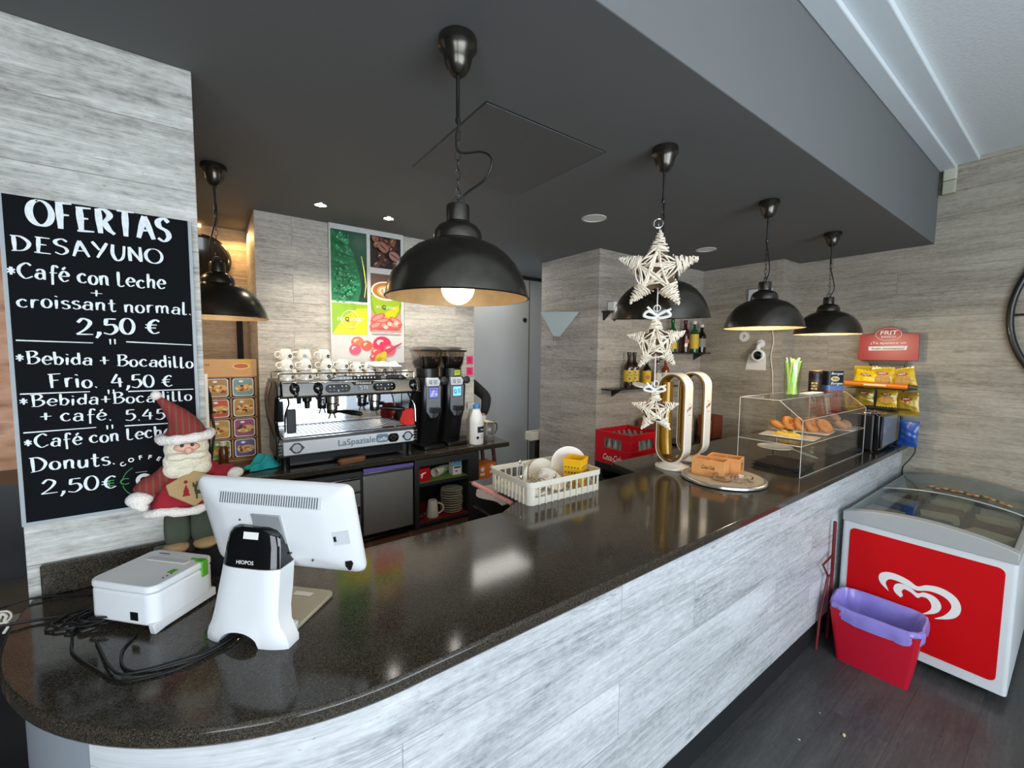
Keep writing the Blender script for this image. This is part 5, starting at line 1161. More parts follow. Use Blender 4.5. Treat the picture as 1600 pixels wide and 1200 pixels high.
GOLDF = pm('bag_yellow', 'd2b020', .3, coat=.4, var=.14, nscale=16, bump=.2); OLIVE = pm('bag_olive', 'a48a2a', .3, .2, coat=.4, var=.2, nscale=22, bump=.3); BAGRED = pm('bag_red', '8f1d1c', .4); NUT = pm('nuts', 'b78a3e', .5, var=.35, nscale=60)
def snack_bag(label, loc, wdt, hgt, rot, mat, win=True, logo=True, seed=1, txt='FRIT'):
    t = thing('snack_bag', label, 'snack bag', loc, 0, group=None, rot=rot)
    r = random.Random(seed); bm = nb(); nu, nv = 14, 18; S_ = []
    for sgn in (-1, 1):
        G = []
        for j in range(nv+1):
            row = []
            for i in range(nu+1):
                u = i/nu*2-1; v = j/nv; e = max(0, (1-abs(u)**2.6))*max(0, math.sin(PI*min(1, max(0, (v-.09)/.82))))**.6
                d = sgn*(.026*e*(1+.12*math.sin(7*u+seed)+.12*math.sin(9*v*3+u*4+seed))+.0006)
                zig = .004*((i % 2)*2-1) if j in (0, nv) else 0
                row.append(bm.verts.new((d, -u*wdt/2*(1-.05*math.sin(PI*v)), v*hgt+zig)))
            G.append(row)
        for j in range(nv):
            for i in range(nu):
                q = (G[j][i], G[j][i+1], G[j+1][i+1], G[j+1][i]); bm.faces.new(q if sgn < 0 else q[::-1])
        S_.append(G)
    A, B = S_
    ob('bag', bm, mat, t, smooth=70)
    if win: bm = nb(); M = side(-.0305, 0, hgt*.40) ; disc(bm, M, wdt*.34, hgt*.22, 20); ob('print_window', bm, NUT, t)
    if logo: a = Art(side(-.0305, 0, hgt*.70)); a.ell(BAGRED, 0, 0, wdt*.24, hgt*.085); a.text(WHITEPAINT, txt, 0, -.006, wdt*.30, .014, .01, .1); a.done('emblem', t)
    return t
zb = ZT
snack_bag('yellow snack bag with red oval at the back left of the top row', (4.80, 1.20, zb+.495), .17, .18, (0, .12, 0), GOLDF, True, True, 1)
snack_bag('bright yellow snack bag tilted in front of another at the left', (4.71, 1.185, zb+.490), .165, .15, (.16, .25, 0), pm('bag_bright', 'f0cf1c', .3, coat=.4, var=.08), False, True, 2)
snack_bag('yellow bag with see-through nut window in the middle of top row', (4.74, 1.055, zb+.49), .155, .175, (-.05, .12, .05), GOLDF, True, True, 3)
snack_bag('yellow bag at the right of the top row, leaning right', (4.74, .905, zb+.488), .155, .18, (-.24, .12, -.1), GOLDF, True, True, 4)
snack_bag('dark gold bag half hidden at the left of the lower row', (4.79, 1.19, zb+.325), .14, .15, (0, .08, 0), OLIVE, False, True, 5)
snack_bag('gold bag with bright foil window in the middle of lower row', (4.775, 1.03, zb+.325), .14, .155, (0, .08, 0), GOLDF, True, True, 6)
snack_bag('olive gold bag at the right of the lower row, hanging low', (4.775, .885, zb+.265), .145, .20, (-.08, .04, -.1), OLIVE, False, True, 7)
snack_bag('bright blue snack bag beside the microwave at the bar end', (4.80, .885, ZT+.002), .13, .22, (.03, .03, -.1), pm('bag_blue', '1f4fa0', .3, coat=.4, var=.2, nscale=20), False, False, 8)
t = thing('snack_tube', 'long orange tube of snacks lying across the front of the rack', 'tube', (4.655, 1.055, zb+.517), 0)
bm = nb(); cyl(bm, (0, .245, .005), (0, -.18, -.005), .024, n=20); ob('tube', bm, pm('tube_orange', 'd97a1c', .35, coat=.3, var=.12), t)
bm = nb(); cyl(bm, (0, -.18, -.005), (.01, -.235, -.01), .022, .018, n=16); ob('cap', bm, pm('tube_cap', '4a4636', .5), t)
a = Art(side(-.0246, .03, 0)); a.rect(pm('tube_label', 'efd7a4', .5), 0, 0, .15, .016); a.done('label', t)

# ================================================================== FREEZER
FX, FB, FY0, FY1 = 3.38, 4.90, .155, .905
t = thing('ice_cream_freezer', 'white chest freezer with red heart panel and glass lid', 'freezer', (0, 0, 0))
bm = nb(); rbox(bm, FX, FB, FY0, FY1, .055, .785, .02); ob('body', bm, pm('freezer_white', 'd5d8d9', .35, var=.02), t, bev=.004)
bm = nb(); yc = (FY0+FY1)/2; n = 16; top = [(FY1-(FY1-FY0)*k/n, .845+.055*math.sin(PI*k/n)**.8) for k in range(n+1)]
for xa, xb in ((FX-.006, FX+.06), (FB-.05, FB)): prism(bm, [(FY0, .785), (FY1, .785)]+top, 'x', xa, xb)
box(bm, FX+.06, FB-.05, FY0, FY0+.03, .785, .84); box(bm, FX+.06, FB-.05, FY1-.03, FY1, .785, .84)
ob('grey_frame', bm, pm('freezer_grey', 'adb0ae', .4, .1, var=.02), t, bev=.004)
LIDG = thin_glass('freezer_glass', (.80, .84, .83), .16)
def lid(xa, xb, dz):
    bm = nb(); V = []
    for k in range(n+1):
        y = FY1-.03-(FY1-FY0-.06)*k/n; z = .846+.045*math.sin(PI*k/n)**.8+dz; V.append([bm.verts.new((x, y, z+h)) for x, h in ((xa, 0), (xb, 0), (xb, .005), (xa, .005))])
    for A, B in zip(V, V[1:]):
        for k in range(4): bm.faces.new((A[k], A[(k+1) % 4], B[(k+1) % 4], B[k]))
    bm.faces.new(V[0]); bm.faces.new(V[-1][::-1]); bmesh.ops.recalc_face_normals(bm, faces=bm.faces); return bm
l1 = ob('glass_lid', lid(FX+.06, 4.20, .0), LIDG, t); l2 = ob('glass_lid', lid(4.12, FB-.05, .012), LIDG, t)
bm = nb(); tube(bm, [(4.125, FY1-.03-(FY1-FY0-.06)*k/n, .866+.045*math.sin(PI*k/n)**.8) for k in range(n+1)], .006, 8); ob('lid_edge', bm, pm('lid_edge_pale', 'b9bfbf', .2, .5), l2)
bm = nb(); V = [(4.28, .62-.36*k/10) for k in range(11)]; zz = lambda y: .8655+.045*math.sin(PI*(FY1-.03-y)/(FY1-FY0-.06))**.8
r = random.Random(2); mm = [pm('sticker_orange', 'b5622e', .5), pm('sticker_cream', 'c9ab7a', .5), pm('sticker_brown', '59301e', .5), pm('sticker_yellow', 'b89a30', .5)]
for k in range(22):
    y = .66-.42*k/22; x = 4.30+r.uniform(-.03, .03); f = bm.faces.new([bm.verts.new((x+a, y+b, zz(y+b))) for a, b in ((-.03, -.012), (.03, -.008), (.025, .012), (-.03, .010))]); f.material_index = k % 4
ob('lid_sticker', bm, mm, l2, smooth=False)
bm = nb(); box(bm, FX+.07, FB-.06, FY0+.04, FY1-.04, .786, .79); ob('inner_rim', bm, pm('freezer_inside', '50575c', .6), t)
ICE = [pm('pack_blue', '3d5c86', .5), pm('pack_brown', '6b4a35', .5), pm('pack_cream', 'b9ad95', .5), pm('pack_grey', '6d7477', .5)]
r = random.Random(4)
for i in range(7):
    for j in range(3):
        o = nb(); x, y = 3.52+i*.185, FY0+.14+j*.235; rbox(o, -.07, .07, -.09, .09, 0, .03, .02, M=Matrix.Translation((x, y, .7905)) @ Matrix.Rotation(r.uniform(-.3, .3), 4, 'Z')); q = ob('ice_cream_pack', o, ICE[r.randrange(4)]); tag(q, 'ice cream pack under the glass, %s from front end, %s from bar side' % (ORD[i], ORD[2-j]), 'ice cream', 'ice cream packs under the freezer lid')
bm = nb(); prism(bm, [(y, z) for y, z in [((FY0+FY1)/2+u, .432+v) for u, v in rrect(.665, .63, .03)]], 'x', FX-.003, FX+.001); p = ob('red_panel', bm, REDF, t)
# heart emblem: two nested open heart-shaped strokes
a = Art(side(FX-.0032, .53, .432))
HO = [(-.122, -.019), (-.16, .012), (-.174, .047), (-.164, .079), (-.129, .099), (-.084, .101), (-.035, .089), (.003, .07), (.039, .093), (.083, .105), (.126, .1), (.162, .079), (.182, .046), (.185, .003), (.169, -.036), (.136, -.064), (.085, -.087), (.118, -.054), (.142, -.013), (.148, .022), (.129, .051), (.094, .065), (.05, .063), (.005, .044), (-.033, .05), (-.082, .061), (-.122, .057), (-.138, .029), (-.129, -.001)]
HI = [(-.067, -.033), (-.093, -.012), (-.101, .012), (-.091, .041), (-.062, .054), (-.023, .046), (.006, .029), (.032, .046), (.068, .046), (.096, .028), (.109, -.004), (.1, -.038), (.075, -.064), (.035, -.085), (.058, -.056), (.069, -.031), (.065, -.004), (.048, .017), (.025, .016), (.007, .001), (-.022, .02), (-.051, .026), (-.062, .007), (-.056, -.017)]
for H in (HO, HI): a.poly(WHITEPAINT, [(q.x, q.y) for q in curve([(u, v, 0) for u, v in H+H[:1]], 5)[:-1]])
a.done('heart_emblem', p)
for x in (FX+.1, FB-.1):
    for y in (FY0+.08, FY1-.08): bm = nb(); cyl(bm, (x, y-.012, .028), (x, y+.012, .028), .028); cyl(bm, (x, y, .03), (x, y, .056), .012); ob('castor', bm, BLACKP, t)
t = thing('trash_bin', 'red rectangular trash bin with purple liner before the freezer', 'bin', (3.195, .66, 0), math.radians(3))
bm = nb()
def tub(bm, rows, r=.02):
    R = loft(bm, rows); return R
loft(bm, [(0, -.10, .10, -.165, .165, .02), (.33, -.135, .125, -.205, .205, .025)]); bm.faces.ensure_lookup_table(); bmesh.ops.delete(bm, geom=[bm.faces[1]], context='FACES_ONLY'); ob('tub', bm, pm('bin_red', 'be0f2a', .45, var=.03), t)
LIN = pm('liner_purple', '9184cf', .28, trans=0, var=.15, nscale=12, bump=.35, coat=.3)
bm = nb(); rg = []
for z, dx, w_ in ((.275, .004, 1.6), (.31, .008, 1.4), (.345, .010, .9), (.362, .006, .5), (.364, -.004, .5), (.345, -.012, .6), (.26, -.022, 1.6), (.12, -.045, 1.6)):
    row = []; N_ = 64
    for k in range(N_):
        an = 2*PI*k/N_; ex = .45; cx = math.copysign(abs(math.cos(an))**ex, math.cos(an)); sy = math.copysign(abs(math.sin(an))**ex, math.sin(an)); wob = .003*w_*(math.sin(9*an)+math.sin(17*an+z*20))
        row.append(bm.verts.new((cx*(.132+dx+wob), sy*(.207+dx+wob), z+.010*math.sin(3*an+1)*(z < .30 and dx > 0)+.012*cx*(z > .3))))
    rg.append(row)
for A, B in zip(rg, rg[1:]):
    for k in range(64): bm.faces.new((A[k], A[(k+1) % 64], B[(k+1) % 64], B[k]))
bm.faces.new(rg[-1]); bmesh.ops.recalc_face_normals(bm, faces=bm.faces); ob('liner', bm, LIN, t, smooth=60)
t = thing('folding_stand', 'dark red metal folding frame squeezed between bar and freezer', 'stand', (3.20, .91, 0))
RDM = pm('dark_red_metal', '6d1a1c', .45); bm = nb()
tube(bm, [(-.13, .005, .008), (-.10, .005, .2), (-.03, -.005, .46)], .008, 8); tube(bm, [(-.03, -.005, .46), (-.135, -.005, .565), (.03, -.005, .585), (.05, -.005, .45), (-.03, -.005, .46)], .007, 8); tube(bm, [(.055, .005, .008), (.05, -.002, .45), (.045, -.002, .80)], .010, 8); ob('frame', bm, RDM, t)
for x, y, s, lab in ((2.27, .72, 1, 'tiny pale crumb on the floor nearest the bar front'), (2.534, .72, .8, 'tiny white crumb on the floor nearest the bin'), (2.475, .60, 2, 'bright yellowish crumb on the dark floor')):
    o = nb(); sph(o, (0, 0, .003*s), (.006*s, .0035*s, .003*s), 8); q = ob('crumb', o, pm('crumb', 'd8cba0', .8)); q.location = (x, y, 0); q.rotation_euler = (0, 0, x*9); tag(q, lab, 'crumb')

# ================================================================== ESPRESSO MACHINE
t = thing('espresso_machine', 'wide chrome two-group espresso machine on the back counter', 'coffee machine', (.815, 2.95, ZT))
SATIN = pm('hood_satin', '8f8e8b', .22, 1, var=.02); MIRROR = pm('mirror_steel', 'd9dcdf', .06, 1, var=0)
PANELW = pm('panel_bright', 'eef2f4', .16, .15, var=0)
HXM = .452
bm = nb(); box(bm, -HXM, HXM, .03, .395, .08, .20); ob('base', bm, BLACKP, t, bev=.004)
bm = nb(); box(bm, -HXM+.07, HXM-.07, .09, .36, .012, .08); ob('shadow_block', bm, BLACKP, t)  # black block added to stand for the shadow under the machine
bm = nb(); box(bm, -HXM+.02, HXM-.02, -.004, .032, .098, .186); p = ob('front_panel', bm, PANELW, t, bev=.006)
for s in (-1, 1): bm = nb(); [box(bm, s*(HXM-.008)-.014, s*(HXM-.008)+.014, -.006, .03, z, z+.016) for z in (.10, .122, .144, .166)]; ob('corner_ribs', bm, CHROME, t, bev=.003)
a = Art(front(0, -.0045, .142))
GB = pm('panel_print', '6f8694', .4); GBD = pm('panel_print_dark', '3f474c', .4)
for x in (-.355, .385):
    a.poly(GBD, [(x-.046, 0), (x-.016, .034), (x+.016, .034), (x+.046, 0), (x+.016, -.034), (x-.016, -.034)]); a.ell(WHITEPAINT, x, 0, .024); a.ell(pm('gauge_face', 'b7c6cd', .3), x, 0, .021)
a.text(GB, 'LaSpaziale', .02, -.016, .25, .042, .015); a.rect(GB, .195, .005, .09, .06, .02); a.text(WHITEPAINT, 'caffè', .195, -.012, .065, .026, .015)
for dx in (0, .03): a.ell(BLACKG, .26+dx, 0, .025, .031)
a.rect(BLACKG, .275, 0, .03, .062); a.ring(CHROME, .275, 0, .014, .017); a.done('panel_print', p)
bm = nb(); prism(bm, [(-.02, .20), (-.026, .208), (-.02, .222), (.03, .222), (.03, .20)], 'x', -HXM+.01, HXM-.01); ob('drip_tray_lip', bm, CHROME, t, bev=.004)
bm = nb(); box(bm, -HXM+.02, HXM-.02, .03, .26, .205, .214); [box(bm, -HXM+.03+k*.0295, -HXM+.045+k*.0295, .035, .25, .214, .217) for k in range(30)]; ob('drip_grid', bm, STEEL, t)
bm = nb(); box(bm, -HXM+.015, HXM-.015, .25, .27, .20, .50); ob('backsplash', bm, MIRROR, t)
for s in (-1, 1): bm = nb(); prism(bm, [(.05, .08), (.395, .08), (.395, .57), (-.03, .57), (-.055, .54), (-.055, .48), (.05, .46), (.12, .30), (.05, .215)], 'x', s*HXM-.012, s*HXM+.012); ob('side_panel', bm, BLACKP, t, bev=.006)
bm = nb(); prism(bm, [(-.085, .478), (-.066, .562), (-.05, .570), (.39, .570), (.39, .47), (.0, .462)], 'x', -HXM+.013, HXM-.013); h_ = ob('hood', bm, SATIN, t, bev=.004)
bm = nb(); prism(bm, [(-.09, .468), (-.094, .476), (-.088, .483), (-.06, .478), (-.06, .466)], 'x', -HXM+.0, HXM); ob('chrome_strip', bm, CHROME, h_)
SL_ = Vector((.019, .084)).normalized()
MH = lambda x, zz: frame((x, -.085+.226*(zz-.478)-.0008, zz), (1, 0, 0), (0, .226, 1))
a = Art(MH(0, .52)); a.l = .001
for x in (-.115, .19):
    a.poly(BLACKG, [(x+u, v) for u, v in rrect(.155, .056, .027)])
    for k in range(5):
        if k != 2: a.ell(WHITEPAINT, x-.05+k*.025, .012, .0042, n=10)
        a.rect(pm('key_grey', '8d8d8a', .5), x-.05+k*.025, -.01, .012, .005)
    a.ell(WHITEPAINT, x, -.018, .004, n=8)
a.text(CHROME, 'S8', .045, -.014, .06, .026, .015); a.poly(BLACKG, [(-.03, .042), (.125, .042), (.105, .018), (-.01, .018)]); a.text(WHITEPAINT, 'SPAZIALE', .047, .022, .10, .012, .01); a.done('keypads', h_)
for x in (-.37, -.235, .40):
    bm = nb(); lathe(bm, [(0, 0), (.026, 0), (.028, .006), (.018, .016), (.0, .018)], 20, M=MH(x, .527))
    for v in bm.verts: v.co.z = .527+(v.co.z-.527)*1.35
    tube(bm, [MH(x+.004, .505) @ Vector((0, 0, .012)), MH(x+.008, .487) @ Vector((0, 0, .022))], .012, 10); ob('steam_knob', bm, BLACKG, h_)
bm = nb(); prism(bm, [(-.17, .570), (-.12, .598), (.33, .598), (.37, .570)], 'y', -.05, -.005); d_ = ob('display_bar', bm, BLACKG, t, bev=.004)
a = Art(front(0, -.0505, .584))
for k in range(11): a.ell(WHITEPAINT, -.09+k*.022, 0, .0055, n=12)
a.rect(STEELD, .19, 0, .035, .02); a.rect(STEELD, .31, 0, .018, .016); a.done('indicator_lights', d_)
bm = nb()
for y in (.01, .38): cyl(bm, (-HXM+.01, y, .615), (HXM-.01, y, .615), .005, n=8)
for x in (-HXM+.01, HXM-.01): cyl(bm, (x, .01, .615), (x, .38, .615), .005, n=8); [cyl(bm, (x, y, .57), (x, y, .615), .005, n=8) for y in (.01, .38)]
ob('cup_rail', bm, CHROME, t)
for x in (-.115, .175):
    bm = nb(); lathe(bm, [(0, .36), (.032, .36), (.036, .365), (.036, .40), (.045, .41), (.045, .47), (0, .47)], 24, c=(x, .10, 0)); g_ = ob('group_head', bm, CHROME, t)
    bm = nb(); lathe(bm, [(0, .335), (.030, .335), (.034, .345), (.034, .362), (0, .362)], 24, c=(x, .10, 0)); cyl(bm, (x-.01, .10, .338), (x-.022, .10, .30), .006); cyl(bm, (x+.01, .10, .338), (x+.022, .10, .30), .006); ob('portafilter', bm, STEELD, g_)
    dx = .13 if x < 0 else .17; dy = -.13 if x < 0 else -.06
    bm = nb(); tube(bm, [(x, .10, .35), (x+dx*.35, .10+dy*.35, .350), (x+dx*.45, .10+dy*.45, .35), (x+dx*.8, .10+dy*.8, .345), (x+dx*1.15, .10+dy*1.15, .338), (x+dx*1.2, .10+dy*1.2, .338)], [.008, .010, .014, .018, .015, .008], 14); ob('handle', bm, BLACKP, g_)
for x, s in ((-.385, -1), (.43, 1)):
    bm = nb(); tube(bm, curve([(x, .10, .46), (x, .06, .42), (x+s*.025, .03, .36), (x+s*.03, .025, .24)]), .006, 8); ob('steam_wand', bm, CHROME, t)
bm = nb(); rbox(bm, -.41, -.355, -.012, .004, .24, .395, .007); ob('wand_guard', bm, DGREY, t, bev=.01)
bm = nb(); lathe(bm, [(0, .38), (.016, .38), (.018, .42), (.03, .43), (.03, .465), (0, .465)], 16, c=(-.27, .1, 0)); ob('water_spout', bm, BLACKP, t)
for x in (-.42, .42):
    for y in (.05, .36): bm = nb(); lathe(bm, [(0, 0), (.026, 0), (.022, .05), (.026, .082), (0, .082)], 16, c=(x, y, 0)); ob('foot', bm, BLACKP, t)
bm = nb(); 
for k in range(3): tube(bm, curve([(-HXM-.03-.004*k, .06+.03*k, .56), (-HXM-.055, .03+.03*k, .45), (-HXM-.045, .0+.04*k, .33), (-HXM-.012, .05+.02*k, .21)]), .008, 8)
ob('side_hoses', bm, pm('hose_brown', '4a3d33', .35), t)
t = thing('red_cloth', 'bright red cleaning cloth hung over the right steam wand', 'cloth', (1.215, 2.985, ZT+.222))
bm = nb(); V = []
for j in range(9):
    row = []
    for i in range(28):
        an = 2*PI*i/28; v = j/8; wx = .046+.010*v+.004*math.sin(3*an+6*v); wy = .012+.014*v+.005*math.sin(4*an+3*v)
        row.append(bm.verts.new((math.copysign(abs(math.cos(an))**.6, math.cos(an))*wx+.004*math.sin(7*v), math.sin(an)*wy, .115*(1-v)+.006*math.sin(2*an+1)*(v > .8)+.004+.004*math.sin(5*an)*(v < .2))))
    V.append(row)
for A, B in zip(V, V[1:]):
    for i in range(28): bm.faces.new((A[i], A[(i+1) % 28], B[(i+1) % 28], B[i]))
bm.faces.new(V[0]); bmesh.ops.recalc_face_normals(bm, faces=bm.faces); ob('fabric', bm, pm('cloth_red', 'd8342c', .9, var=.05, nscale=50, bump=.6), t, sub=1)
t = thing('scrub_brush', 'old wooden handled brush under the espresso machine', 'brush', (.80, 2.96, ZT), .2)
bm = nb(); loft(bm, [(0, -.09, .09, -.025, .025, .02), (.02, -.10, .10, -.03, .03, .025), (.035, -.085, .085, -.02, .02, .015)]); ob('brush', bm, pm('brush_wood', '7b5335', .6, var=.15), t)

# cups on the machine
ZM = ZT+.5715
def cup_src(R, hgt, lab, grp):
    t = thing('coffee_cup', lab, 'cup', (0, 0, 0), group=grp)
    bm = nb(); lathe(bm, [(R*.94, .0), (R, .0), (R*.98, hgt*.35), (R*.74, hgt*.92), (R*.62, hgt), (0, hgt), (0, hgt-.004), (R*.6, hgt-.006), (R*.9, hgt*.33)], 28, close=False); ob('body', bm, WHITEC, t)
    bm = nb(); M_ = [(R*.93, hgt*.25), (R*1.35, hgt*.2), (R*1.62, hgt*.42), (R*1.45, hgt*.68), (R*.84, hgt*.72)]; tube(bm, curve([(-a, 0, z) for a, z in M_]), .005, 8); ob('handle', bm, WHITEC, t)
    a_ = Art(frame((0, -R*1.003, hgt*.33), (1, 0, 0), (0, R*.03, hgt*.6))); a_.ell(BLACKG, 0, 0, R*.26, n=18); a_.poly(WHITEPAINT, [(-R*.1, -R*.13), (0, R*.14), (R*.03, -.0), (R*.12, -R*.12), (0, -R*.05)]); a_.done('emblem', t); return t
big = cup_src(.044, .066, 'white coffee cup upside down, first stack from the left, lowest', 'white coffee cups on the espresso machine')
spots = []
ordn = ('first', 'second', 'third', 'fourth'); lev = ('lowest', 'middle', 'topmost')
for c, (x, n_, rz) in enumerate(((.425, 3, .25), (.535, 3, .1), (.66, 3, .2), (.765, 2, .3))):
    for k in range(n_): spots.append((x+random.uniform(-.004, .004)+(-.01 if k == 2 and c == 2 else 0), 3.02+(.02 if k == 2 else 0), ZM+k*.0665, rz+random.uniform(-.2, .5), 'white coffee cup upside down, %s stack from the left, %s' % (ordn[c], lev[k])))
for c, x in enumerate((.47, .60, .72)): spots.append((x, 3.16, ZM, .4, 'white coffee cup upside down in the back row, %s from the left' % ordn[c]))
big.location = spots[0][:3]; big.rotation_euler = (0, 0, spots[0][3]); big['label'] = spots[0][4]
for s in spots[1:]: dup(big, s[:3], s[3], s[4])
sm = cup_src(.034, .056, 'small white espresso cup upside down, left one of the front pair', 'small white espresso cups on the machine'); sm.location = (.865, 2.99, ZM); sm.rotation_euler = (0, 0, .1)
for x, y, z, rz, lab in ((.945, 2.99, 0, -.5, 'small white espresso cup upside down, right one of the front pair'), (.875, 3.09, 0, .6, 'small white espresso cup behind the front pair, lower left'), (.965, 3.09, 0, 1, 'small white espresso cup behind the front pair, lower right'), (.88, 3.085, .0565, .4, 'small white espresso cup stacked on the back left one'), (.965, 3.085, .0565, -.4, 'small white espresso cup stacked on the back right one'), (1.205, 3.01, 0, .2, 'small white espresso cup alone at the right end of the machine top')): dup(sm, (x, y, ZM+z), rz, lab)
for x, lab in ((1.02, 'small clear glass upside down under the white cloth, left one'), (1.095, 'small clear glass upside down under the white cloth, right one')):
    t = thing('tumbler_glass', lab, 'glass', (x, 3.02, ZM), group='glasses under the white cloth')
    bm = nb(); lathe(bm, [(.030, 0), (.033, 0), (.027, .075), (0, .077), (0, .070), (.024, .069)], 24); ob('glass', bm, GLASS, t)
cloth_blob('white_towel', 'white cloth spread over glasses on top of the espresso machine', 'cloth', (1.07, 3.05, ZM+.078), .115, .07, .04, pm('towel_white', 'ebebe6', .9, var=.02), 5, 0, [(-.8, -.2, .5, .6), (.7, 0, .4, .4)])

# grinders
def grinder(label, x, y, screen, note):
    t = thing('coffee_grinder', label, 'grinder', (x, y, ZT))
    bm = nb(); rbox(bm, -.095, .095, -.13, .16, 0, .03, .025); ob('base', bm, BLACKP, t, bev=.006)
    bm = nb(); loft(bm, [(.03, -.085, .085, -.02, .15, .03), (.20, -.085, .085, -.06, .15, .03), (.30, -.09, .09, -.10, .15, .03), (.49, -.095, .095, -.11, .15, .035), (.56, -.09, .09, -.09, .14, .05)]); ob('body', bm, BLACKP, t)
    a_ = Art(frame((0, -.1105, .40), (1, 0, 0), (0, -.02, 1)))
    a_.poly(pm('grinder_silver', '8d9094', .35, .6), [(-.06, .09), (.06, .09), (.06, -.10), (.025, -.155), (-.025, -.155), (-.06, -.10)])
    a_.rect(pm('screen_frame', '2b3f66', .2), 0, .045, .082, .088); a_._do(pm(screen[0], screen[0], .2, emit=.9), lambda M: poly(a_.bm, M @ Matrix.Translation((0, .045, 0)), rrect(.074, .078, .002)))
    if screen[1] == 'Q': a_.text(BLACKP, 'Q', -.016, .03, .026, .03, .02); [a_.rect(BLACKP, .018, .06-k*.012, .022, .005) for k in range(3)]
    else: a_.poly(WHITEPAINT, [(-.03, .015), (-.01, .015), (.01, .07), (-.002, .07)]); [a_.rect(pm('screen_red', 'b0485a', .3), -.018+k*.018, .07, .013, .012) for k in range(3)]; a_.rect(WHITEPAINT, .02, .03, .022, .016)
    a_.done('control_panel', t)
    bm = nb(); prism(bm, [(-.06, .495), (.045, .495), (.055, .535), (.035, .56), (-.062, .56)], 'y', -.122, -.09); b_ = ob('badge', bm, PANELW, t, bev=.004)
    a_ = Art(front(-.008, -.1225, .528)); a_.text(BLACKP, 'Q', -.022, -.012, .024, .026, .02); [a_.rect(pm('badge_grey', '77868c', .4), .018, .010-k*.012, .03, .006) for k in range(3)]; a_.done('lettering', b_)
    bm = nb(); lathe(bm, [(0, 0), (.030, 0), (.032, .012), (.02, .022), (0, .024)], 20, M=frame((.092, -.10, .535), (1, 0, 0), (0, 0, 1))); ob('adjust_knob', bm, DGREY, t)
    bm = nb(); box(bm, -.035, .035, -.17, -.10, .29, .33); [cyl(bm, (dx, -.155, .29), (dx*.9, -.13, .225), .004, n=6) for dx in (-.022, -.008, .008, .022)]; ob('dosing_spout', bm, BLACKP, t, bev=.003)
    bm = nb(); lathe(bm, [(.088, .56), (.09, .63), (0, .63), (0, .56)], 28); ob('collar', bm, BLACKP, t)
    bm = nb(); loft(bm, [(.63, -.080, .080, -.07, .10, .04), (.68, -.088, .088, -.085, .12, .03), (.765, -.095, .095, -.095, .13, .03)]); ob('hopper', bm, thin_glass('hopper_smoke', (.62, .58, .53), .5), t)
    bm = nb(); loft(bm, [(.632, -.07, .07, -.06, .09, .04), (.67, -.080, .080, -.077, .11, .03), (.725, -.085, .085, -.084, .115, .03)]); ob('beans', bm, pm('beans_dark', '15100d', .4, var=.4, nscale=80, bump=.8), t)
    bm = nb(); loft(bm, [(.765, -.105, .105, -.112, .138, .035), (.778, -.106, .106, -.114, .138, .035), (.800, -.085, .085, -.085, .11, .05), (.806, -.05, .05, -.04, .07, .03)]); ob('lid', bm, pm('lid_dark', '2a2826', .2, coat=.4), t)
    if note: a_ = Art(front(.0, -.0935, .595)); a_.rect(pm('note_lime', 'b9cf3a', .6), .012, 0, .055, .045); a_.rect(pm('note_ink', '63701c', .6), .01, .004, .03, .004); a_.done('lime_sticker', t)
grinder('black coffee grinder with purple-blue screen next to the espresso machine', 1.445, 3.13, ('6a74c8', 'p'), False)
grinder('black coffee grinder with light blue screen and lime sticker', 1.668, 3.16, ('7fc4ea', 'Q'), True)
t = thing('milk_bottle', 'white plastic milk bottle with blue cap on back counter', 'bottle', (1.815, 2.985, ZT))
t.scale = (1.27, 1.27, 1.10)
bm = nb(); lathe(bm, [(0, 0), (.04, 0), (.046, .006), (.047, .17), (.043, .20), (.024, .262), (.018, .272), (.018, .282), (0, .282)], 32); ob('body', bm, pm('milk_white', 'e9e9e4', .35, var=.01), t)
bm = nb(); lathe(bm, [(.021, .272), (.023, .274), (.023, .298), (.021, .302), (0, .302)], 24); ob('cap', bm, pm('cap_blue', '2f7fc0', .4), t)
bm = nb(); lathe(bm, [(.0472, .095), (.0476, .095), (.0476, .14), (.0472, .14)], 32)
bmesh.ops.delete(bm, geom=[v for v in bm.verts if v.co.y > .004 or v.co.x < -.02], context='VERTS'); ob('dark_label', bm, pm('label_navy', '1c2233', .5), t, smooth=False)
a = Art(front(0, -.0478, .07))
a.rect(BLACKP, -.018, -.012, .016, .02, .0002); [a.rect(pm('fine_print', '7a7a78', .6), .012, .008-k*.008, .02, .002) for k in range(4)]; a.rect(WHITEPAINT, .012, .047, .02, .006); a.done('print', t)
t = thing('spray_bottle', 'white spray bottle head rising behind the milk bottle', 'bottle', (1.84, 3.12, ZT))
bm = nb(); lathe(bm, [(0, 0), (.035, 0), (.037, .18), (.015, .25), (.014, .28), (0, .28)], 24); ob('body', bm, CREAM, t); bm = nb(); box(bm, -.035, .03, -.012, .012, .28, .33); tube(bm, [(-.02, 0, .29), (-.04, 0, .24)], .005, 6); ob('trigger', bm, WHITEP, t, bev=.004)
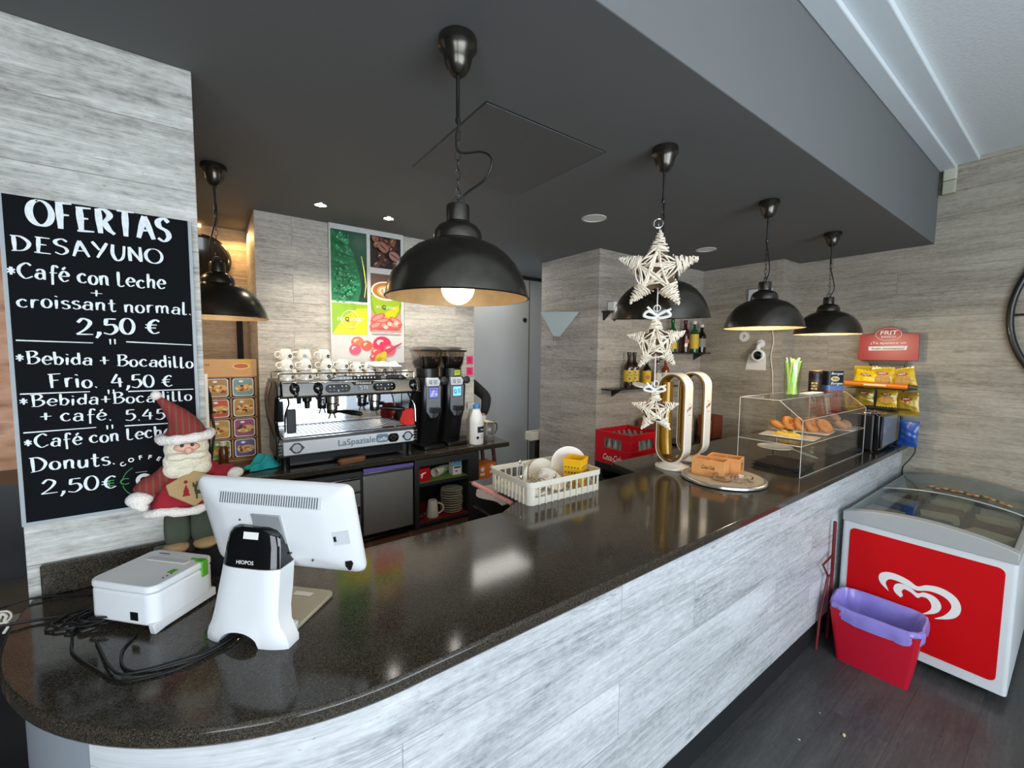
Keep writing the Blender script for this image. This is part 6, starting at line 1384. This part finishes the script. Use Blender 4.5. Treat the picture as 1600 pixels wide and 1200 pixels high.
for x, y, lab in ((1.985, 3.06, 'polished steel milk jug on the back counter end, nearer one'), (1.94, 3.18, 'polished steel milk jug half hidden behind the nearer one')):
    t = thing('milk_jug', lab, 'jug', (x, y, ZT), 0, group='steel milk jugs')
    bm = nb(); lathe(bm, [(0, 0), (.05, 0), (.053, .004), (.053, .10), (.050, .145), (.056, .165), (.054, .165), (.048, .145), (.05, .10), (.05, .008), (0, .006)], 36); ob('body', bm, pm('jug_steel', 'd0cdc6', .2, .8, var=.02), t)
    bm = nb(); tube(bm, curve([(.05, -.01, .145), (.072, -.015, .14), (.074, -.015, .09), (.054, -.01, .05)]), .005, 8); ob('handle', bm, BLACKP, t)
    bm = nb(); lathe(bm, [(0, .152), (.048, .155), (.05, .158), (.03, .163), (0, .16)], 24); ob('foam_cloth', bm, pm('jug_paper', 'd2b987', .8, var=.2), t)

# ================================================================== MENU RACK
t = thing('menu_rack', 'wooden menu rack with colourful dish cards beside the espresso machine', 'menu board', (.075, 3.43, ZT))
MW = pm('menu_wood', 'a5784a', .5, var=.15, nscale=12)
bm = nb(); box(bm, -.215, .215, .0, .02, .02, .58); ob('back_board', bm, pm('menu_back', '3a2a20', .6), t)
bm = nb(); 
for x in (-.215, -.08, .065, .21): box(bm, x-.005, x+.005, -.02, 0, .02, .58)
for k in range(5): box(bm, -.215, .215, -.02, 0, .02+k*.14-.004, .02+k*.14+.004)
box(bm, -.215, .215, -.02, .02, 0, .02); ob('grid', bm, MW, t)
bm = nb(); box(bm, -.22, .22, -.012, .02, .584, .70); hd = ob('header', bm, pm('menu_header', 'c79a62', .5, var=.14, nscale=9), t)
a = Art(front(0, -.0125, .645)); a.ell(pm('soup_leaf', 'c8a02a', .6), .14, .018, .06, .03, .3); a.ell(pm('bowl_tan', 'cf9648', .5), .13, -.008, .048, .036); a.ell(pm('bowl_rim', 'e3bd7c', .5), .13, .008, .05, .022); a.ell(pm('soup', 'b45a26', .5), .13, .009, .042, .016); a.text(pm('menu_ink', '5b2f16', .6), 'Gourmet', -.09, .012, .085, .018, .0, .3); a.rect(pm('menu_ink', '5b2f16', .6), -.14, -.035, .03, .003); a.done('print', hd)
cc = [['8a6a42', 'a98352', '6f9aa0'], ['7a4a30', 'c9502e', 'b98a3c'], ['9a7a3a', 'c0913a', '9a4a72'], ['6a8a4a', '7fa04e', '6a5a88']]
for i in range(4):
    for j in range(3):
        x = (-.1475, -.0075, .1375)[j]; z = .51-i*.14
        bm = nb(); M = front(x, -.004, z); V0 = [bm.verts.new(M @ Vector((u, v, 0))) for u, v in rrect(.122, .122, .018)]; V1 = [bm.verts.new(M @ Vector((u, v, .012))) for u, v in rrect(.122, .122, .018)]
        bm.faces.new(V1); [bm.faces.new((V0[k], V0[(k+1) % len(V0)], V1[(k+1) % len(V0)], V1[k])) for k in range(len(V0))]; bmesh.ops.recalc_face_normals(bm, faces=bm.faces); cd = ob('dish_card', bm, PAPER, t)
        a = Art(front(x, -.0165, z)); a.rect(pm('card_'+cc[i][j], cc[i][j], .5), 0, 0, .11, .11, .015); rr = random.Random(i*3+j); a.ell(pm('food_tan', 'd9b268', .6), .005, -.008, .05, .026, .15)
        for k in range(12): a.ell(pm(('food_dark', 'food_gold', 'food_red', 'food_cream')[k % 4], ('4a2a18', 'd99a34', 'a8432a', 'e8d49a')[k % 4], .6), rr.uniform(-.04, .045), rr.uniform(-.026, .012), .011, .007, rr.uniform(-1, 1), 10)
        a.ell(WHITEPAINT, -.012, .04, .013, .008); a.done('print', cd)
t = thing('tongs', 'black and steel serving tongs hanging in front of the menu rack', 'tongs', (-.02, 3.33, ZT))
bm = nb(); tube(bm, curve([(.015, 0, .56), (.04, 0, .46), (.045, 0, .35)]), .014, 8); ob('grip', bm, BLACKP, t)
bm = nb(); tube(bm, curve([(.045, 0, .36), (.06, -.01, .25), (.045, -.01, .12), (.035, 0, .02)]), .008, 8); tube(bm, curve([(.04, 0, .36), (.03, .01, .25), (.03, .01, .12), (.03, .01, .02)]), .008, 8); ob('arms', bm, STEELD, t)
bm = nb(); lathe(bm, [(0, 0), (.05, 0), (.05, .008), (.012, .014), (0, .014)], 20, c=(.03, 0, 0)); cyl(bm, (.0, .02, .01), (.0, .02, .57), .004, n=8); cyl(bm, (.0, .02, .57), (.02, 0, .57), .004, n=8); ob('stand', bm, BLACKM, t)
t = thing('syrup_bottle', 'small brown bottle with cream cap before the menu rack', 'bottle', (.085, 3.36, ZT))
bm = nb(); lathe(bm, [(0, 0), (.026, 0), (.028, .004), (.028, .10), (.016, .13), (0, .13)], 24); ob('body', bm, pm('brown_glass', '5a2d10', .15, coat=.4), t); bm = nb(); lathe(bm, [(.018, .128), (.018, .155), (0, .157)], 20); ob('cap', bm, CREAM, t)
t = thing('oval_tray', 'dark oval tray on the back counter before the menu rack', 'tray', (.13, 3.15, ZT))
bm = nb(); lathe(bm, [(0, 0), (.09, 0), (.11, .012), (.108, .014), (.088, .004), (0, .004)], 36); ob('dish', bm, pm('tray_brown', '3b2f28', .3), t)
cloth_blob('turquoise_cloth', 'crumpled turquoise cleaning cloth left of the espresso machine', 'cloth', (.285, 3.14, ZT), .095, .075, .075, pm('cloth_teal', '1fa3ac', .9, var=.08), 21, .2, [(.3, .3, .4, .6)])
t = thing('black_pole', 'thin black pole standing in the corridor behind the pendant lamp', 'pole', (.235, 3.92, 0))
bm = nb(); box(bm, -.02, .02, -.02, .02, .03, 2.35); ob('post', bm, pm('matte_black', '0a0a0a', .8, var=0), t); bm = nb(); lathe(bm, [(0, 0), (.05, 0), (.05, .02), (.02, .03), (0, .03)], 28); ob('base', bm, BLACKM, t)
t = thing('small_sign', 'white framed sign edge peeping out beside the column', 'sign', (-.045, 3.05, ZT+.45))
bm = nb(); rbox(bm, -.11, .06, -.008, .008, -.2, .17, .006); ob('panel', bm, PAPER, t)
bm = nb(); cyl(bm, (-.03, 0, -.45), (-.03, 0, -.2), .008, n=8); lathe(bm, [(0, -.45), (.05, -.45), (.05, -.44), (0, -.438)], 20, c=(-.03, 0, 0)); ob('stand', bm, CHROME, t)

# ================================================================== PERSON BEHIND THE WALL END
def skin(name, joints, edges, mat, parent=None, sub=2, root=0):
    me = bpy.data.meshes.new(name); me.from_pydata([j[0] for j in joints], edges, []); o = bpy.data.objects.new(name, me); COL.objects.link(o); me.materials.append(mat)
    m = o.modifiers.new('skin', 'SKIN'); m.use_smooth_shade = True; o.modifiers.new('sub', 'SUBSURF').levels = sub; o.modifiers['sub'].render_levels = sub
    for i, j in enumerate(joints): o.data.skin_vertices[0].data[i].radius = (j[1], j[2] if len(j) > 2 else j[1]); o.data.skin_vertices[0].data[i].use_root = (i == root)
    if parent: o.parent = parent
    return o
SK = pm('skin_tone', 'a8775c', .55, var=.04); BLK = pm('black_sweater', '0e0e10', .9, var=.1)
t = thing('person', 'person in black long sleeves, only a bent arm reaching past the wall end', 'person', (1.93, 3.74, 0))
J = [((0, 0, .98), .15, .11), ((0, -.01, 1.18), .14, .10), ((.03, -.01, 1.40), .165, .11), ((.03, -.01, 1.53), .12, .09), ((.04, -.01, 1.62), .055), ((.05, -.015, 1.70), .06),
     ((.20, -.05, 1.585), .068), ((.29, -.28, 1.43), .054), ((.22, -.37, 1.34), .045), ((.165, -.42, 1.285), .035),
     ((-.13, .03, 1.53), .075), ((-.2, .04, 1.28), .055), ((-.18, -.08, 1.05), .042),
     ((.09, 0, .86), .10), ((.10, -.02, .50), .07), ((.10, 0, .10), .045), ((.11, -.13, .05), .04), ((-.09, 0, .86), .10), ((-.10, -.02, .50), .07), ((-.10, 0, .10), .045), ((-.11, -.13, .05), .04)]
E_ = [(0, 1), (1, 2), (2, 3), (3, 4), (4, 5), (3, 6), (6, 7), (7, 8), (8, 9), (3, 10), (10, 11), (11, 12), (0, 13), (13, 14), (14, 15), (15, 16), (0, 17), (17, 18), (18, 19), (19, 20)]
skin('body', J, E_, BLK, t)
bm = nb(); sph(bm, (.06, -.03, 1.79), (.078, .095, .115), 24); sph(bm, (.075, -.125, 1.78), (.014, .02, .018), 10); [sph(bm, (.06+s*.078, -.02, 1.79), (.012, .022, .03), 10) for s in (-1, 1)]
ob('head', bm, SK, t)
bm = nb(); [sph(bm, (.065+s*.032, -.115, 1.805), (.012, .008, .007), 8) for s in (-1, 1)]; ob('eyes', bm, pm('eye_dark', '1a1210', .2), t)
bm = nb(); sph(bm, (.07, -.108, 1.735), (.024, .01, .006), 10); ob('mouth', bm, pm('lips', '8a4a42', .5), t)
bm = nb(); sph(bm, (.058, -.008, 1.825), (.086, .098, .095), 24); ob('hair', bm, pm('hair_dark', '16110e', .6), t)
W = Vector((.165, -.42, 1.28)); P = [W, W+Vector((-.01, -.02, -.05))]
HJ = [(W+Vector((0, .01, .02)), .026), (P[1], .030, .016)]; HE = [(0, 1)]
for k, (dx, L) in enumerate(((-.024, .045), (-.008, .052), (.008, .049), (.022, .040))):
    b = len(HJ); a0 = P[1]+Vector((dx, -.01, -.02)); HJ += [(a0, .0095), (a0+Vector((0, -.012, -L*.55)), .009), (a0+Vector((0, .004, -L)), .008)]; HE += [(1, b), (b, b+1), (b+1, b+2)]
b = len(HJ); a0 = P[1]+Vector((-.03, -.0, .01)); HJ += [(a0, .011), (a0+Vector((-.014, -.012, -.028)), .0095), (a0+Vector((-.008, -.02, -.05)), .0085)]; HE += [(1, b), (b, b+1), (b+1, b+2)]
skin('hand', HJ, HE, SK, t)
W2_ = Vector((-.18, -.09, 1.03)); skin('hand', [(W2_, .026), (W2_+Vector((.01, -.03, -.05)), .03, .016)]+[(W2_+Vector((.01+dx, -.045, -.10)), .009) for dx in (-.024, -.008, .008, .022)]+[(W2_+Vector((.045, -.03, -.06)), .01)], [(0, 1), (1, 2), (1, 3), (1, 4), (1, 5), (1, 6)], SK, t)
t = thing('white_tub', 'white tub by the hand behind the steel jugs', 'tub', (2.035, 3.245, ZT))
bm = nb(); lathe(bm, [(0, 0), (.03, 0), (.036, .185), (.034, .185), (.028, .006), (0, .006)], 28); ob('tub', bm, PAPER, t)

# ================================================================== PASSAGE, SCONCE, CRATES
FUET = pm('cured_sausage', '5c2a26', .6, var=.25, nscale=40, bump=.3)
bm = nb(); cyl(bm, (1.83, 3.28, 1.045), (2.09, 3.08, 1.045), .006, n=8); o = ob('hanging_rod', bm, BLACKM); tag(o, 'thin dark rod under the back counter end', 'rod')
for i, (x, y, lab) in enumerate(((1.90, 3.215, 'dark red cured sausage hanging under the counter end, left one'), (1.975, 3.16, 'dark red cured sausage hanging in the middle of three'), (2.055, 3.10, 'dark red cured sausage hanging under the counter end, right one'))):
    bm = nb(); tube(bm, curve([(0, 0, -.013), (.012, 0, -.10), (.02, 0, -.2), (.05-.02*i, 0, -.27), (.02, .01, -.30)]), [.008]+[.017]*8+[.019]*8+[.018]*7+[.01], 10); o = ob('cured_sausage', bm, FUET); o.location = (x, y, 1.052); tag(o, lab, 'sausage', 'cured sausages under the counter end')
bm = nb(); box(bm, 1.815, 2.06, 2.98, 3.3, 0, .585); tag(ob('black_cabinet', bm, BLACKP, bev=.004), 'low black cabinet under the orange cartons', 'cabinet')
ORG = pm('carton_orange', 'd9731c', .6, var=.06); k = 0
for i, col_ in enumerate(('front', 'back')):
    for j, rw in enumerate(('bottom', 'middle', 'top')):
        t = thing('juice_carton', 'orange carton with pale dots, %s of the %s column beside the shelf unit' % (rw, col_), 'carton', (1.875+i*.115, 3.06+.03*i, .586+j*.1065), 0, group='orange cartons beside the shelf unit')
        bm = nb(); box(bm, -.055, .055, -.06, .10, 0, .105); ob('carton', bm, ORG, t, bev=.002)
        a = Art(front(0, -.0605, .052)); a.ell(PAPER, .012, .018, .020); a.rect(PAPER, .012, -.025, .045, .022); a.rect(pm('carton_dark', '7a3410', .6), -.045, 0, .006, .09); a.done('print', t)
t = thing('wall_sconce', 'frosted glass fan shaped wall sconce on the pillar', 'wall lamp', (2.888, 3.18, 2.03))
bm = nb(); v = [bm.verts.new(p) for p in ((-.002, .265, .235), (-.19, .05, .235), (-.002, -.29, .225), (-.04, .02, .0), (-.002, .06, .0), (-.002, -.03, .0))]
for f in ((0, 1, 3), (1, 2, 3), (0, 3, 4), (2, 5, 3), (3, 5, 4)): bm.faces.new([v[i] for i in f])
bmesh.ops.recalc_face_normals(bm, faces=bm.faces); o = ob('glass_shade', bm, pm('frosted_glass', 'bcc8c6', .45, var=.02), t, smooth=False); so = o.modifiers.new('th', 'SOLIDIFY'); so.thickness = .004
bm = nb(); cyl(bm, (-.03, .02, .005), (-.03, .02, -.045), .012); cyl(bm, (0, .02, .06), (-.03, .02, .02), .01); ob('bracket', bm, pm('sconce_copper', '8a6a58', .4, .4), t)
t = thing('low_cabinet', 'low cabinet with a white drawer peeping out behind the pillar edge', 'cabinet', (2.885, 3.53, .925))
bm = nb(); box(bm, -.09, .17, -.05, .05, 0, .012); box(bm, -.09, -.075, -.05, .05, .012, .09); box(bm, -.075, .17, -.05, -.035, .012, .09); box(bm, -.075, .17, .035, .05, .012, .09); ob('box', bm, CREAM, t, bev=.002)
bm = nb(); box(bm, -.03, .16, -.04, .05, -.925, 0); ob('cabinet', bm, STEELD, t)

bm = nb(); box(bm, 2.87, 3.40, 2.22, 2.635, 0, .595); tag(ob('black_cabinet', bm, BLACKP, bev=.004), 'low black cabinet standing under the crates by the pillar', 'cabinet')
def crate(name, label, x0, x1, y0, y1, z0, hgt, mat, logo):
    cx, cy = (x0+x1)/2, (y0+y1)/2; t = thing(name, label, 'crate', (cx, cy, z0)); w_, l_ = (x1-x0)/2, (y1-y0)/2; th = .014
    for nm, axis, s in (('side_wall', 'x', -1), ('side_wall', 'x', 1), ('end_wall', 'y', -1), ('end_wall', 'y', 1)):
        L = (l_ if axis == 'x' else w_-th-.0005); bm = nb(); a_, b_, c_, d_ = .34, .70, .19, .26   # hand hole
        hx_ = L*.52; z1, z2 = hgt*.50, hgt*.80
        for bx in ((-L, L, 0, z1), (-L, L, z2, hgt), (-L, -hx_, z1, z2), (hx_, L, z1, z2)):
            if axis == 'x': box(bm, s*w_-(th if s > 0 else 0), s*w_+(th if s < 0 else 0), bx[0], bx[1], bx[2], bx[3])
            else: box(bm, bx[0], bx[1], s*l_-(th if s > 0 else 0), s*l_+(th if s < 0 else 0), bx[2], bx[3])
        p = ob(nm, bm, mat, t, bev=.002)
        if logo and s < 0:
            a = Art(side(-w_-.0006, 0, hgt*.20) if axis == 'x' else front(0, -l_-.0006, hgt*.20)); a.text(WHITEPAINT, 'Coca-Cola', 0, -.02, .21, .055, .015, .28); a.poly(WHITEPAINT, [(-.09, -.028), (-.02, -.022), (.06, -.03), (.06, -.026), (-.02, -.018)]); a.done('lettering', p)
    bm = nb(); box(bm, -w_+th+.0005, w_-th-.0005, -l_+th+.0005, l_-th-.0005, 0, .012); ob('bottom', bm, mat, t); return t
crate('bottle_crate', 'dark green-black bottle crate under the red one', 2.875, 3.32, 2.245, 2.635, .597, .285, pm('crate_black', '10201c', .4), False)
CR = pm('crate_red', 'cc1222', .38, var=.03)
crate('bottle_crate', 'red soda crate with white script, full of empty bottles', 2.875, 3.32, 2.245, 2.635, .884, .29, CR, True)
b0 = thing('soda_bottle', 'empty glass bottle in the red crate, first row from the left, nearest the bar', 'bottle', (2.92, 2.30, .897), group='empty bottles in the red crate')
bm = nb(); lathe(bm, [(0, 0), (.026, 0), (.028, .01), (.025, .06), (.028, .11), (.022, .15), (.012, .20), (.011, .235), (.013, .24), (.012, .245), (0, .244)], 16); ob('glass', bm, pm('bottle_green_glass', 'a9b3ad', .08, trans=.0, coat=.5, alpha=.55, var=0), b0)
for i in range(6):
    for j in range(5):
        if i or j: dup(b0, (2.92+i*.071, 2.30+j*.070, .897), label='empty glass bottle in the red crate, %s row from the left, %s' % (ORD[i], ('nearest the bar', 'second from the bar', 'third from the bar', 'fourth from the bar', 'nearest the wall')[j]))

# ---- wall shelves and spirits
def shelf(label, x0, x1, z, dep=.13):
    t = thing('wall_shelf', label, 'shelf', ((x0+x1)/2, 2.649, z)); L = (x1-x0)/2
    bm = nb(); box(bm, -L, L, -dep, 0, 0, .012); ob('board', bm, BLACKM, t)
    for s in (-.72, .72): bm = nb(); prism(bm, [(0, 0), (-dep*.9, 0), (0, -.07)], 'x', s*L-.012, s*L+.012); ob('bracket', bm, BLACKM, t)
shelf('black wall shelf with whisky and brandy bottles behind the taps', 2.95, 4.02, 1.53)
shelf('black wall shelf with four spirit bottles higher at right', 3.72, 4.585, 1.872)
shelf('tiny black shelf with white box high beside the pillar edge', 2.93, 3.13, 2.235, .09)
tag(ob('white_box', (lambda b: (box(b, 3.0, 3.08, 2.57, 2.64, 2.248, 2.33), b)[1])(nb()), PAPER), 'little white box on the tiny high shelf', 'box')
def spirit(label, x, z, r, hgt, glass, lab_col, cap, y=2.578, sq=False, lab_z=(.18, .5), mark=None):
    t = thing('spirit_bottle', label, 'bottle', (x, y, z+.0125)); h = hgt
    bm = nb(); lathe(bm, [(0, 0), (r, 0), (r*1.02, .006), (r*1.02, h*.56), (r*.9, h*.64), (r*.36, h*.76), (r*.33, h*.93), (r*.38, h*.935), (r*.38, h*.95), (0, h*.95)], 26); ob('body', bm, glass, t)
    bm = nb(); lathe(bm, [(r*.40, h*.90), (r*.42, h*.905), (r*.42, h*.99), (r*.38, h), (0, h)], 18); ob('cap', bm, cap, t)
    bm = nb(); lathe(bm, [(r*1.025, h*lab_z[0]), (r*1.035, h*lab_z[0]), (r*1.035, h*lab_z[1]), (r*1.025, h*lab_z[1])], 26); lb = ob('paper_label', bm, lab_col, t)
    if mark:
        M = frame((-.589*r*1.05, -.808*r*1.05, h*(lab_z[0]+lab_z[1])/2), (.808, -.589, 0), (0, 0, 1)); a = Art(M)
        if mark == 'bull': a.text(BLACKP, 'VETERANO', 0, .0, r*1.1, .010, .01); a.ell(BLACKP, 0, .03, .011, .007); a.ell(BLACKP, 0, -.025, .009)
        else: a.ell(pm('label_mark', mark, .5), 0, 0, r*.45, r*.5)
        a.done('print', lb)
BRANDY = pm('brandy_glass', '2a1209', .08, coat=.5, var=.05); GREENG = pm('green_glass', '14502a', .08, coat=.5, var=.05); AMB = pm('amber_glass', '7a3412', .08, coat=.5, var=.05); CLEARB = pm('clear_bottle', '8f8a80', .08, coat=.5, var=.1, alpha=.7); BLK_G = pm('black_glass', '0c100e', .08, coat=.5, var=0); MAR = pm('maroon_glass', '3a0f12', .08, coat=.5, var=.05)
LY = pm('label_yellow', 'd8b83a', .6, var=.05); LYB = pm('label_bright', 'e0b418', .6); LW = pm('label_cream', 'd8cfb8', .6); LRED = pm('label_red', '9a2a2a', .6); LGR = pm('label_grey', '8b8c80', .6)
spirit('brown brandy bottle with yellow label, leftmost on the lower shelf', 3.235, 1.53, .044, .335, BRANDY, LY, BLACKP, 2.57, mark='bull')
spirit('brown brandy bottle with yellow label, second on the lower shelf', 3.355, 1.53, .044, .335, BRANDY, LY, BLACKP, 2.60, mark='bull')
spirit('dark bottle with bright yellow label, third on the lower shelf', 3.52, 1.53, .042, .28, BLK_G, LYB, BLACKP, 2.578, lab_z=(.12, .56), mark='b8632a')
spirit('clear bottle with cream label partly behind the middle star', 3.70, 1.53, .038, .26, CLEARB, LW, BLACKP, 2.578)
spirit('amber bottle behind the star string on the lower shelf', 3.83, 1.53, .040, .27, AMB, LW, BRANDY, 2.578)
spirit('green glass bottle, leftmost on the upper shelf', 3.93, 1.872, .046, .34, GREENG, LY, GREENG, 2.578, lab_z=(.1, .3))
spirit('dark maroon bottle with red emblem on the upper shelf', 4.165, 1.872, .05, .34, MAR, MAR, pm('cap_maroon', '5a1620', .4), 2.578, mark='c2606a')
spirit('green bottle with yellow label and white cap on the upper shelf', 4.34, 1.872, .045, .34, GREENG, LY, PAPER, 2.578, lab_z=(.12, .58))
spirit('black bottle with grey label, rightmost on the upper shelf', 4.485, 1.872, .048, .31, BLK_G, LGR, PAPER, 2.578, lab_z=(.2, .5))

# ---- work counter along the pillar wall
t = thing('sink_unit', 'dark sink unit with yellow fascia behind the bar', 'sink', (4.0, 2.37, 0))
bm = nb(); box(bm, -.585, .585, -.26, .26, 0, .90); ob('cabinet', bm, BLACKP, t)
bm = nb(); box(bm, -.59, .59, -.268, .265, .92, .95); box(bm, -.2, .5, -.15, .2, .95, .965); ob('top', bm, pm('sink_dark', '1c1b1a', .2, .4), t, bev=.004)
bm = nb(); box(bm, -.59, .59, -.275, -.262, .80, .918); ob('fascia', bm, pm('fascia_gold', 'a67c14', .45, var=.08), t)
t = thing('carton_box', 'brown cardboard box beside the red crate', 'box', (3.53, 2.47, .951), .05)
bm = nb(); box(bm, -.10, .13, -.10, .12, 0, .28); ob('carton', bm, pm('cardboard', '8a5a3c', .8, var=.06), t)
t = thing('wine_bottle', 'dark bottle with red label lying on the cardboard box', 'bottle', (3.53, 2.46, 1.272), 0, rot=(0, math.radians(90), .5))
bm = nb(); lathe(bm, [(0, -.12), (.038, -.12), (.04, -.11), (.04, .06), (.015, .11), (.014, .17), (0, .17)], 24); ob('body', bm, BLK_G, t); bm = nb(); lathe(bm, [(.0405, -.07), (.041, -.07), (.041, .03), (.0405, .03)], 24); ob('paper_label', bm, LRED, t)
spirit('clear bottle with red cap and round mark seen through the second tower', 4.02, .951, .042, .40, CLEARB, CLEARB, RED, 2.40, lab_z=(.2, .5), mark='3a2a22')
t = thing('carton_box', 'small red brown printed box by the right wall behind the taps', 'box', (4.47, 2.42, .967), 0)
bm = nb(); box(bm, -.09, .09, -.08, .10, 0, .235); ob('carton', bm, pm('carton_redbrown', '7a3a24', .6, var=.08), t); a = Art(side(-.0905, -.04, .12)); a.rect(pm('carton_tan', 'b5824f', .6), -.02, 0, .07, .14); a.done('print', t)

# ================================================================== THINGS ON THE RIGHT WALLS
t = thing('security_camera', 'white round security camera with black lens on the wall', 'camera', (4.598, 2.0, 1.86))
bm = nb(); tube(bm, curve([(-.0, 0, .12), (-.05, 0, .10), (-.07, 0, .05)]), .022, 10); lathe(bm, [(0, 0), (.04, 0), (.04, .012), (0, .012)], 24, M=frame((-.0005, 0, .12), (0, -1, 0), (0, 0, 1))); ob('bracket', bm, WHITEP, t)
bm = nb(); lathe(bm, [(0, 0), (.05, .0), (.062, .012), (.062, .05), (.055, .058), (.045, .060), (.042, .054), (0, .054)], 32, M=frame((-.04, 0, 0), (.25, -1, 0), (0, 0, 1))); ob('housing', bm, WHITEP, t)
bm = nb(); sph(bm, (-.098, -.012, 0), (.012, .042, .042), 20); ob('lens', bm, BLACKG, t)
t = thing('wall_plaque', 'small white plaque with dark bar below the security camera', 'plaque', (4.598, 2.035, 1.79))
bm = nb(); prism(bm, [(-.09, -.08), (.11, -.08), (.075, .085), (-.085, .085)], 'x', -.006, 0); ob('panel', bm, PAPER, t); a = Art(side(-.0065, 0, .06)); a.rect(DGREY, .0, .0, .10, .018); a.done('dark_bar', t)
t = thing('round_sticker', 'round white sticker with small dark mark on the wood wall', 'sticker', (4.598, 2.17, 2.055))
bm = nb(); lathe(bm, [(0, 0), (.055, 0), (.055, .003), (0, .003)], 32, M=frame((0, 0, 0), (0, -1, 0), (0, 0, 1))); ob('disc', bm, PAPER, t); a = Art(side(-.0035, 0, 0)); a.ring(DGREY, 0, 0, .050, .052); [a.poly(DGREY, [(x, y), (x+.012, y+.004), (x+.004, y+.022)]) for x, y in ((-.012, -.02), (0, -.006), (-.008, .004))]; a.done('print', t)
t = thing('wall_box', 'white box with cable on wall behind the third lamp', 'box', (4.598, 2.03, 2.33)); bm = nb(); rbox(bm, -.03, 0, -.11, .11, -.20, .20, .008); ob('body', bm, WHITEP, t)
bm = nb(); tube(bm, curve([(4.585, 1.90, 2.13), (4.592, 1.885, 2.0), (4.590, 1.90, 1.85), (4.592, 1.88, 1.7), (4.592, 1.87, 1.55), (4.592, 1.86, 1.4)]), .004, 8); tag(ob('white_cable', bm, WHITEP), 'thin white cable running down the wood wall by the camera', 'cable')
t = thing('wall_clock', 'large black ring clock on the right wall cut by the frame edge', 'clock', (4.957, -.36, 2.18))
bm = nb(); P = [(-.02, .75*math.cos(a), .75*math.sin(a)) for a in [2*PI*k/72 for k in range(72)]]; tube(bm, P, .022, 10, closed=True); ob('outer_ring', bm, BLACKM, t)
bm = nb(); P = [(-.02, .48*math.cos(a), .48*math.sin(a)) for a in [2*PI*k/60 for k in range(60)]]; tube(bm, P, .012, 8, closed=True); ob('inner_ring', bm, BLACKM, t)
bm = nb()
for k in range(12): a_ = 2*PI*k/12; cyl(bm, (-.02, .48*math.cos(a_), .48*math.sin(a_)), (-.02, .75*math.cos(a_), .75*math.sin(a_)), .009, n=6)
ob('hour_bars', bm, BLACKM, t); bm = nb(); cyl(bm, (-.03, 0, 0), (-.03, .2, .22), .010, n=6); cyl(bm, (-.03, 0, 0), (-.03, -.1, .36), .008, n=6); cyl(bm, (-.04, 0, 0), (0, 0, 0), .03); ob('hands', bm, BLACKM, t)
bm = nb(); [cyl(bm, (-.02, .48*math.cos(a_), .48*math.sin(a_)), (-.015, 0, 0), .006, n=6) for a_ in (0, PI/2, PI, 3*PI/2)]; ob('spoke', bm, BLACKM, t)
t = thing('wall_sensor', 'white two-part sensor box high on the wall by the soffit corner', 'sensor', (4.958, .775, 3.28))
bm = nb(); rbox(bm, -.05, 0, -.04, .04, .005, .10, .01); ob('upper_box', bm, pm('sensor_cream', 'c9c7b2', .5), t, bev=.004); bm = nb(); rbox(bm, -.05, 0, -.04, .04, -.10, .0, .01); ob('lower_box', bm, pm('sensor_cream2', 'b5b39c', .5), t, bev=.004)
